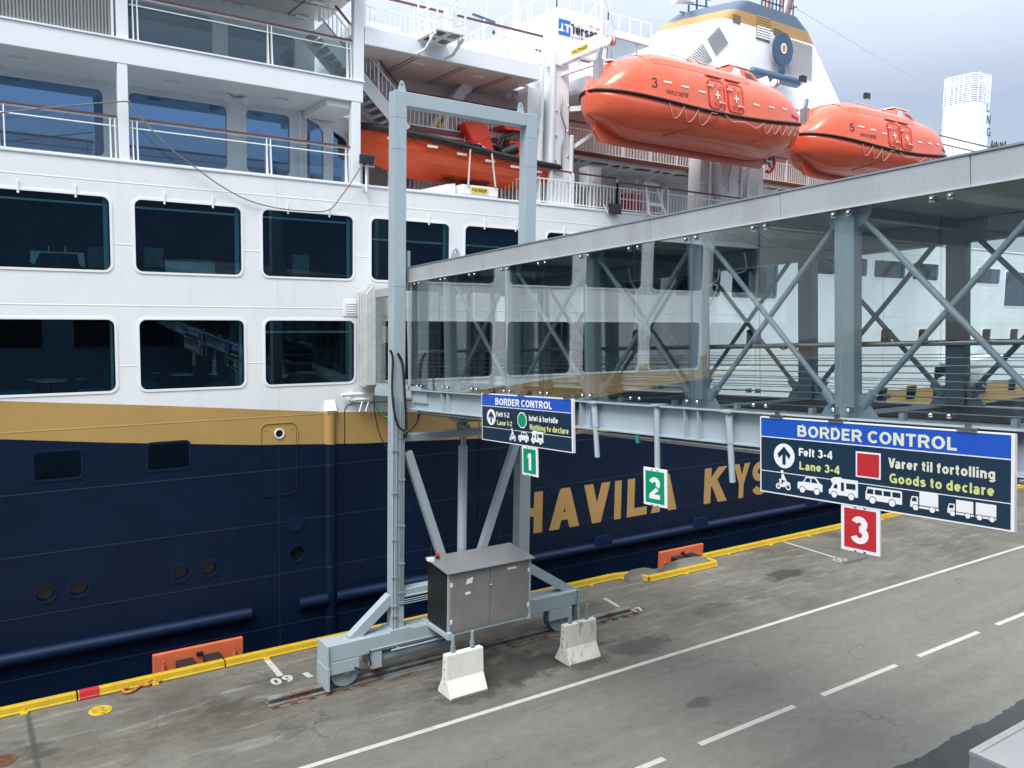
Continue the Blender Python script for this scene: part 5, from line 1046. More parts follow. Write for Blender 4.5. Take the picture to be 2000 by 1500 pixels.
# ================================================================== LIFEBOATS
def spow(v, e): return math.copysign(abs(v)**e, v)
class LifeShape:
    def __init__(s, x0, x1, yc, zs, B=1.55, slope=0.0):
        s.x0, s.x1, s.yc, s.zs, s.B, s.L, s.slope = x0, x1, yc, zs, B, x1-x0, slope
    def t(s, x): return (x-s.x0)/s.L
    def sheer(s, t): return s.zs + s.slope*(t-.5) + .08*abs(2*t-1)**3 - .34*(1-(2*t-1)**2)
    def beam(s, t):
        a = min(1, max(0, 1-abs(2*t-1)**3.6)); return s.B*max(.03, a**.52)
    def keel(s, t):                               # depth below the sheer
        zb = s.zs - 1.30
        if t < .20: zb += .62*(1-math.sin(t/.20*math.pi/2))**1.25
        if t > .76: zb += .80*((t-.76)/.24)**1.7
        return s.sheer(t) - zb
    def top(s, t):                                # canopy height above the sheer
        P = [(0, .12), (.02, .32), (.06, .74), (.10, 1.10), (.15, 1.30), (.22, 1.37), (.30, 1.37), (.62, 1.30), (.78, 1.20), (.86, 1.04), (.93, .70), (.98, .24), (1, .08)]
        for (a, b), (c, d) in zip(P[:-1], P[1:]):
            if a <= t <= c: u = (t-a)/(c-a); u = u*u*(3-2*u)*.35 + u*.65; return s.zs + b + (d-b)*u + s.slope*(t-.5) - s.sheer(t)
        return .05
    def pt(s, t, a):                              # a: 0 keel .. 1 sheer .. 2 crown, near side (-Y)
        b = s.beam(t); x = s.x0 + s.L*t; zs = s.sheer(t)
        if a <= 1:
            th = a*math.pi/2; y = b*spow(math.sin(th), .78); z = zs - s.keel(t)*spow(math.cos(th), .82)
        else:
            th = (a-1)*math.pi/2; y = b*.97*spow(math.cos(th), .56); z = zs + s.top(t)*spow(math.sin(th), .86)
        return V((x, s.yc - y, z))
    def surf(s, x, z, off=.012):                  # near-side point at given x, z
        t = min(.995, max(.005, s.t(x))); zs = s.sheer(t); b = s.beam(t)
        if z <= zs:
            c = min(1, (zs-z)/s.keel(t))**(1/.82); sn = math.sqrt(max(0, 1-c*c)); y = b*sn**.78
        else:
            q = min(1, (z-zs)/s.top(t)); sn = q**(1/.86); cs = math.sqrt(max(0, 1-sn*sn)); y = b*.97*cs**.56
        return V((x, s.yc - y - off, z))
def lifeboat(x0, x1, num, label):
    sh = LifeShape(x0, x1, 20.4, 15.42, 1.55, .18); L_ = x1-x0
    root = thing('lifeboat', label, 'lifeboat', ((x0+x1)/2, 20.4, 14.0), 'enclosed lifeboats hanging from the davits')
    ts = [0, .006, .015, .03, .05, .075, .1, .13, .16, .18, .2, .225, .25, .3, .36, .42, .5, .58, .66, .72, .77, .82, .86, .9, .93, .955, .975, .99, 1]
    def loft(a0, a1, k, name):
        m = MB(); vs = []; ring = []
        al = [a0 + (a1-a0)*i/k for i in range(k+1)]
        for t in ts:
            near = [sh.pt(t, a) for a in al]; far = [V((p.x, 2*sh.yc-p.y, p.z)) for p in near]
            row = near + far[::-1]; vs += row
        w = 2*(k+1); fs = []
        for i in range(len(ts)-1):
            for j in range(w-1): fs.append((i*w+j, i*w+j+1, (i+1)*w+j+1, (i+1)*w+j))
            if a0 == 0: fs.append((i*w+w-1, i*w, (i+1)*w, (i+1)*w+w-1))
        m.add(vs, fs, 0, True); m.add(vs[:w], [tuple(range(w))]); m.add(vs[-w:], [tuple(range(w))]); return m.build(name, LIFEO, root)
    hull = loft(0, 1, 9, 'hull'); can = loft(1, 2, 10, 'canopy')
    # raised coachroof along the crown
    tr = [.15, .18, .22, .27, .33, .40, .48, .56, .61, .63]; al = [1.50, 1.58, 1.72, 1.86, 2.0]; vs = []
    for i, t in enumerate(tr):
        e = 0 if i in (0, len(tr)-1) else 1
        near = [sh.pt(t, a) + V((0, -.02*e, 0.05*e if k else -.02)) for k, a in enumerate(al)]; vs += near + [V((p.x, 2*sh.yc-p.y, p.z)) for p in near[-2::-1]]
    w = 2*len(al)-1; m = MB(); m.add(vs, [(i*w+j, i*w+j+1, (i+1)*w+j+1, (i+1)*w+j) for i in range(len(tr)-1) for j in range(w-1)]); m.build('coachroof', LIFEO, root, bevel=.03)
    # keel skeg and forefoot
    m = MB(); zk = sh.zs - 1.50; prof = [(sh.x0+.35, sh.zs-.65), (sh.x0+.30, zk+.35), (sh.x0+.55, zk+.05), (sh.x0+1.3, zk), (sh.x1-1.55, zk), (sh.x1-1.35, zk+.2), (sh.x1-1.3, sh.zs-.8)]
    m.flat([prof], (0, sh.yc+.05, 0), XA, ZA, .10); m.build('skeg', LIFEO, root, bevel=.02)
    m = MB(); pts = [sh.pt(t, 1.0) + V((0, -.03, 0)) for t in ts]; far = [V((p.x, 2*sh.yc-p.y, p.z)) for p in pts]
    m.tube(pts, .045, 8); m.tube(far, .045, 8); m.build('rubbing_fender', BLACK, root)
    m = MB()
    for u, dz in ((.215, .36), (.285, .36), (.36, .34), (.625, .27), (.71, .26), (.79, .25)):
        x = x0 + L_*u; z = sh.sheer(u) + dz + .22
        q = [sh.surf(x-.16, z-.03), sh.surf(x+.16, z-.03), sh.surf(x+.16, z+.03), sh.surf(x-.16, z+.03)]
        m.add(q, [(0, 1, 2, 3)])
    m.build('reflective_strip', TAPE, root)
    for u in (.428, .520):                        # boarding hatches
        x = x0 + L_*u; z = sh.sheer(u) + .56
        def g(a, b, c=0, x=x, z=z): return sh.surf(x+a*1.12, z+b*1.15, .02+c)
        lp = rr(-.33, .33, -.40, .44, .14, 5); lp2 = rr(-.30, .30, -.37, .41, .12, 5); n = len(lp)
        m = MB(); m.add([g(*p, .0) for p in lp] + [g(*p, .03) for p in lp] + [g(*p, .03) for p in lp2] + [g(*p, .015) for p in lp2], [(i, (i+1) % n, n+(i+1) % n, n+i) for i in range(n)] + [(n+i, n+(i+1) % n, 2*n+(i+1) % n, 2*n+i) for i in range(n)] + [(2*n+i, 2*n+(i+1) % n, 3*n+(i+1) % n, 3*n+i) for i in range(n)])
        h = m.build('hatch', LIFER, root)
        m = MB()
        for r_ in range(-2, 3): pass
        m.add([g(*p, .012) for p in lp2] + [g(0, .02, .012)], [(i, (i+1) % n, n) for i in range(n)]); m.build('hatch_cover', LIFEO, h)
        m = MB()
        for a, b, c, d in ((-.10, .10, -.025, .025), (-.025, .025, -.11, .11)): m.add([g(a, c, .03), g(b, c, .03), g(b, d, .03), g(a, d, .03)], [(0, 1, 2, 3)])
        for a, b in ((-.24, .22), (.2, -.2)): m.tube([g(a-.09, b, .05), g(a+.09, b-.01, .05)], .02, 6); m.dome(g(a-.1, b, .03), .035, (0, -1, 0))
        m.build('hatch_marking', TAPE, h)
        m = MB()
        for cx, cz in ((-.08, .24), (.12, .20), (-.06, -.24), (.12, -.27)): m.tube([g(cx+.07*math.cos(k*.7), cz+.05*math.sin(k*.7), .05) for k in range(8)], .012, 5)
        m.build('grab_loop', LIFER, h)
        m = MB(); m.add([g(-.3, .5), g(.3, .5), g(.3, .54, .05), g(-.3, .54, .05), g(-.3, .58), g(.3, .58)], [(0, 1, 2, 3), (3, 2, 5, 4)]); m.build('rain_gutter', LIFEO, h)
    # conning tower
    m = MB(); zt = sh.zs + 1.20; a, b = x0+L_*.565, x0+L_*.775
    m.add([(a, 19.75, zt-.1), (b+.45, 19.75, zt-.35), (b+.45, 21.05, zt-.35), (a, 21.05, zt-.1), (a+.35, 19.9, zt+.48), (b-.55, 19.9, zt+.40), (b-.55, 20.9, zt+.40), (a+.35, 20.9, zt+.48)], [(0, 1, 5, 4), (1, 2, 6, 5), (2, 3, 7, 6), (3, 0, 4, 7), (4, 5, 6, 7)])
    ct = m.build('conning_tower', LIFEO, root, bevel=.07)
    m = MB(); fv = lambda u, v: V((a, 19.75, zt-.1)).lerp(V((b+.45, 19.75, zt-.35)), u).lerp(V((a+.35, 19.9, zt+.48)).lerp(V((b-.55, 19.9, zt+.40)), u), v) + V((0, -.012, 0))
    m.add([fv(.52, .45), fv(.86, .42), fv(.80, .88), fv(.55, .88)], [(0, 1, 2, 3)]); m.add([fv(.06, .45), fv(.36, .45), fv(.36, .88), fv(.14, .88)], [(0, 1, 2, 3)]); m.build('window', GL_SHIP, ct)
    m = MB(); m.box(a+.3, b-.6, 19.95, 20.85, zt+.49, zt+.53); m.build('top_hatch', WALLG, ct)
    m = MB(); m.tube([(x0+L_*.3, 19.9, sh.zs+1.50), (x0+L_*.6, 19.9, sh.zs+1.46)], .02, 6)
    for u in (.3, .4, .5, .6): m.tube([(x0+L_*u, 19.9, sh.zs+1.2), (x0+L_*u, 19.9, sh.zs+1.48)], .015, 5)
    m.build('roof_grab_rail', CREAM, root)
    # lifelines
    m = MB()
    def loops(u0, u1, k, z0, d):
        for i in range(k):
            ua, ub = u0+(u1-u0)*i/k, u0+(u1-u0)*(i+1)/k
            P = []
            for j in range(9):
                f = j/8; x = x0 + L_*(ua+(ub-ua)*f); z = sh.sheer(ua) - z0 - d*(1-abs(2*f-1)**1.8); P.append(sh.surf(x, z, .03))
            m.tube(P, .011, 5)
    loops(.215, .395, 3, .06, .42); loops(.66, .93, 6, .10, .30)
    m.tube([sh.surf(x0+L_*u, sh.sheer(u)+dz, .05) for u, dz in ((.395, -.06), (.42, -.05), (.445, .12), (.462, -.05), (.5, -.2), (.56, -.15), (.62, -.3), (.66, -.1))], .011, 5)
    m.build('lifeline', CREAM, root)
    m = MB()
    for u, du in ((.445, -.20), (.80, -.17)):
        P = []
        for j in range(12):
            f = j/11; x = x0 + L_*(u + du*f**1.8); z = sh.sheer(u) + .12 - (sh.keel(.5)+.0)*f; P.append(sh.surf(x, z, .02))
        m.tube(P, .016, 5)
    m.build('keel_grab_line', LIFER, root)
    # lettering on the canopy
    def tx(body, xl, zb, h, w, bold=.01):
        m = MB(); write(m, body, (0, 0, 0), XA, ZA, h, w, s=.13 if len(body) > 1 else .11, track=.16, t=.004, fn=lambda a, b, c: sh.surf(xl+a, zb+b, .008+c)); m.build('hull_number' if len(body) == 1 else 'lettering', INK, root)
    zc = sh.sheer(.15)
    tx(num, x0+L_*.155, zc+.30, .30, .20, .0); tx('HAVILA CASTOR', x0+L_*.208, sh.sheer(.25)+.22, .15, .86); tx('FOSNAVÅG', x0+L_*.222, sh.sheer(.25)+.08, .10, .56)
    tx('8.50-3.40-1.25M', x0+L_*.845, sh.sheer(.87)+.16, .13, .62); tx('150 PERSONS', x0+L_*.85, sh.sheer(.87)+.03, .09, .52)
    # bow recess, hook, stern propeller guard
    m = MB(); c = V((x0+.75, 20.4, sh.zs+.55)); m.bar((x0+.42, 20.4, sh.zs+.15), (x0+.42, 20.4, sh.zs+1.0), .16, .30); m.bar((x0+.42, 20.4, sh.zs+1.0), (x0+.5, 20.4, sh.zs+1.35), .10, .14); m.bar((x1-.6, 20.4, sh.zs+.3), (x1-.6, 20.4, sh.zs+1.2), .14, .25)
    m.build('lifting_hook', STEEL, root)
    m = MB(); m.tube([(x0+.45, 20.2, sh.zs+.25), (x0+1.9, 19.55, sh.zs+.95), (x0+2.0, 19.58, sh.zs+.99)], .015, 5); m.tube([(x0+.6, 20.0, sh.zs+.22), (x0+1.2, 19.5, sh.zs+.5), (x0+1.35, 19.5, sh.zs+.55)], .015, 5); m.tube([(x0+1.0, 19.55, sh.zs+.30), (x0+1.55, 19.4, sh.zs+.58), (x0+1.98, 19.58, sh.zs+.98)], .013, 5); m.build('bow_rail', CREAM, root)
    m = MB(); cx = x1-1.05; cz = sh.zs-1.2
    m.tube([(cx+.30*math.cos(k*math.pi/10), 20.4, cz+.36*math.sin(k*math.pi/10)) for k in range(-6, 8)], .06, 8); m.cyl((cx-.25, 20.4, cz), (cx+.1, 20.4, cz), .09, 10, 1)
    for k in range(3): an = k*2.1; m.bar((cx, 20.4, cz), (cx, 20.4+.25*math.cos(an), cz+.25*math.sin(an)), .05, .12, 1)
    m.build('propeller_guard', [LIFER, STEEL], root)
    return root
bx0, bx1 = PY(1146, 183, 20.4).x, PY(1541, 243, 20.4).x
lifeboat(bx0, bx1, '3', 'orange enclosed lifeboat numbered 3, the nearer of the two hanging boats')
lifeboat(PY(1556, 257, 20.4).x, PY(1819, 300, 20.4).x, '5', 'orange enclosed lifeboat numbered 5, hanging farther along toward the white vent tower')
# ================================================================== RESCUE BOAT (open, V-hulled) behind the bulwark
RX0, RX1, RYC = 9.88, 16.55, 22.95
rb = thing('rescue_boat', 'open orange rescue boat with black fender collar resting behind the steel portal frame', 'rescue boat', ((RX0+RX1)/2, RYC, 12.4))
def rbeam(t): return 1.05*max(.04, min(1, (t/.30))**.45 if t < .30 else 1.0)
def rsheer(t): return 13.40 + .52*(1-t)**1.5 - .08*t
def rkeel(t): return 12.58 - .02*t + .62*max(0, 1-t/.34)**2.0
def rrow(t):
    b, zs, zk = rbeam(t), rsheer(t), rkeel(t); x = RX0 + (RX1-RX0)*t; H_ = zs-zk
    P = [(0, zk), (b*.40, zk+H_*.20), (b*.42, zk+H_*.20), (b*.66, zk+H_*.40), (b*.70, zk+H_*.395), (b*.88, zk+H_*.60), (b*.93, zk+H_*.60), (b*.98, zk+H_*.82), (b, zs)]
    near = [V((x, RYC-y, z)) for y, z in P]; return near[::-1] + [V((x, RYC+y, z)) for y, z in P[1:]]
ts = [0, .015, .04, .08, .13, .19, .26, .34, .42, .55, .7, .85, 1]
m = MB(); vs = []
for t in ts: vs += rrow(t)
w = len(rrow(0)); m.add(vs, [(i*w+j, i*w+j+1, (i+1)*w+j+1, (i+1)*w+j) for i in range(len(ts)-1) for j in range(w-1)]); m.add(vs[-w:], [tuple(range(w))])
m.build('hull', RESCO, rb)
m = MB(); vs = []
for t in ts: b, zs = rbeam(t)*.98, rsheer(t)-.06; x = RX0+(RX1-RX0)*t; vs += [V((x, RYC-b, zs)), V((x, RYC-b*.6, zs+.10)), V((x, RYC+b*.6, zs+.10)), V((x, RYC+b, zs))]
m.add(vs, [(i*4+j, i*4+j+1, i*4+5+j, i*4+4+j) for i in range(len(ts)-1) for j in range(3)]); m.build('deck', RESCO, rb)
m = MB(); col = [V((RX0+(RX1-RX0)*t, RYC-rbeam(t)-.05, rsheer(t)-.02)) for t in ts]; m.tube(col, .10, 10); m.tube([V((p.x, 2*RYC-p.y, p.z)) for p in col], .10, 10); m.tube([col[0], V((col[0].x, 2*RYC-col[0].y, col[0].z))], .1, 8); m.build('fender_collar', BLACK, rb)
m = MB()
for i in range(9):
    t0, t1 = .12+i*.095, .12+(i+1)*.095
    P = []
    for j in range(7):
        f = j/6; t = t0+(t1-t0)*f; P.append(V((RX0+(RX1-RX0)*t, RYC-rbeam(t)-.03, rsheer(t)-.16-.13*math.sin(f*math.pi))))
    m.tube(P, .012, 5)
m.build('lifeline', INK, rb)
m = MB()
for t in (.13, .30, .45, .60, .74, .87): x = RX0+(RX1-RX0)*t; y = RYC-rbeam(t)-.045; z = rsheer(t)-.27; m.box(x-.17, x+.17, y-.008, y+.02, z-.035, z+.035)
m.build('reflective_strip', TAPE, rb)
# tarpaulin, console, engine, roll frame
c = PY(955, 285, 22.6); m = MB(); q = lambda px, py, Y: PY(px, py, Y)
pts = [q(905, 236, 22.6), q(952, 240, 22.6), q(972, 312, 22.35), q(935, 305, 22.3)]
back = [V((p.x+.15, 23.5, p.z)) for p in pts]
m.add(pts+back, [(0, 1, 2, 3), (4, 7, 6, 5), (0, 4, 5, 1), (1, 5, 6, 2), (2, 6, 7, 3), (3, 7, 4, 0)]); o = m.build('tarpaulin_cover', COVER, rb, bevel=.10)
m = MB(); p = q(930, 278, 22.3); p2 = q(968, 268, 22.35); m.tube([(p.x-.35, 22.3, p.z), (p.x, 22.27, p.z+.02), (p2.x, 22.3, p2.z+.02)], .018, 6); m.build('lashing', RED, rb)
m = MB(); a = q(972, 302, 22.5); b = q(1000, 292, 22.5); m.tube([(a.x, 22.4, a.z), (b.x+.05, 22.4, b.z)], .20, 12); m.tube(smoothpts([q(970, 288, 22.5), q(978, 270, 22.5), q(1000, 262, 22.5), q(1010, 255, 22.5)]), .05, 8); m.tube([q(985, 270, 22.5), q(990, 295, 22.5)], .05, 8); m.tube([q(972, 300, 22.5), q(985, 268, 22.5)], .04, 8); m.box(b.x-.4, b.x, 22.4, 23.3, a.z-.35, a.z-.1); m.build('engine_and_frame', GLACK, rb)
m = MB(); a = q(1003, 300, 22.6); m.box(a.x-.22, a.x+.22, 22.5, 23.3, a.z-.40, a.z+.38); b = q(1002, 252, 22.6); m.add([(b.x-.4, 22.4, b.z-.1), (b.x+.5, 22.4, b.z-.05), (b.x+.5, 23.4, b.z+.0), (b.x-.4, 23.4, b.z-.02), (b.x-.45, 22.5, b.z+.08), (b.x+.5, 22.5, b.z+.16), (b.x+.5, 23.4, b.z+.16), (b.x-.45, 23.4, b.z+.08)], [(0, 1, 2, 3), (7, 6, 5, 4), (0, 4, 5, 1), (1, 5, 6, 2), (3, 2, 6, 7), (0, 3, 7, 4)]); m.build('seat_console', COVER, rb, bevel=.04)
m = MB(); a = q(896, 275, 22.9)
for dx in (-.10, .12): m.tube([(a.x+dx+.3, 22.9, a.z+.6), (a.x+dx+.35, 22.9, a.z-.05)], .03, 6)
m.tube([(a.x+.3, 22.9, a.z+.45), (a.x+.1, 22.8, a.z-.2)], .03, 6); m.tube([(a.x+.4, 22.9, a.z+.3), (a.x+.62, 22.8, a.z-.2)], .03, 6); m.dome((a.x+.35, 22.85, a.z+.2), .12, (0, -1, 0)); m.dome((a.x+.35, 22.85, a.z), .10, (0, -1, 0)); m.build('lifting_sling', STEEL, rb)
m = MB(); a = q(921, 288, 21.8); m.flat([rr(a.x-.36, a.x+.36, a.z-.10, a.z+.12, .04), rr(a.x-.30, a.x+.30, a.z-.05, a.z+.07, .03)], (0, 21.82, 0), XA, ZA, .05, 0); m.flat([rr(a.x-.30, a.x+.30, a.z-.05, a.z+.07, .03)], (0, 21.82, 0), XA, ZA, .03, 1); o = m.build('name_plate', [GLACK, COVER], rb)
m = MB(); write(m, 'PALFINGER', (a.x-.25, 21.788, a.z-.025), XA, ZA, .075, .5, s=.17, t=.003); m.build('plate_lettering', TAPE, o)
m = MB(); a = q(878, 357, 22.3)
def kz(x): t = (x-RX0)/(RX1-RX0); return rkeel(t)
write(m, 'PALFINGER', (0, 0, 0), XA, ZA, .20, 1.65, s=.17, t=.004, fn=lambda u, v, c: V((a.x-.05+u+.25*v, RYC-(v+.05)*1.5-.008-c, kz(a.x-.05+u)+(v+.05)*1.5*.355-.010-c))); m.build('hull_lettering', INK, rb)
m = MB(); a, b = q(918, 292, 21.8), q(914, 362, 21.68); m.tube([(a.x, 21.78, a.z), (b.x, 21.66, b.z)], .03, 6); a, b = q(960, 300, 21.8), q(967, 365, 21.68); m.tube([(a.x, 21.78, a.z), (b.x, 21.66, b.z)], .03, 6); a2 = q(934, 280, 21.9); m.tube([(a.x, 21.78, a.z), (a2.x, 21.9, a2.z)], .025, 6); m.build('lashing_strap', CREAM, rb)
m = MB(); write(m, 'FOSNAVÅG', (0, 0, 0), XA, ZA, .09, .6, s=.15, t=.003, fn=lambda u, v, c: V((10.05+u, RYC-.70-.18*u, 13.74+v))); m.build('bow_lettering', INK, rb)
m = MB(); zz = 12.75; m.box(16.4, 16.95, RYC-.35, RYC+.35, 12.35, 13.5); m.tube([(16.75, RYC, 12.4), (16.8, RYC, 11.9)], .09, 8); m.build('outboard_engine', GLACK, rb, bevel=.06)
# ================================================================== GANTRY (portal frame on rails)
GY = 17.10                                       # front faces
gx = lambda px, py, Y=GY: PY(px, py, Y).x
gz = lambda px, py, Y=GY: PY(px, py, Y).z
g = thing('boarding_gantry', 'tall blue grey steel portal frame on rail wheels carrying the boarding bridge', 'gantry', (10.2, 17.3, 0))
TOPZ = gz(768.7, 174.5)
lx0, lx1 = gx(768.7, 700), gx(792, 700); rx0, rx1 = gx(1020.5, 700), gx(1041.5, 700)
BZ = 1.14
m = MB(); m.box(lx0, lx1, GY, GY+.30, BZ, TOPZ); colL = m.build('column', GREY, g, bevel=.012)
m = MB(); m.box(rx0, rx1, GY, GY+.30, BZ, TOPZ); colR = m.build('column', GREY, g, bevel=.012)
m = MB()
for (a, b) in ((lx0, lx1), (rx0, rx1)):
    for z in (gz(780, 228), gz(780, 290), 9.2): m.box(a-.004, b+.004, GY-.004, GY+.304, z, z+.02)
m.build('weld_collar', GREY, g)
m = MB(); m.box(lx1, rx0, GY, GY+.30, gz(795, 207), TOPZ-.002); m.build('cross_beam', GREY, g, bevel=.012)
for px in (790, 1023):
    x = gx(px, 200); m = MB(); m.flat([[(x-.11, TOPZ), (x+.11, TOPZ), (x+.05, TOPZ+.22), (x+.02, TOPZ+.26), (x-.02, TOPZ+.26), (x-.05, TOPZ+.22)], circ(x, TOPZ+.17, .025, 12)], (0, GY+.15, 0), XA, ZA, .03); m.build('lifting_lug', GREY, g)
# lower cross beams between the columns
zb = gz(800, 862); m = MB(); m.box(lx1, rx0, GY+.02, GY+.28, zb, zb+.16); m.build('cross_beam', GREY, g, bevel=.008)
zb2 = gz(800, 1166); m = MB(); m.box(lx1, rx0, GY+.02, GY+.30, zb2, zb2+.20); m.box(lx1, rx0, GY-.03, GY+.02, zb2+.03, zb2+.06); m.build('cross_beam', GREY, g, bevel=.008)
# V braces and lift cylinder
zm = 2.2
for (pa, pb) in (((803, 905), (862, 1085)), ((1004, 875), (938, 1080))):
    a = PY(*pa, GY+.1); b = PY(*pb, GY+.1); d = (b-a); b2 = a + d*1.55; a = a - d*.12
    m = MB(); m.bar(a, b2, .20, .16, up=(0, 1, 0)); m.build('brace', GREY, g, bevel=.01)
cx = gx(904, 900, 17.25)
m = MB(); m.tube([(cx, 17.25, 1.2), (cx, 17.25, gz(904, 870, 17.25))], .115, 16); m.build('lift_cylinder', GREY, g)
zt = gz(904, 838, 17.25)
m = MB(); m.tube([(cx, 17.25, gz(904, 870, 17.25)), (cx, 17.25, zt+.05)], .075, 14); m.build('cylinder_rod', STEEL, g)
m = MB(); m.box(cx-.26, cx+.26, 17.0, 17.5, gz(904, 822, 17.25), gz(904, 805, 17.25)); m.box(cx-.06, cx+.06, 17.15, 17.35, zt-.05, gz(904, 822, 17.25)); m.tube([(cx, 17.05, zt+.06), (cx, 17.45, zt+.06)], .09, 12); m.build('cylinder_head', GREYD, g, bevel=.01)
# wheel beam with end carriages, wheels and struts
bx0, bx1 = gx(640, 1290, 17.0), gx(1128, 1170, 17.0)
m = MB(); m.box(bx0, bx1, 17.0, 17.52, .74, 1.13); m.build('wheel_beam', GREY, g, bevel=.015)
for (x0, x1, sgn) in ((bx0-.03, bx0+.02, 1), (bx1-.02, bx1+.03, -1)):
    m = MB(); m.box(x0, x1, 16.95, 17.56, .62, 1.15); m.box(x0-.01, x1+.01, 16.94, 17.57, .10, .64)
    m.build('end_plate', GREY, g, bevel=.008)
    m = MB()
    for z in (.22, .33, .44, .55):
        for y in (17.05, 17.15, 17.36, 17.46): m.dome((x0-.012 if sgn > 0 else x1+.012, y, z), .018, (-sgn, 0, 0))
    m.build('plate_bolt', STEEL, g)
for xc, nm in ((bx0+.46, 0), (bx1-.50, 1)):
    m = MB(); m.cyl((xc, 17.14, .40), (xc, 17.40, .40), .30, 28); m.cyl((xc, 17.11, .40), (xc, 17.15, .40), .34, 28); m.cyl((xc, 17.39, .40), (xc, 17.43, .40), .34, 28); w = m.build('rail_wheel', GREYD, g, bevel=.01)
    m = MB(); m.cyl((xc, 17.02, .42), (xc, 17.12, .42), .07, 14); m.build('wheel_hub', STEEL, w)
    m = MB(); m.box(xc-.45, xc+.32, 17.0, 17.08, .42, .74); m.build('wheel_cover', GREY, g, bevel=.03)
m = MB(); m.box(bx0+1.05, bx0+1.32, 16.98, 17.5, .36, .74); m.build('motor_mount', GREY, g, bevel=.01)
m = MB(); m.tube([(bx0+1.32, 17.2, .52), (bx0+3.2, 17.2, .52)], .13, 14); m.build('drive_motor', GREYD, g)
a = PY(730, 1195, 17.25)
for (xa, za, xb, zb_) in ((gx(690, 1232), 1.13, lx0+.02, gz(755, 1172)), (gx(1118, 1150), 1.13, rx1-.02, gz(1040, 1088)-.25)):
    m = MB(); m.bar((xa, 17.25, za-.05), (xb, 17.25, zb_), .24, .22, up=(0, 1, 0)); m.build('strut', GREY, g, bevel=.01)
m = MB(); m.box(lx0-.1, lx1+.14, 17.0, 17.5, 1.13, 1.16); m.box(rx0-.1, rx1+.1, 17.0, 17.5, 1.13, 1.16); m.build('base_plate', GREY, g)
# conduits and pipes on the left column
m = MB()
for k, (dx, zt_, zb_) in enumerate(((.17, 6.6, 1.75), (.215, 6.6, 1.75), (.26, 6.55, 1.75))):
    x = lx0 + dx; m.tube([(x, GY-.03, zt_), (x, GY-.03, zb_+.05*k), (x+.05, GY-.03, zb_-.02+.05*k), (rx0-1.5, GY-.03, zb_-.02+.05*k)], .011, 6)
m.build('conduit', GREY, g)
m = MB()
for dx in (-.02, .035, .07):
    x = lx0 + dx; m.tube([(x, GY-.035, 6.7), (x, GY-.035, 1.35), (x+.0, GY-.06, .95)], .014, 6)
m.tube(smoothpts([(lx0+.02, GY-.06, 1.0), (lx0+.05, GY-.12, .78), (lx0+.3, GY-.14, .70), (lx0+1.3, GY-.14, .74)]), .02, 6)
m.tube([(lx0-.62, 16.97, .83), (lx0+1.9, 16.97, .83)], .018, 6); m.tube([(lx0-.1, 16.95, .72), (lx0+1.9, 16.95, .72)], .022, 6)
m.build('cable_pipe', GREY, g)
m = MB()
for z in (5.4, 4.4, 3.3, 2.4, 1.7, 1.45): m.box(lx0-.05, lx0+.10, GY-.06, GY-.002, z, z+.05); m.box(lx0+.14, lx0+.29, GY-.05, GY-.002, z+.3, z+.34)
m.build('pipe_clamp', GREYD, g)
m = MB()
m.tube(smoothpts([(lx0-.62, 16.96, .83), (lx0-.66, 16.94, .70), (lx0-.64, 16.93, .5), (lx0-.8, 16.93, .42), (lx0-1.0, 17.0, .5)]), .022, 6); m.build('motor_cable', BLACK, g)
# hanging cable loops
def cable(name, label, pxs, Y, r, mt, grp=None):
    pts = smoothpts([PY(x, y, Y+dy) for x, y, dy in pxs], 5); m = MB().tube(pts, r, 7); o = m.build(name, mt, None)
    return tag(o, label, 'cable', grp)
cable('hanging_cable', 'thick black cable looping from the left gantry column up to the bridge girder', [(777, 690, 0), (786, 710, 0), (790, 760, -.02), (794, 845, -.02), (790, 848, -.1), (815, 822, -.1), (818, 790, -.05), (812, 775, 0)], GY-.04, .030, BLACK)
cable('hanging_cable', 'black cable loop hanging on the outer edge of the left gantry column', [(762, 684, 0), (767, 700, 0), (766, 760, -.05), (770, 805, -.1), (778, 832, -.1), (790, 842, -.1)], GY-.06, .028, BLACK)
cable('hanging_hose', 'green and grey hose drooping below the end of the boarding bridge', [(729, 770, 0), (735, 795, 0), (748, 812, 0), (758, 814, -.05)], 19.0, .020, mat('green_hose', (.05, .22, .08), .5))
cable('hanging_cable', 'thin dark cable trailing down beside the gantry over the gold band', [(730, 775, 0), (733, 812, 0), (742, 850, -.1), (757, 880, -.2), (762, 900, -.3)], 18.0, .015, BLACK)
cable('hanging_cable', 'short pale looped cable under the bridge girder beside the column', [(816, 775, 0), (824, 782, 0), (826, 800, 0), (822, 812, 0), (818, 800, 0)], 17.0, .02, WALLG)
# ================================================================== CABINET
CY = 16.1
c = thing('electrical_cabinet', 'weathered grey two door steel cabinet mounted at the foot of the gantry', 'cabinet', (10.3, 16.55, 1.2))
cx0, cx1 = PY(874, 1180, CY).x, PY(1036, 1140, CY).x
cz0, cz1 = PY(876, 1238, CY).z, PY(873, 1121, CY).z
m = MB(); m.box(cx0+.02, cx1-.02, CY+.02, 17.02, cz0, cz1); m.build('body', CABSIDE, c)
m = MB()
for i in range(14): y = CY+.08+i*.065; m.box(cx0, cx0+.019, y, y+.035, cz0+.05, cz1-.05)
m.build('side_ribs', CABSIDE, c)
m = MB(); m.box(cx0, cx0+.06, CY-.01, CY+.019, cz0, cz1); m.box(cx1-.06, cx1, CY-.01, CY+.019, cz0, cz1); m.box(cx0+.06, cx1-.06, CY-.008, CY+.019, cz0, cz0+.03); m.box(cx0+.06, cx1-.06, CY-.008, CY+.019, cz1-.03, cz1); m.build('door_frame', ROOFAL, c)
xm = PY(956, 1150, CY).x
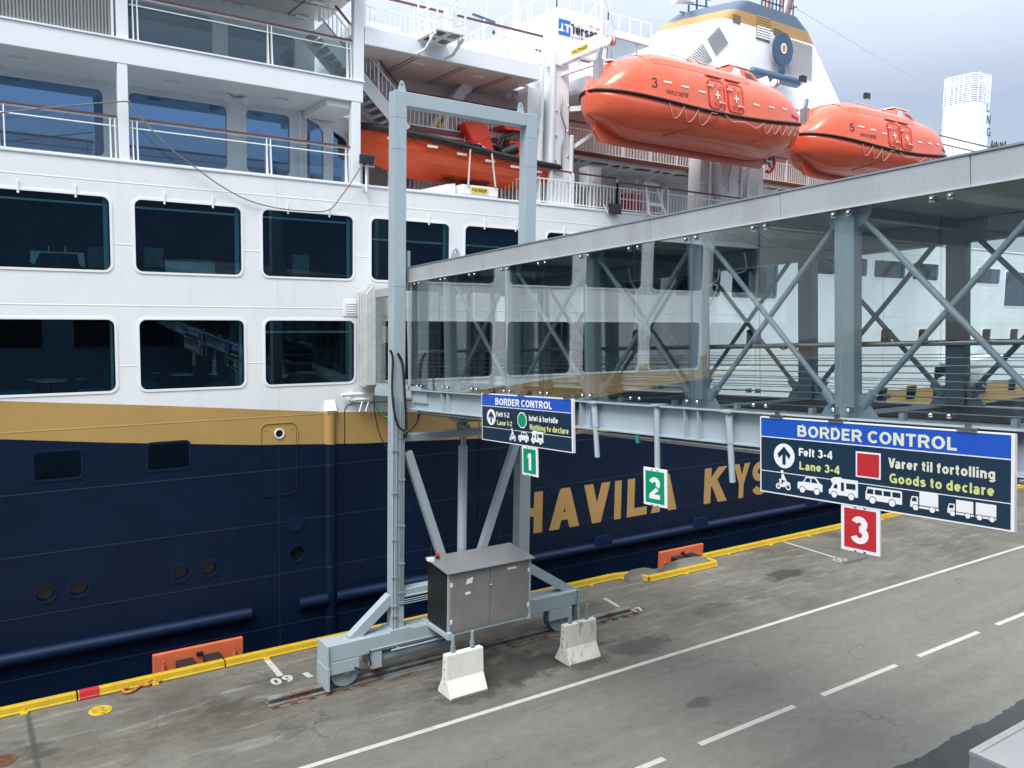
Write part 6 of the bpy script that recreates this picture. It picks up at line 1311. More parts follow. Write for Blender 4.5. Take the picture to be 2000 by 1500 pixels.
for a, b in ((cx0+.065, xm-.006), (xm+.006, cx1-.065)):
    m = MB(); m.box(a, b, CY-.025, CY+.015, cz0+.035, cz1-.035); d = m.build('door', CABFRONT, c, bevel=.006)
    h = MB(); xx = a+.02 if a < xm-.1 else b-.02
    for z in (cz0+.28, cz1-.28): h.box(xx-.025, xx+.025, CY-.04, CY-.026, z-.05, z+.05)
    h.build('hinge', WALLG, d)
    if a > xm-.1:
        h = MB(); h.dome((a+.03, CY-.026, (cz0+cz1)/2+.25), .03, (0, -1, 0)); h.box(a+.03, a+.06, CY-.035, CY-.026, (cz0+cz1)/2+.18, (cz0+cz1)/2+.24); h.build('lock', STEEL, d)
m = MB(); zr = cz1
m.add([(cx0-.06, CY-.10, zr+.0), (cx1+.06, CY-.10, zr+.0), (cx1+.06, 17.10, zr+.10), (cx0-.06, 17.10, zr+.10), (cx0-.06, CY-.10, zr+.03), (cx1+.06, CY-.10, zr+.03), (cx1+.06, 17.10, zr+.13), (cx0-.06, 17.10, zr+.13)], [(0, 1, 2, 3), (7, 6, 5, 4), (0, 4, 5, 1), (1, 5, 6, 2), (2, 6, 7, 3), (3, 7, 4, 0)])
m.build('roof', mat('cabinet_roof_steel', (.29, .295, .31), .36, metal=.4, var=.06, vscale=2, dirt=(.42, .42, .43), dscale=4, dpos=(.58, .8)), c, bevel=.006)
m = MB(); L0 = PY(910, 1142, CY-.03); m.flat([[(L0.x, L0.z), (L0.x+.17, L0.z+.02), (L0.x+.20, L0.z+.16), (L0.x+.03, L0.z+.12)]], (0, CY-.026, 0), XA, ZA, .003, 0, .001); a = PY(909, 1162, CY-.03); m.box(a.x, a.x+.14, CY-.03, CY-.026, a.z, a.z+.06); a = PY(991, 1113, CY-.03); m.box(a.x, a.x+.27, CY-.03, CY-.026, a.z, a.z+.05); m.build('label', SIGNW, c)
m = MB(); m.bar((cx0+.0, CY-.12, cz0-.05), (cx0+.0, 17.35, cz0-.05), .09, .10); m.bar((cx1-.03, CY-.02, cz0-.05), (cx1-.03, 17.35, cz0-.05), .09, .10); m.bar((cx0, CY+.05, cz0-.05), (cx1, CY+.05, cz0-.05), .07, .07); m.box(cx0-.055, cx0+.055, CY-.14, CY-.03, cz0-.1, cz0+.06); m.build('support_bracket', GREY, c, bevel=.006)
m = MB(); a = PY(855, 1093, 16.9); m.cyl((a.x, 16.9, zr+.12), (a.x, 16.9, zr+.19), .045, 12, 1); m.cyl((a.x, 16.9, zr+.19), (a.x, 16.9, zr+.27), .04, 12, 0); m.dome((a.x, 16.9, zr+.27), .04, (0, 0, 1), 0); m.build('warning_beacon', [mat('red_lamp_glass', (.55, .06, .02), .2), BLACK], c)
m = MB(); a = PY(842, 1098, 16.85); m.box(a.x-.07, a.x+.07, 16.8, 16.95, zr+.10, zr+.17, 0); m.tube([(a.x, 16.88, zr+.17), (a.x+.03, 16.88, zr+.55)], .008, 6, 1); m.build('radio_aerial', [SIGNW, BLACK], c)
# ================================================================== CRANE RAIL
r = thing('crane_rail', 'rusty grey steel rail on the quay under the gantry wheels', 'rail', (10.7, 17.27, 0))
xa, xb = 5.40, 16.0
m = MB(); m.box(xa, xb, 17.12, 17.40, .012, .03); m.box(xa, xb, 17.235, 17.285, .03, .125); m.box(xa, xb, 17.17, 17.35, .125, .155); m.build('rail_beam', RAILM, r, bevel=.004)
m = MB(); m.box(8.1, 13.9, 16.93, 17.10, .008, .016); m.box(8.1, 13.9, 16.93, 16.945, .016, .075); m.box(8.1, 13.9, 17.085, 17.10, .016, .075); m.build('cable_channel', RAILM, r)
m = MB()
for i in range(27):
    x = xa+.12+i*.405
    if 7.9 < x < 9.2: continue
    m.box(x-.09, x+.09, 16.99, 17.50, .003, .012); m.box(x-.05, x+.05, 17.02, 17.11, .012, .04); m.dome((x, 17.05, .04), .025, (0, 0, 1))
    m.dome((x-.06, 17.45, .02), .02, (0, 0, 1))
m.build('rail_clip', RUST, r)
# ================================================================== BOARDING BRIDGE (glazed gangway), slopes down toward the ship
GS = R(3.66); cs, sn = math.cos(GS), math.sin(GS)
def G(p): return V((p[0], 6.5 + p[1]*cs + p[2]*sn, 7.5 - p[1]*sn + p[2]*cs))
def inv(q): return (q.y-6.5)*cs - (q.z-7.5)*sn, (q.y-6.5)*sn + (q.z-7.5)*cs
def PG(px, py, X): q = PX(px, py, X); return inv(q)
XN, XF = 8.86, 11.50                              # near and far structural planes
br = thing('boarding_bridge', 'long glass sided passenger boarding bridge sloping down to the ship', 'boarding bridge', (10.2, 10, 6.9))
cols = [-7.8, -5.4, -3.0, -.6, 1.8, 4.2, 6.6, 9.0]
A0, A1 = -9.2, 10.75
def gb(m, x0, x1, a0, a1, w0, w1, mi=0): return m.box(x0, x1, a0, a1, w0, w1, mi, G)
def gbar(m, p, q, w, h, mi=0): return m.bar(G(p), G(q), w, h, mi)
def gtube(m, pts, r, n=8, mi=0): return m.tube([G(p) for p in pts], r, n, mi)
for xs, s_ in ((XN, 1), (XF, -1)):
    m = MB(); gb(m, xs-.01, xs+.01, A0, A1, -.44, -.02); gb(m, xs-.13, xs+.13, A0, A1, -.02, 0); gb(m, xs-.13, xs+.13, A0, A1, -.46, -.44)
    gi = m.build('floor_girder', GREY, br)
    m = MB()
    for a in cols:
        for d in (-.13, .13): gb(m, xs-.12*1, xs-.012, a+d-.006, a+d+.006, -.438, -.022); gb(m, xs+.012, xs+.12, a+d-.006, a+d+.006, -.438, -.022)
    m.build('web_stiffener', GREY, gi)
    for a in cols:
        m = MB(); x0 = xs-.02 if s_ > 0 else xs-.15
        gb(m, x0, x0+.17, a-.13, a+.13, 0, 2.5); c_ = m.build('column', GREY if s_ > 0 else GREYD, br, bevel=.008)  # far columns take the darker grey, shade put into their colour
    for a0, a1 in zip(cols[:-1], cols[1:]):
        xm_ = xs+.08*s_; m = MB()
        gtube(m, [(xm_, a0+.22, .20), (xm_, a1-.22, 2.32)], .036, 10); gtube(m, [(xm_+.05*s_, a0+.22, 2.32), (xm_+.05*s_, a1-.22, .20)], .036, 10)
        m.build('cross_brace', GREY if s_ > 0 else GREYD, br)  # far braces likewise carry their shade in the darker grey
        m = MB()
        for a, d in ((a0, 1), (a1, -1)):
            b_ = a + d*.13
            m.add([G((xm_-.01, b_, 0)), G((xm_-.01, b_+d*.26, 0)), G((xm_-.01, b_+d*.06, .28)), G((xm_-.01, b_, .28)), G((xm_+.01, b_, 0)), G((xm_+.01, b_+d*.26, 0)), G((xm_+.01, b_+d*.06, .28)), G((xm_+.01, b_, .28))], [(0, 1, 2, 3), (7, 6, 5, 4), (0, 4, 5, 1), (1, 5, 6, 2), (2, 6, 7, 3)])
            m.add([G((xm_-.01, b_, 2.5)), G((xm_-.01, b_+d*.20, 2.5)), G((xm_-.01, b_+d*.12, 2.32)), G((xm_-.01, b_, 2.25)), G((xm_+.01, b_, 2.5)), G((xm_+.01, b_+d*.20, 2.5)), G((xm_+.01, b_+d*.12, 2.32)), G((xm_+.01, b_, 2.25))], [(0, 1, 2, 3), (7, 6, 5, 4), (0, 4, 5, 1), (1, 5, 6, 2), (2, 6, 7, 3)])
            gtube(m, [(xm_, b_+d*.06, .14), (xm_, b_+d*.20, .30)], .06, 10)
        m.build('gusset', GREY, br)
    m = MB(); gtube(m, [(xs+.22*s_, A0, .87), (xs+.22*s_, A1, .87)], .033, 10); m.build('handrail', STEEL, br)
    m = MB()
    for k in range(8): gtube(m, [(xs+.12*s_, A0, .10+k*.087), (xs+.12*s_, A1, .10+k*.087)], .006, 5)
    m.build('guard_wire', STEEL, br)
    # glass panels with point fittings, two panes to a bay
    xg = xs-.085*s_ if s_ > 0 else xs+.085
    js = []
    for a in cols: js += [a, a+1.2]
    js = [A0] + [j for j in js if A0+.4 < j < A1-.3] + [A1-.0]
    for a0, a1 in zip(js[:-1], js[1:]):
        m = MB(); gb(m, xg-.006, xg+.006, a0+.008, a1-.008, .015, 2.50); p = m.build('glass_panel', GL_BRIDGE, br)
        m = MB()
        for a in (a0+.10, a1-.10):
            for w in (.09, 2.42): q = G((xg-.012*s_, a, w)); m.dome(q, .025, (-s_, 0, 0), 0, .7, 10); gb(m, min(xg, xg+.08*s_), max(xg, xg+.08*s_), a-.03, a+.03, w-.035, w+.035)
        m.build('glass_fitting', CHROME, p)
m = MB(); gb(m, XN+.02, XF-.02, A0, A1, -.10, -.022); gb(m, XN+.13, XF-.13, A0, A1, -.022, -.004); m.build('floor_deck', GREYD, br)
m = MB()
for i in range(9): gb(m, XN+.35, XF-.35, A0+.3+i*2.2, A0+1.95+i*2.2, -.003, .01)
m.build('floor_mat', FLOORM, br)
m = MB()
for i in range(17): gb(m, XN+.02, XF-.02, A0+.5+i*1.2, A0+.62+i*1.2, -.34, -.10)
m.build('floor_joist', GREYD, br)
m = MB()
for i in range(16): a = A0+.7+i*1.2; gb(m, XN+.02, XN+.10, a-.03, a+.03, 0, .085)
m.build('skirting_bracket', GREY, br)
# roof: sheet fascias, deck, slatted ceiling, edge beams
m = MB()
for xs, s_ in ((8.76, 1), (11.60, -1)):
    x0 = xs; j = A0; k = 0
    while j < A1-.05:
        e = min(A1+.05, j+2.36); d = .003*(k % 2)
        m.add([G((x0-s_*d, j+.004, 2.49)), G((x0-s_*d, e-.004, 2.49)), G((x0-s_*(d+.015), e-.004, 2.80)), G((x0-s_*(d+.015), j+.004, 2.80)), G((x0+.03*s_, j+.004, 2.49)), G((x0+.03*s_, e-.004, 2.49)), G((x0+.03*s_, e-.004, 2.80)), G((x0+.03*s_, j+.004, 2.80))], [(0, 1, 2, 3), (7, 6, 5, 4), (0, 4, 5, 1), (1, 5, 6, 2), (2, 6, 7, 3), (3, 7, 4, 0)])
        j += 2.36; k += 1
fa = m.build('roof_fascia', ROOFAL, br, bevel=.006)
m = MB(); m.add([G((8.73, A0, 2.802)), G((11.63, A0, 2.802)), G((11.63, A1+.06, 2.802)), G((8.73, A1+.06, 2.802)), G((8.80, A0, 2.84)), G((11.56, A0, 2.84)), G((11.56, A1+.06, 2.84)), G((8.80, A1+.06, 2.84))], [(3, 2, 1, 0), (4, 5, 6, 7), (0, 1, 5, 4), (1, 2, 6, 5), (2, 3, 7, 6), (3, 0, 4, 7)]); m.build('roof_deck', mat('dark_roofing_felt', (.07, .08, .10), .8), br)
m = MB()
for x0 in (8.735, 11.575): gb(m, x0, x0+.05, A0, A1+.04, 2.470, 2.489)
m.build('fascia_drip_edge', mat('pale_drip_edge', (.52, .54, .55), .4), br)
m = MB()
for x0, x1 in ((XN-.03, XN+.16), (XF-.16, XF+.03)): gb(m, x0, x1, A0, A1, 2.50, 2.78)
gb(m, XF-.20, XF+.0, A0, A1, 2.22, 2.50); m.build('roof_beam', GREYD, br)
m = MB(); i = 0; x = XN+.18
while x < XF-.3: gb(m, x, x+.235, A0, A1, 2.52, 2.545); x += .25
m.build('ceiling_slats', mat('ceiling_slat_paint', (.42, .44, .43), .4, var=.05), br)
m = MB()
for a in cols: gb(m, XN+.17, XF-.2, a-.08, a+.08, 2.40, 2.52)
m.build('roof_cross_beam', GREYD, br)
# girder underside pipe and wires inside
m = MB(); gtube(m, [(XN-.08, A0, -.52), (XN-.08, A1-.5, -.52)], .035, 8); m.build('drain_pipe', STEEL, br)
m = MB()
for a in (2.9, 5.2, 7.4): gb(m, XN-.12, XN-.06, a, a+.06, -.60, -.48)
m.build('pipe_clip', mat('teal_clip', (.02, .25, .22), .5), br)
m = MB()
def wire(pts, X, r=.010): m.tube(smoothpts([PX(x, y, X) for x, y in pts], 4), r, 5)
wire([(1453, 492), (1458, 520), (1452, 530), (1432, 535), (1420, 528)], 9.2); wire([(1405, 525), (1402, 545), (1392, 553), (1382, 562), (1396, 556), (1400, 565), (1378, 612)], 9.0); wire([(1226, 508), (1230, 545), (1250, 590), (1265, 700), (1285, 732), (1310, 725), (1333, 690)], 9.1)
m.build('loose_wire', CREAM, br)
m = MB(); wire([(1410, 455), (1440, 462), (1480, 480), (1560, 485), (1628, 489)], 9.3); wire([(1480, 452), (1510, 475), (1570, 484), (1625, 488)], 9.35); wire([(1555, 672), (1530, 682), (1520, 676)], 9.4); m.build('dark_cable', BLACK, br)
# telescopic inner tunnel and bellows against the hull
x0, x1 = 9.62, 11.25; ya, yb = 17.35, 20.85
zf0, zr0 = PY(738, 748, 20.8).z, PY(745, 566, 20.8).z
t_ = lambda y: (yb-y)*math.tan(GS)
def tb(m, xa, xb, ya_, yb_, z0, z1, mi=0): return m.box(xa, xb, ya_, yb_, z0, z1, mi, lambda p: V((p[0], p[1], p[2]+t_(p[1]))))
m = MB(); tb(m, x0, x1, ya, yb, zf0-.12, zf0); tb(m, x0-.03, x0+.05, ya, yb, zf0-.34, zf0-.12); tb(m, x1-.05, x1+.03, ya, yb, zf0-.34, zf0-.12); m.build('inner_tunnel_floor', GREY, br)
m = MB(); tb(m, x0-.03, x1+.03, ya, yb, zr0-.22, zr0); m.build('inner_tunnel_roof', ROOFAL, br)
m = MB()
for y in (17.4, 18.55, 19.7, 20.7): tb(m, x0, x0+.08, y, y+.1, zf0, zr0-.22); tb(m, x1-.08, x1, y, y+.1, zf0, zr0-.22)
m.build('inner_tunnel_frame', GREY, br)
m = MB(); tb(m, x0-.012, x0-.002, ya, yb, zf0+.02, zr0-.24); p = m.build('inner_glass', GL_BRIDGE, br)
m = MB(); tb(m, x1+.002, x1+.012, ya, yb, zf0+.02, zr0-.24); m.build('inner_glass', GL_BRIDGE, br)
m = MB(); tb(m, x0+.12, x0+.35, yb-.25, yb-.1, zf0+1.1, zf0+1.55); m.build('control_panel', TABLEW, br)
m = MB()
lp = [(x0-.28, zf0-.05), (x1+.28, zf0-.05), (x1+.28, zr0-.1), (x1+.02, zr0+.10), (x0-.08, zr0+.10), (x0-.28, zr0-.12)]; li = [(x0+.06, zf0+.0), (x1-.06, zf0), (x1-.06, zr0-.25), (x0+.06, zr0-.25)]
n = 7
for i in range(n):
    d = .05 if i % 2 else 0
    m.flat([[(x + (d if x > 10.4 else -d), z+(d if z > 8 else -d)) for x, z in lp], li], (0, yb+.55-.0, 0), XA, ZA, .075, 0, .02+i*.076)
m.build('bellows', FABG, br, bevel=.02)
m = MB(); m.box(x0-.02, x0+.05, yb-.06, yb+.02, zf0-.02, zr0-.02); m.box(x1-.05, x1+.02, yb-.06, yb+.02, zf0-.02, zr0-.02); m.build('bellows_frame', GREYD, br)
m = MB(); q0 = PX(801, 491, 8.9)
m.box(8.74, 8.80, 17.22, 17.30, 9.2, q0.z); m.box(8.74, 11.6, 17.25, 17.31, 9.1, 9.55); m.build('end_flashing', ROOFAL, br)
q = PX(888, 510, 10.2); m = MB(); m.flat([[(-.16, 0), (.16, 0), (.07, .24), (.02, .29), (-.02, .29), (-.07, .24)], circ(0, .2, .03, 10)], (9.2, G((9, 9.2, 2.84)).y, G((9, 9.2, 2.84)).z), (1, 0, 0), ZA, .04); m.build('lifting_lug', GREY, br)
m = MB(); gb(m, 8.8, 8.86, 9.9, 10.6, -.30, .02); gb(m, 8.74, 8.9, 10.1, 10.7, .0, .08); m.build('end_bracket', GREY, br)
# ================================================================== SIGNS
XS = 8.68
SU, SV = V((0, -cs, sn)), V((0, sn, cs))
class Sign:
    def __init__(s, TL, TR, BL, BR, X=XS):
        a, b, c, d = [PX(*p, X) for p in (TL, TR, BL, BR)]
        s.X = X; s.w = ((b-a).dot(SU) + (d-c).dot(SU))/2; s.h = ((a-c).dot(SV) + (b-d).dot(SV))/2
        s.O = (a + b + c + d)/4 - SU*s.w/2 - SV*s.h/2
    def u(s, px, py): return (PX(px, py, s.X)-s.O).dot(SU)
    def P(s, u, v, n=0): return s.O + SU*u + SV*v + V((-n, 0, 0))
CREAMW = SIGNW
def arrow(m, S_, uc, vc, r, mi, off):
    q = [(-.16, -.70), (.16, -.70), (.16, .12), (.50, -.22), (.62, .14), (0, .76), (-.62, .14), (-.50, -.22), (-.16, .12)]
    m.flat([[(uc+a*r, vc+b*r) for a, b in q]], S_.O, SU, SV, .002, mi, off)
def veh(m, S_, kind, u0, u1, vb, off=.003):
    w = u1-u0; X_ = lambda a: u0+w*a
    def poly(*lp): m.flat([[(X_(a), vb+w*b) for a, b in l] for l in lp], S_.O, SU, SV, .002, 0, off)
    def wheel(a, r, b=None):
        b = r if b is None else b
        m.flat([circ(X_(a), vb+w*b, w*r*1.22, 20)], S_.O, SU, SV, .001, 1, off+.0025); m.flat([circ(X_(a), vb+w*b, w*r, 20)], S_.O, SU, SV, .001, 0, off+.0040)
    if kind == 'moto':
        u0, w = u0 + w*.08, w*.84
        X_ = lambda a: u0+w*a
        m.flat([circ(X_(.17), vb+w*.17, w*.17, 20), circ(X_(.17), vb+w*.17, w*.10, 16)], S_.O, SU, SV, .002, 0, off); m.flat([circ(X_(.83), vb+w*.17, w*.17, 20), circ(X_(.83), vb+w*.17, w*.10, 16)], S_.O, SU, SV, .002, 0, off)
        poly([(.12, .17), (.26, .46), (.20, .52), (.26, .60), (.34, .56), (.62, .52), (.95, .42), (.98, .34), (.80, .34), (.66, .16), (.34, .14), (.30, .34), (.19, .15)])
        poly([(.36, .56), (.40, .86), (.52, .90), (.66, .62), (.74, .50), (.50, .44), (.44, .30), (.36, .30), (.40, .48)]); m.flat([circ(X_(.42), vb+w*1.0, w*.095, 16)], S_.O, SU, SV, .002, 0, off)
    if kind == 'car':
        poly([(0, .12), (0, .34), (.05, .37), (.22, .38), (.34, .58), (.74, .58), (.90, .40), (1, .37), (1, .12)], [(.27, .39), (.37, .54), (.52, .54), (.52, .39)], [(.56, .39), (.56, .54), (.71, .54), (.82, .39)]); wheel(.20, .105); wheel(.78, .105)
    if kind == 'camper':
        poly([(0, .10), (0, .24), (.06, .28), (.14, .46), (.08, .47), (.08, .58), (.18, .64), (.42, .66), (.46, .62), (1, .62), (1, .10)], [(.15, .29), (.21, .43), (.30, .43), (.30, .29)], [(.42, .24), (.42, .50), (.53, .50), (.53, .24)], [(.60, .32), (.60, .50), (.92, .50), (.92, .32)]); wheel(.19, .095); wheel(.78, .095)
    if kind == 'bus':
        poly([(0, .08), (0, .27), (.05, .42), (.97, .42), (1, .39), (1, .08)], [(.03, .24), (.06, .37), (.22, .37), (.22, .24)], [(.26, .24), (.26, .37), (.46, .37), (.46, .24)], [(.50, .24), (.50, .37), (.70, .37), (.70, .24)], [(.74, .24), (.74, .37), (.96, .37), (.96, .24)]); wheel(.20, .085); wheel(.74, .085)
    if kind in ('truck', 'combo'):
        f = 1.0 if kind == 'truck' else .55
        q = lambda l: [(a*f, b*f) for a, b in l]
        poly(q([(0, .10), (0, .28), (.06, .48), (.28, .48), (.28, .10)]), q([(.04, .30), (.09, .44), (.23, .44), (.23, .30)])); poly(q([(.33, .20), (.33, .66), (.96, .66), (.98, .62), (.98, .20)])); poly(q([(.33, .09), (.33, .165), (1, .165), (1, .09)])); wheel(.20*f, .098*f); wheel(.78*f, .098*f)
        if kind == 'combo':
            p = lambda l: [(.59+a*.41, b*.55) for a, b in l]
            poly(p([(0, .20), (0, .66), (.96, .66), (1, .62), (1, .20)])); poly(p([(0, .09), (0, .165), (1, .165), (1, .09)])); wheel(.67, .054); wheel(.92, .054)
def border_sign(S_, label, texts, shape, vehicles, hangers):
    t = thing('border_control_sign', label, 'sign', S_.P(S_.w/2, S_.h/2), 'border control signs under the bridge')
    th = .045; B = lambda m, u0, u1, v0, v1, n0, n1, mi=0: m.box(n0, n1, u0, u1, v0, v1, mi, lambda p: S_.P(p[1], p[2], p[0]))
    m = MB(); B(m, .0, S_.w, 0, S_.h*.745, -th, 0); m.build('sign_panel', SIGNB, t)
    m = MB(); B(m, .0, S_.w, S_.h*.745, S_.h, -th, 0); m.build('header_panel', BLUEHI, t)
    m = MB(); e = .014
    B(m, -e, 0, -e, S_.h+e, -th-.004, .004); B(m, S_.w, S_.w+e*2.4, -e, S_.h+e, -th-.004, .004); B(m, 0, S_.w, S_.h, S_.h+e, -th-.004, .004); B(m, 0, S_.w, -e, 0, -th-.004, .004); m.build('sign_frame', SIGNW, t)
    m = MB(); B(m, 0, S_.w, S_.h*.738, S_.h*.750, .0005, .003); B(m, 0, S_.w, S_.h*.275, S_.h*.284, .0005, .003); m.build('dividing_line', SIGNW, t)
    m = MB(); cu, cv = S_.u(*texts['circle'][0]), S_.h*.508
    m.flat([circ(cu, cv, .157, 32)], S_.O, SU, SV, .002, 0, .001); arrow(m, S_, cu, cv, .157, 1, .0035); m.build('arrow_symbol', [SIGNW, SIGNB], t)
    for (body, p0, p1, vb, h, bold, mt) in texts['lines']:
        u0, u1 = S_.u(*p0), S_.u(*p1); m = MB(); write(m, body, S_.P(u0, S_.h*vb, .0), SU, SV, S_.h*h, u1-u0, s=.20, track=.13, t=.002, off=.001); m.build('sign_lettering', mt, t)
    m = MB(); u0, u1 = S_.u(*shape[1]), S_.u(*shape[2])
    if shape[0] == 'square':
        m.flat([[(u0, S_.h*.355), (u1, S_.h*.355), (u1, S_.h*.67), (u0, S_.h*.67)]], S_.O, SU, SV, .002, 0, .001); d = (u1-u0)*.06; m.flat([[(u0+d, S_.h*.355+d), (u1-d, S_.h*.355+d), (u1-d, S_.h*.67-d), (u0+d, S_.h*.67-d)]], S_.O, SU, SV, .002, 1, .003); m.build('customs_symbol', [SIGNW, SRED], t)
    else:
        cu, cv, r_ = (u0+u1)/2, S_.h*.51, (u1-u0)/2; oc = lambda k: [(cu+k*r_*1.06*math.cos(R(22.5+45*i)), cv+k*r_*1.06*math.sin(R(22.5+45*i))) for i in range(8)]
        m.flat([oc(1)], S_.O, SU, SV, .002, 0, .001); m.flat([oc(.86)], S_.O, SU, SV, .002, 1, .003); m.build('customs_symbol', [SIGNW, SGREEN], t)
    for kind, p0, p1 in vehicles:
        m = MB(); veh(m, S_, kind, S_.u(*p0), S_.u(*p1), S_.h*.055); m.build('vehicle_symbol', [SIGNW, SIGNB], t)
    m = MB()
    for f in hangers: u = S_.w*f; B(m, u-.10, u+.10, S_.h+.014, S_.h+.045, -.05, .02); B(m, u-.03, u+.03, S_.h+.03, S_.h+.10, -.03, -.0)
    m.build('hanger_clamp', STEEL, t)
    return t
k = lambda x, y: (1450+x/3.636, 780+y/3.636)
S34 = Sign((1483, 815), (1972, 850), (1491, 958), (1978, 1036))
border_sign(S34, 'large dark blue border control sign for lanes 3-4 with a red square', {'circle': [k(297, 395)], 'lines': [
    ('BORDER CONTROL', k(392, 220), k(1525, 330), .785, .148, .042, SIGNC), ('Felt 3-4', k(402, 370), k(641, 410), .533, .105, .04, SIGNW), ('Lane 3-4', k(406, 465), k(692, 510), .355, .105, .04, SIGNY),
    ('Varer til fortolling', k(1037, 450), k(1795, 560), .515, .115, .045, SIGNC), ('Goods to declare', k(1045, 555), k(1788, 660), .335, .115, .045, SIGNY)]},
    ('square', k(806, 460), k(983, 480)), [('moto', k(230, 620), k(355, 640)), ('car', k(394, 640), k(570, 670)), ('camper', k(616, 690), k(822, 720)), ('bus', k(876, 730), k(1135, 770)), ('truck', k(1193, 790), k(1396, 820)), ('combo', k(1458, 830), k(1804, 880))], (.08, .36, .86))
k2 = lambda x, y: (900+x/3.571, 740+y/3.571)
S12 = Sign((938.5, 768.5), (1113, 781.5), (945.5, 856), (1120.5, 885.5))
border_sign(S12, 'dark blue border control sign for lanes 1-2 with a green octagon', {'circle': [k2(213, 265)], 'lines': [
    ('BORDER CONTROL', k2(241, 170), k2(637, 200), .785, .148, .042, SIGNW), ('Felt 1-2', k2(249, 250), k2(338, 265), .533, .105, .04, SIGNW), ('Lane 1-2', k2(254, 310), k2(358, 320), .355, .105, .04, SIGNY),
    ('Intet å fortolle', k2(476, 270), k2(678, 295), .515, .115, .045, SIGNW), ('Nothing to declare', k2(482, 330), k2(752, 370), .335, .115, .045, SIGNY)]},
    ('octagon', k2(396, 290), k2(460, 290)), [('moto', k2(336, 420), k2(390, 430)), ('car', k2(403, 430), k2(475, 445)), ('camper', k2(492, 440), k2(577, 460))], (.06, .48, .96))
def lane_sign(num, TL, TR, BL, BR, colr, label, pole_top):
    S_ = Sign(TL, TR, BL, BR); t = thing('lane_number_sign', label, 'sign', S_.P(S_.w/2, S_.h/2), 'lane number signs')
    B = lambda m, u0, u1, v0, v1, n0, n1, mi=0: m.box(n0, n1, u0, u1, v0, v1, mi, lambda p: S_.P(p[1], p[2], p[0]))
    m = MB(); B(m, 0, S_.w, 0, S_.h, -.03, 0); m.build('sign_panel', SIGNW, t, bevel=.004)
    d = .045; m = MB(); B(m, d, S_.w-d, d, S_.h-d, .0005, .003); m.build('colour_field', colr, t)
    m = MB(); write(m, num, S_.P(S_.w*.5, S_.h*.19, 0), SU, SV, S_.h*.58, S_.w*(.46 if num != '1' else .22), s=.21, t=.003, off=.0035, align='C'); m.build('lane_number', SIGNW, t)
    m = MB()
    for a in (-.06, .06): 
        for v in (S_.h-.02, .02): m.dome(S_.P(S_.w/2+a, v, 0), .018, (-1, 0, 0))
    m.build('sign_bolt', STEEL, t)
    if pole_top: 
        m = MB(); top = S_.P(S_.w/2, S_.h-.05, -.06); L_ = pole_top; m.tube([top, top+SV*L_], .045, 10); m.box(-.07, .07, -.07, .07, -.03, .0, 0, lambda p: top+SV*(L_+p[2])+SU*p[1]+V((p[0], 0, 0))); m.build('hanger_pole', GREY, t)
    else:
        m = MB(); q = S_.P(S_.w/2-.06, S_.h-.05, -.04); m.tube([q, q+SV*.22], .018, 8); q = S_.P(S_.w/2+.06, S_.h-.05, -.04); m.tube([q, q+SV*.22], .018, 8); m.build('hanger_strap', GREY, t)
lane_sign('1', (1017, 869), (1046.5, 874.5), (1022.4, 927), (1052.6, 933), SGREEN, 'green lane sign with number 1 below the smaller blue sign', 0)
q = PX(1276, 790, XS); S2 = ((1254.2, 911), (1299, 918.4), (1259.8, 984.5), (1304.6, 994))
lane_sign('2', *S2, SGREEN, 'green lane sign with number 2 hanging on a pole', 1.02)
lane_sign('3', (1640, 982), (1715.4, 993), (1645, 1071.5), (1721.7, 1090), SRED, 'red lane sign with number 3 below the large sign', 0)
for (pt, pb, lab) in (((1160, 784), (1167, 893), 'bare grey hanger pole beside the smaller blue sign'), ((1423, 801), (1431, 942), 'bare grey hanger pole left of the large blue sign')):
    a, b = PX(*pt, 8.74), PX(*pb, 8.74); t = thing('hanger_pole', lab, 'pole', b, 'empty sign poles under the bridge')
    mid = a.lerp(b, .46); MB().tube([a, mid], .052, 10).build('sleeve', GREY, t); MB().tube([mid, b], .044, 10).build('pole_tube', GREY, t)
    m = MB(); m.box(-.08, .08, -.08, .08, -.03, .0, 0, lambda p: a+V(p)); m.build('flange', GREY, t)
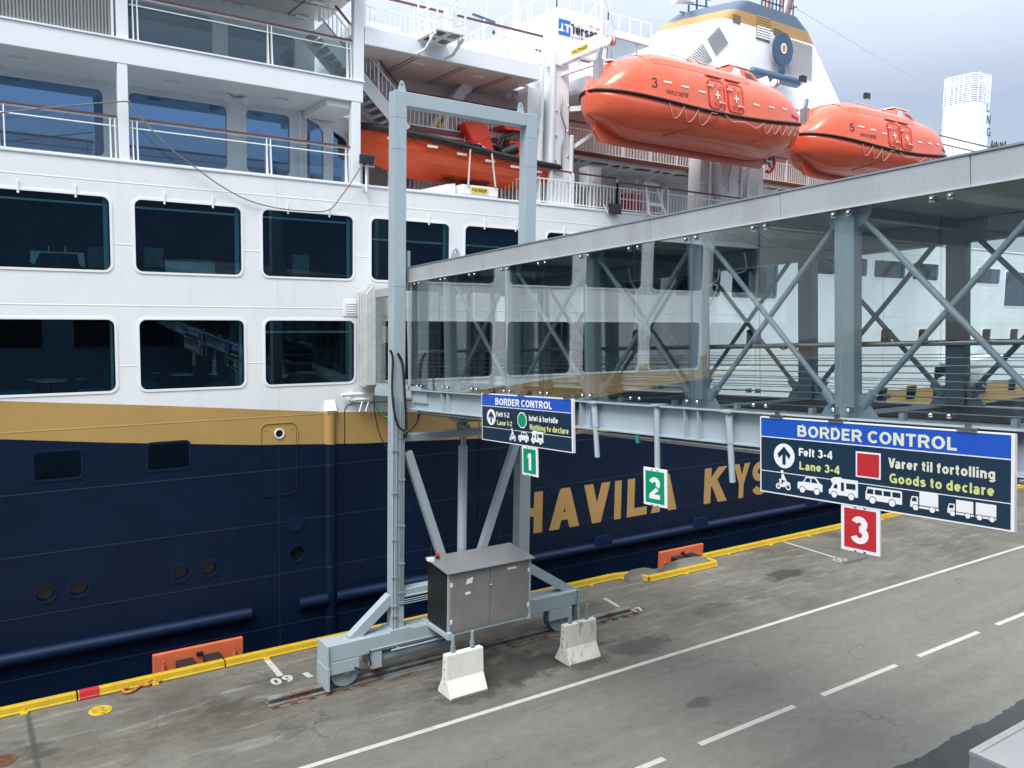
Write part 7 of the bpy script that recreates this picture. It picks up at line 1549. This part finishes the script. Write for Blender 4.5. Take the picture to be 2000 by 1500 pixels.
# ================================================================== THINGS ON THE QUAY
def kerb(pts, label, red=None, loc=None):
    pts = [V(p) for p in pts]; t = thing('kerb_rail', label, 'kerb rail', pts[0].lerp(pts[-1], .5), 'yellow kerb rails along the quay edge')
    m = MB()
    prof = [(-.10, .015), (.02, .015), (.02, .035), (-.03, .05), (-.03, .125), (.0, .14), (.10, .14), (.12, .16), (-.0, .178), (-.07, .17), (-.085, .06), (-.10, .04)]
    for i in range(len(pts)-1):
        p, q = pts[i], pts[i+1]; d = (q-p); d.z = 0; d.normalize(); s_ = V((-d.y, d.x, 0))
        vs = [p + s_*a + ZA*b for a, b in prof] + [q + s_*a + ZA*b for a, b in prof]; n = len(prof)
        m.add(vs, [(j, (j+1) % n, n+(j+1) % n, n+j) for j in range(n)] + [tuple(range(n)), tuple(range(n, 2*n))[::-1]])
    m.build('rail_profile', YEL, t)
    m = MB(); L_ = (pts[1]-pts[0]).length; k = max(1, int(L_/1.9))
    for i in range(len(pts)-1):
        p, q = pts[i], pts[i+1]; k = max(1, int((q-p).length/1.9)); d = (q-p).normalized(); s_ = V((-d.y, d.x, 0))
        for j in range(k):
            c_ = p.lerp(q, (j+.5)/k); m.bar(c_-s_*.20+ZA*.02, c_-s_*.05+ZA*.02, .14, .035); m.bar(c_-s_*.11+ZA*.03, c_-s_*.08+ZA*.12, .05, .03)
    m.build('rail_bracket', YEL, t)
    if red:
        a, b = red; d = (pts[1]-pts[0]).normalized(); s_ = V((-d.y, d.x, 0)); p, q = pts[0]+d*a, pts[0]+d*b; pr2 = [(x-.003 if x < 0 else x+.002, z+.003) for x, z in prof]; n = len(pr2)
        m = MB(); m.add([p + s_*x + ZA*z for x, z in pr2] + [q + s_*x + ZA*z for x, z in pr2], [(j, (j+1) % n, n+(j+1) % n, n+j) for j in range(n)] + [tuple(range(n)), tuple(range(n, 2*n))[::-1]]); m.build('red_stripe', RED, t)
    return t
KYr = 19.72
xr = PZ(172, 1360, .1).x
kerb([(-20, KYr, 0), (1.95, KYr, 0)], 'yellow steel kerb rail nearest the lower left corner of the photo')
kerb([(1.99, KYr, 0), (5.12, KYr, 0)], 'yellow steel kerb rail with a red painted end', (0.02, .42))
kerb([(5.16, KYr, 0), (10.9, KYr, 0)], 'yellow steel kerb rail behind the left end of the gantry wheel beam')
j0, j1, j2, j3, j4 = PZ(1215, 1122, 0), PZ(1222, 1122, 0), PZ(1258, 1132, 0), PZ(1383, 1100, 0), PZ(1372, 1088, 0)
kerb([(10.94, KYr, 0), (j0.x-.5, KYr, 0), (j0.x, KYr-.12, 0)], 'yellow steel kerb rail running past the right end of the gantry')
kerb([(j0.x+.06, KYr-.14, 0), (j2.x, 18.95, 0), (j3.x, 18.95, 0), (j3.x+.12, KYr-.1, 0)], 'yellow steel kerb rail stepping in around the broken quay edge beside the far fender')
kerb([(j3.x+.22, KYr, 0), (31, KYr, 0)], 'yellow steel kerb rail beyond the broken quay edge')
kerb([(31.05, KYr, 0), (36.6, KYr, 0)], 'yellow steel kerb rail behind the red lane 3 sign'); kerb([(36.65, KYr, 0), (70, KYr, 0)], 'farthest yellow steel kerb rail under the large sign')
# broken concrete lumps at the quay edge
for (px, py, w, lab) in ((1255, 1120, .75, 'broken concrete lump inside the bend of the yellow kerb'), (1340, 1095, 1.1, 'worn concrete hump in front of the far orange fender')):
    c_ = PZ(px, py, .12); random.seed(px); m = MB(); n = 14
    rings = [[V((c_.x + w*f*math.cos(2*math.pi*i/n)*(1+.1*random.uniform(-1, 1)), 19.45 + .42*f*math.sin(2*math.pi*i/n), z)) for i in range(n)] for f, z in ((1.05, .004), (.95, .12), (.65, .19), (.25, .21))]
    vs = [p for r_ in rings for p in r_]; m.add(vs, [(k*n+i, k*n+(i+1) % n, (k+1)*n+(i+1) % n, (k+1)*n+i) for k in range(3) for i in range(n)] + [tuple(range(3*n, 4*n))], 0, True)
    tag(m.build('concrete_lump', QUAY), lab, 'concrete')
# fenders
def fender(x0, x1, label, blocks):
    t = thing('quay_fender', label, 'fender', ((x0+x1)/2, 20.2, 0), 'orange quay fenders'); zt_ = .60 if blocks == 0 else .66
    m = MB(); m.box(x0, x1, 20.30, 20.42, -1.4, PY(400, 1265, 20.3).z+.06 if blocks == 0 else PY(1330, 1072, 20.3).z+.02); m.build('fender_panel', ORNG, t, bevel=.015)
    zp_ = (PY(400, 1265, 20.3).z+.06 if blocks == 0 else PY(1330, 1072, 20.3).z+.02)
    m = MB(); xm_ = (x0+x1)/2
    for dx in (-.38, .25): m.box(xm_+dx-.18, xm_+dx+.22, 19.86, 20.298, zp_-.75, zp_-.22)
    m.box(xm_-.08, xm_+.08, 20.25, 20.298, zp_-.22, zp_-.12); m.build('rubber_block', BLACK, t, bevel=.02)
    m = MB()
    for x in (x0+.22, x1-.22): m.flat([[(x-.03, zp_-.42), (x+.02, zp_-.42), (x+.02, zp_-.25), (x-.0, zp_-.22)]], (0, 20.30, 0), XA, ZA, .05); m.dome((x, 20.29, zp_-.2), .025, (0, -1, 0))
    m.build('panel_lug', ORNG, t)
fender(PY(299, 1290, 20.3).x, PY(475, 1262, 20.3).x, 'orange steel fender panel near the red kerb stripe', 0)
fender(PY(1290, 1085, 20.3).x, PY(1374, 1068, 20.3).x, 'orange steel fender panel at the step in the yellow kerb', 1)
# barriers
def barrier(xa, xb, yc, label, dirty):
    t = thing('concrete_barrier', label, 'barrier', ((xa+xb)/2, yc, 0), 'white concrete barriers')
    prof = [(-.30, 0), (-.30, .06), (-.20, .24), (-.115, .40), (-.085, .97), (.085, .97), (.115, .40), (.20, .24), (.30, .06), (.30, 0)]
    m = MB(); n = len(prof); vs = []
    for x in (xa, xb): vs += [V((x, yc+a, b)) for a, b in prof]
    m.add(vs, [(j, (j+1) % n, n+(j+1) % n, n+j) for j in range(n)] + [tuple(range(n))[::-1], tuple(range(n, 2*n))]); m.build('barrier_block', dirty, t, bevel=.018)
    m = MB(); m.box(xa+.01, xb-.01, yc-.303, yc+.303, .003, .055); m.build('worn_foot', mat('bare_concrete_foot', (.26, .245, .21), .9, var=.3, vscale=8), t)
    for f in (.22, .74):
        x = xa + (xb-xa)*f; m = MB(); m.box(x-.045, x-.03, yc-.03, yc+.03, .95, 1.14); m.box(x+.03, x+.045, yc-.03, yc+.03, .95, 1.14); m.tube([(x, yc, 1.02), (x, yc, 1.38)], .038, 10); m.tube([(x-.06, yc, 1.09), (x+.06, yc, 1.09)], .015, 6); m.build('lifting_pin', GREYD, t)
    m = MB()
    for z in (.28, .42, .62, .8): m.dome((xa-.004, yc+.0, z), .018, (-1, 0, 0))
    m.dome(((xa+xb)/2+.02, yc-.09, .62), .022, (0, -1, 0)); m.build('cast_hole', INK, t)
CONC2 = mat('stained_barrier_concrete', (.66, .645, .58), .85, var=.12, vscale=3, dirt=(.24, .18, .12), dscale=2.6, dpos=(.54, .70), stretch=(1.6, 1.6, .45), bump=.25, bscale=30)
barrier(8.88, 9.86, 15.58, 'clean white concrete barrier nearer the camera with two lifting pins', CONC)
barrier(12.22, 13.22, 15.56, 'stained white concrete barrier to the right with brown streaks', CONC2)
# rusty hook and chain, covers
t = thing('crane_hook', 'rusty orange shackle hook with short chain lying by the kerb', 'hook', PZ(275, 1342, 0))
a, b = PZ(243, 1350, .05), PZ(312, 1328, .05); d = (b-a); d.z = 0; Ln = d.length; d.normalize(); s_ = V((-d.y, d.x, 0))
hk = [(.0, .06), (-.02, -.02), (.04, -.08), (.15, -.08), (.26, -.03), (.36, .02), (.44, .05)]
m = MB(); m.tube(smoothpts([a + d*x + s_*y*1.3 + ZA*.0 for x, y in [(.14, .10), (.02, .09)] + hk]), [.030]*(len(hk)+1)*5 + [.030], 8) if False else m.tube(smoothpts([a + d*x + s_*y*1.3 for x, y in [(.14, .10), (.02, .09)] + hk]), .035, 8); m.build('hook_body', RUSTO, t)
m = MB()
for i in range(4):
    c_ = a + d*(.50+i*.125); u_, v_ = d*.095, (s_ if i % 2 == 0 else (s_*.35+ZA*.55))*.065
    m.tube([c_ + u_*math.cos(k*math.pi/5) + v_*math.sin(k*math.pi/5) + ZA*(.02 if i % 2 else 0) for k in range(11)], .022, 6)
m.build('chain_link', RUSTO, t)
def cover(px, py, r, mt, label, nm):
    c_ = PZ(px, py, 0); t = thing(nm, label, 'manhole cover', c_)
    m = MB(); m.tube([(c_.x, c_.y, .003), (c_.x, c_.y, .012)], r, 32); m.build('cover_plate', mt, t)
    m = MB()
    for k in range(-4, 5):
        for l in range(-4, 5):
            if k*k+l*l < 15: m.box(c_.x+k*r*.2-.025, c_.x+k*r*.2+.025, c_.y+l*r*.2-.012, c_.y+l*r*.2+.012, .012, .02)
    m.build('tread_pattern', mt, t)
cover(196, 1388, .23, mat('yellow_cover_paint', (.60, .42, .03), .6, var=.2, vscale=10, dirt=(.2, .13, .03), dscale=9, dpos=(.5, .62)), 'round yellow painted manhole cover near the kerb', 'manhole_cover'); cover(4, 1486, .25, RUST, 'rusty round manhole cover at the lower left corner', 'manhole_cover')
# grey metal box body at the lower right
t = thing('box_body', 'pale grey riveted metal box body standing on the asphalt at lower right', 'metal box', (13.5, 4.2, 0))
PANL = mat('pale_panel', (.50, .505, .51), .45, var=.05, vscale=2, dirt=(.40, .40, .40), dscale=3, dpos=(.6, .9)); TRIM = mat('grey_trim', (.36, .39, .42), .4)
x0, y1, zt_ = 11.80, 5.58, 2.60
m = MB(); m.box(x0, x0+4.2, y1-2.3, y1, .45, zt_-.04); m.build('side_panel', TRIM, t, bevel=.01)
m = MB(); m.box(x0+.10, x0+4.1, y1-2.2, y1-.10, zt_-.04, zt_-.015); m.build('roof_panel', PANL, t)
m = MB(); m.box(x0-.01, x0+4.21, y1-.10, y1+.01, zt_-.06, zt_); m.box(x0-.01, x0+.09, y1-2.31, y1-.10, zt_-.06, zt_); m.box(x0+4.11, x0+4.21, y1-2.31, y1-.10, zt_-.06, zt_); m.box(x0+.09, x0+4.11, y1-2.31, y1-2.21, zt_-.06, zt_); m.build('edge_trim', PANL, t, bevel=.006)
m = MB()
for i in range(14): m.dome((x0+.2+i*.29, y1-.045, zt_), .012, (0, 0, 1))
for i in range(7): m.dome((x0+.04, y1-.3-i*.29, zt_), .012, (0, 0, 1))
m.build('rivet', STEEL, t)
m = MB(); m.box(x0-.015, x0-.001, y1-.30, y1-.17, zt_-.30, zt_-.26); m.build('side_marker_lamp', SIGNW, t, bevel=.006)
m = MB()
for x in (x0+.6, x0+3.4):
    for y in (y1-.35, y1-2.0): m.tube([(x, y-.12, .34), (x, y+.12, .34)], .34, 20)
m.build('wheel', BLACK, t)
# forklift inside the open cargo port of the ship
t = thing('forklift', 'red forklift inside the open cargo port, partly behind the large sign', 'forklift', (50, 22.8, .12))
m = MB(); m.box(48.2, 50.2, 22.2, 23.3, .45, 1.25); m.box(48.2, 48.7, 22.2, 23.3, 1.25, 1.5); m.build('body', RED, t, bevel=.05)
m = MB(); m.bar((48.3, 22.3, 1.4), (48.4, 22.3, 2.5), .06, .06); m.bar((50, 22.3, 1.2), (49.7, 22.3, 2.5), .06, .06); m.box(48.3, 49.8, 22.2, 23.3, 2.5, 2.56); m.build('overhead_guard', GLACK, t)
m = MB(); m.bar((50.4, 22.4, .2), (50.4, 22.4, 2.6), .1, .1); m.bar((50.4, 23.1, .2), (50.4, 23.1, 2.6), .1, .1); m.box(50.45, 51.4, 22.4, 22.5, .2, .26); m.box(50.45, 51.4, 23.0, 23.1, .2, .26); m.build('mast', GLACK, t)
for x in (48.6, 49.9): MB().tube([(x, 22.15, .42), (x, 22.4, .42)], .30, 18).build('wheel', BLACK, t)
m = MB(); m.box(49.2, 49.6, 22.12, 22.2, .6, 1.2); m.build('green_crate_panel', SGREEN, t)
# mooring rope draped along the balcony front
pts = [PY(-40, 224, 21.35), PY(60, 214, 21.35), PY(150, 205, 21.35), PY(247, 198, 21.35), PY(252, 205, 21.3), PY(290, 247, 21.3), PY(330, 288, 21.3), PY(380, 326, 21.32), PY(430, 362, 21.36), PY(480, 389, 21.40), PY(530, 404, 21.42), PY(585, 411, 21.42), PY(640, 411, 21.42), PY(665, 385, 21.36), PY(690, 350, 21.3), PY(703, 328, 21.26)]
tag(MB().tube(smoothpts(pts, 5), .016, 7).build('draped_rope', ROPEM), 'long weathered rope sagging across the white balcony front', 'rope')
# lounge furniture glimpsed through the panes
def table_round(px, py, label, r=.36, Y=22.55):
    c_ = PY(px, py, Y); t = thing('round_table', label, 'table', (c_.x, Y, c_.z-.7), 'round lounge tables')
    MB().tube([(c_.x, Y, c_.z-.03), (c_.x, Y, c_.z)], r, 28).build('table_top', TABLEW, t); MB().tube([(c_.x, Y, c_.z-.7), (c_.x, Y, c_.z-.03)], .035, 8).build('table_leg', INK, t)
table_round(98, 742, 'round pale lounge table behind the left lower window'); table_round(355, 730, 'round pale lounge table behind the second lower window', .30); table_round(596, 726, 'round pale lounge table behind the third lower window', .28)
def seat(px, py, Y, w, label, back=1):
    c_ = PY(px, py, Y); t = thing('lounge_seat', label, 'seat', (c_.x, Y, c_.z-.5), 'blue lounge seats')
    MB().box(c_.x-w/2, c_.x+w/2, Y-.3, Y+.3, c_.z-.45, c_.z-.1).build('cushion', SEATB, t, bevel=.05); m = MB(); xb_ = c_.x + back*(w/2-.07); m.box(xb_-.08, xb_+.08, Y-.3, Y+.3, c_.z-.1, c_.z+.38); m.build('backrest', SEATB, t, bevel=.05)
    m = MB(); m.box(c_.x-back*w*.4-.08, c_.x-back*w*.4+.14, Y-.3, Y-.24, c_.z+.12, c_.z+.15); m.build('arm', mat('brass_arm', (.45, .32, .12), .4), t)
seat(180, 748, 22.5, .75, 'blue seat at the right of the left lower window'); seat(22, 752, 22.3, .9, 'blue seat at the left edge of the left lower window', -1); seat(430, 738, 22.6, .7, 'blue seat at the right of the second lower window'); seat(280, 738, 22.6, .55, 'blue seat at the left edge of the second lower window', -1); seat(655, 738, 22.6, .95, 'blue seat at the right of the third lower window'); seat(535, 740, 22.6, .6, 'blue seat at the left of the third lower window', -1)
c_ = PY(110, 493, 22.6); t = thing('dining_table', 'table with a white cloth behind the upper left window', 'table', (c_.x, 22.6, 9.0))
m = MB(); m.box(c_.x-.55, c_.x+.55, 22.3, 22.9, c_.z-.03, c_.z); m.add([(c_.x-.55, 22.29, c_.z), (c_.x-.35, 22.29, c_.z), (c_.x-.50, 22.27, c_.z-.32), (c_.x-.58, 22.28, c_.z-.25)], [(0, 1, 2, 3)]); m.add([(c_.x+.40, 22.29, c_.z), (c_.x+.55, 22.29, c_.z), (c_.x+.57, 22.28, c_.z-.35), (c_.x+.45, 22.27, c_.z-.30)], [(0, 1, 2, 3)]); m.build('tablecloth', TABLEW, t)
m = MB(); m.box(c_.x-.05, c_.x+.05, 22.5, 22.7, 9.0, c_.z-.03); m.build('pedestal', INK, t)
m = MB()
for dx in (-.17, .18): m.tube([(c_.x+dx, 22.5, c_.z), (c_.x+dx, 22.5, c_.z+.06), (c_.x+dx, 22.5, c_.z+.14)], [.03, .028, .012], 8)
m.build('cruet', STEEL, t)
def chair(px, py, Y, label, h=.42):
    c_ = PY(px, py, Y); t = thing('dining_chair', label, 'chair', (c_.x, Y, 9.0), 'dining chairs behind the upper windows'); mt = mat('grey_green_upholstery', (.22, .27, .27), .7) if 'grey_green_upholstery' not in MATS else MATS['grey_green_upholstery']
    MB().box(c_.x-.24, c_.x+.24, Y-.06, Y+.02, c_.z-.25, c_.z+.28).build('backrest', mt, t, bevel=.05); MB().box(c_.x-.26, c_.x+.26, Y, Y+.5, c_.z-.38, c_.z-.26).build('seat', mt, t, bevel=.04)
    m = MB()
    for dx in (-.2, .2):
        for dy in (.05, .45): m.bar((c_.x+dx, Y+dy, 9.0), (c_.x+dx, Y+dy, c_.z-.38), .03, .03, up=(1, 0, 0))
    m.build('leg', INK, t)
chair(587, 518, 22.3, 'grey chair behind the third upper window'); chair(192, 505, 22.8, 'grey chair right of the white cloth table'); chair(300, 505, 22.9, 'dark chair behind the second upper window')
c_ = PY(375, 508, 22.9); t = thing('wooden_desk', 'brown wooden desk behind the second upper window', 'desk', (c_.x, 22.9, 9.0))
DW = mat('dark_wood', (.10, .055, .035), .5, var=.2); MB().box(c_.x-.75, c_.x+.55, 22.6, 23.3, c_.z-.04, c_.z).build('desk_top', DW, t, bevel=.01); MB().box(c_.x-.72, c_.x+.52, 22.65, 22.7, 9.05, c_.z-.04).build('front_panel', WALLG, t)
m = MB()
for dx in (-.4, -.1, .2): m.box(c_.x+dx, c_.x+dx+.25, 22.75, 23.0, c_.z, c_.z+.015)
m.build('papers', TABLEW, t)
# ------------------------------------------------------------------ fold grouping empties of the ship into real part meshes
def fold(root):
    for e in list(root.children):
        if e.type == 'EMPTY':
            ch = sorted(e.children, key=lambda o: -len(o.data.vertices) if o.type == 'MESH' else 0)
            pref = [o for o in ch if o.name.split('.')[0] in ('pillar', 'casing', 'tower_body', 'jib', 'glass_panel', 'pickets', 'platform_floor', 'panel_board')]
            st_ = [o for o in ch if o.name.startswith('stringer')]
            main = (st_ or pref or ch)[0]; nm = e.name.split('.')[0]; loc = e.location.copy(); rest = [o for o in ch if o is not main]
            deep = [(g_, main) for o in ch for g_ in o.children]
            main.parent = root; main.location = loc
            for o in rest: o.parent = main; o.location = (0, 0, 0)
            for g_, _ in deep:
                if g_.parent is not main: g_.parent = main; g_.location = (0, 0, 0)
            D.objects.remove(e); main.name = nm
fold(ship)
# ------------------------------------------------------------------ far-apart pieces of one mesh become parts of their own
def split_pieces():
    import numpy as np
    for o in list(S.objects):
        if o.type != 'MESH' or 'kind' in o.keys(): continue
        if any(k in o.name for k in ('crown', 'hull_letter', 'lane_number', 'name_plate')): continue
        me = o.data; nv = len(me.vertices); par = list(range(nv))
        def find(a):
            while par[a] != a: par[a] = par[par[a]]; a = par[a]
            return a
        for e in me.edges:
            a, b = find(e.vertices[0]), find(e.vertices[1])
            if a != b: par[max(a, b)] = min(a, b)
        root = [find(i) for i in range(nv)]; ids = {r_: i for i, r_ in enumerate(sorted(set(root)))}; k = len(ids)
        if k < 2 or k > 900: continue
        isl = np.array([ids[r_] for r_ in root]); pts = np.array([v.co[:] for v in me.vertices])
        lo = np.full((k, 3), 1e9); hi = np.full((k, 3), -1e9); np.minimum.at(lo, isl, pts); np.maximum.at(hi, isl, pts)
        size = (hi-lo).max(axis=1); gap = np.maximum(0, np.maximum(lo[:, None]-hi[None], lo[None]-hi[:, None]))
        near = np.sqrt((gap**2).sum(axis=2)) <= np.maximum(.02, .5*np.maximum(size[:, None], size[None]))
        lab = list(range(k))
        def f2(a):
            while lab[a] != a: lab[a] = lab[lab[a]]; a = lab[a]
            return a
        for a, b in zip(*np.nonzero(np.triu(near, 1))):
            a, b = f2(int(a)), f2(int(b))
            if a != b: lab[max(a, b)] = min(a, b)
        comp = np.array([f2(i) for i in range(k)]); groups = sorted(set(comp.tolist()), key=lambda c: -int((comp[isl] == c).sum()))
        if len(groups) < 2 or len(groups) > 100: continue
        pc = comp[isl]
        for gi, c in enumerate(groups):
            bm = bmesh.new(); bm.from_mesh(me); bm.verts.ensure_lookup_table()
            bmesh.ops.delete(bm, geom=[v for v in bm.verts if pc[v.index] != c], context='VERTS')
            nm = D.meshes.new(me.name); bm.to_mesh(nm); bm.free()
            for m_ in me.materials: nm.materials.append(m_)
            if gi == 0: first = nm
            else:
                q = o.copy(); q.data = nm; C.objects.link(q)
        o.data = first
split_pieces()
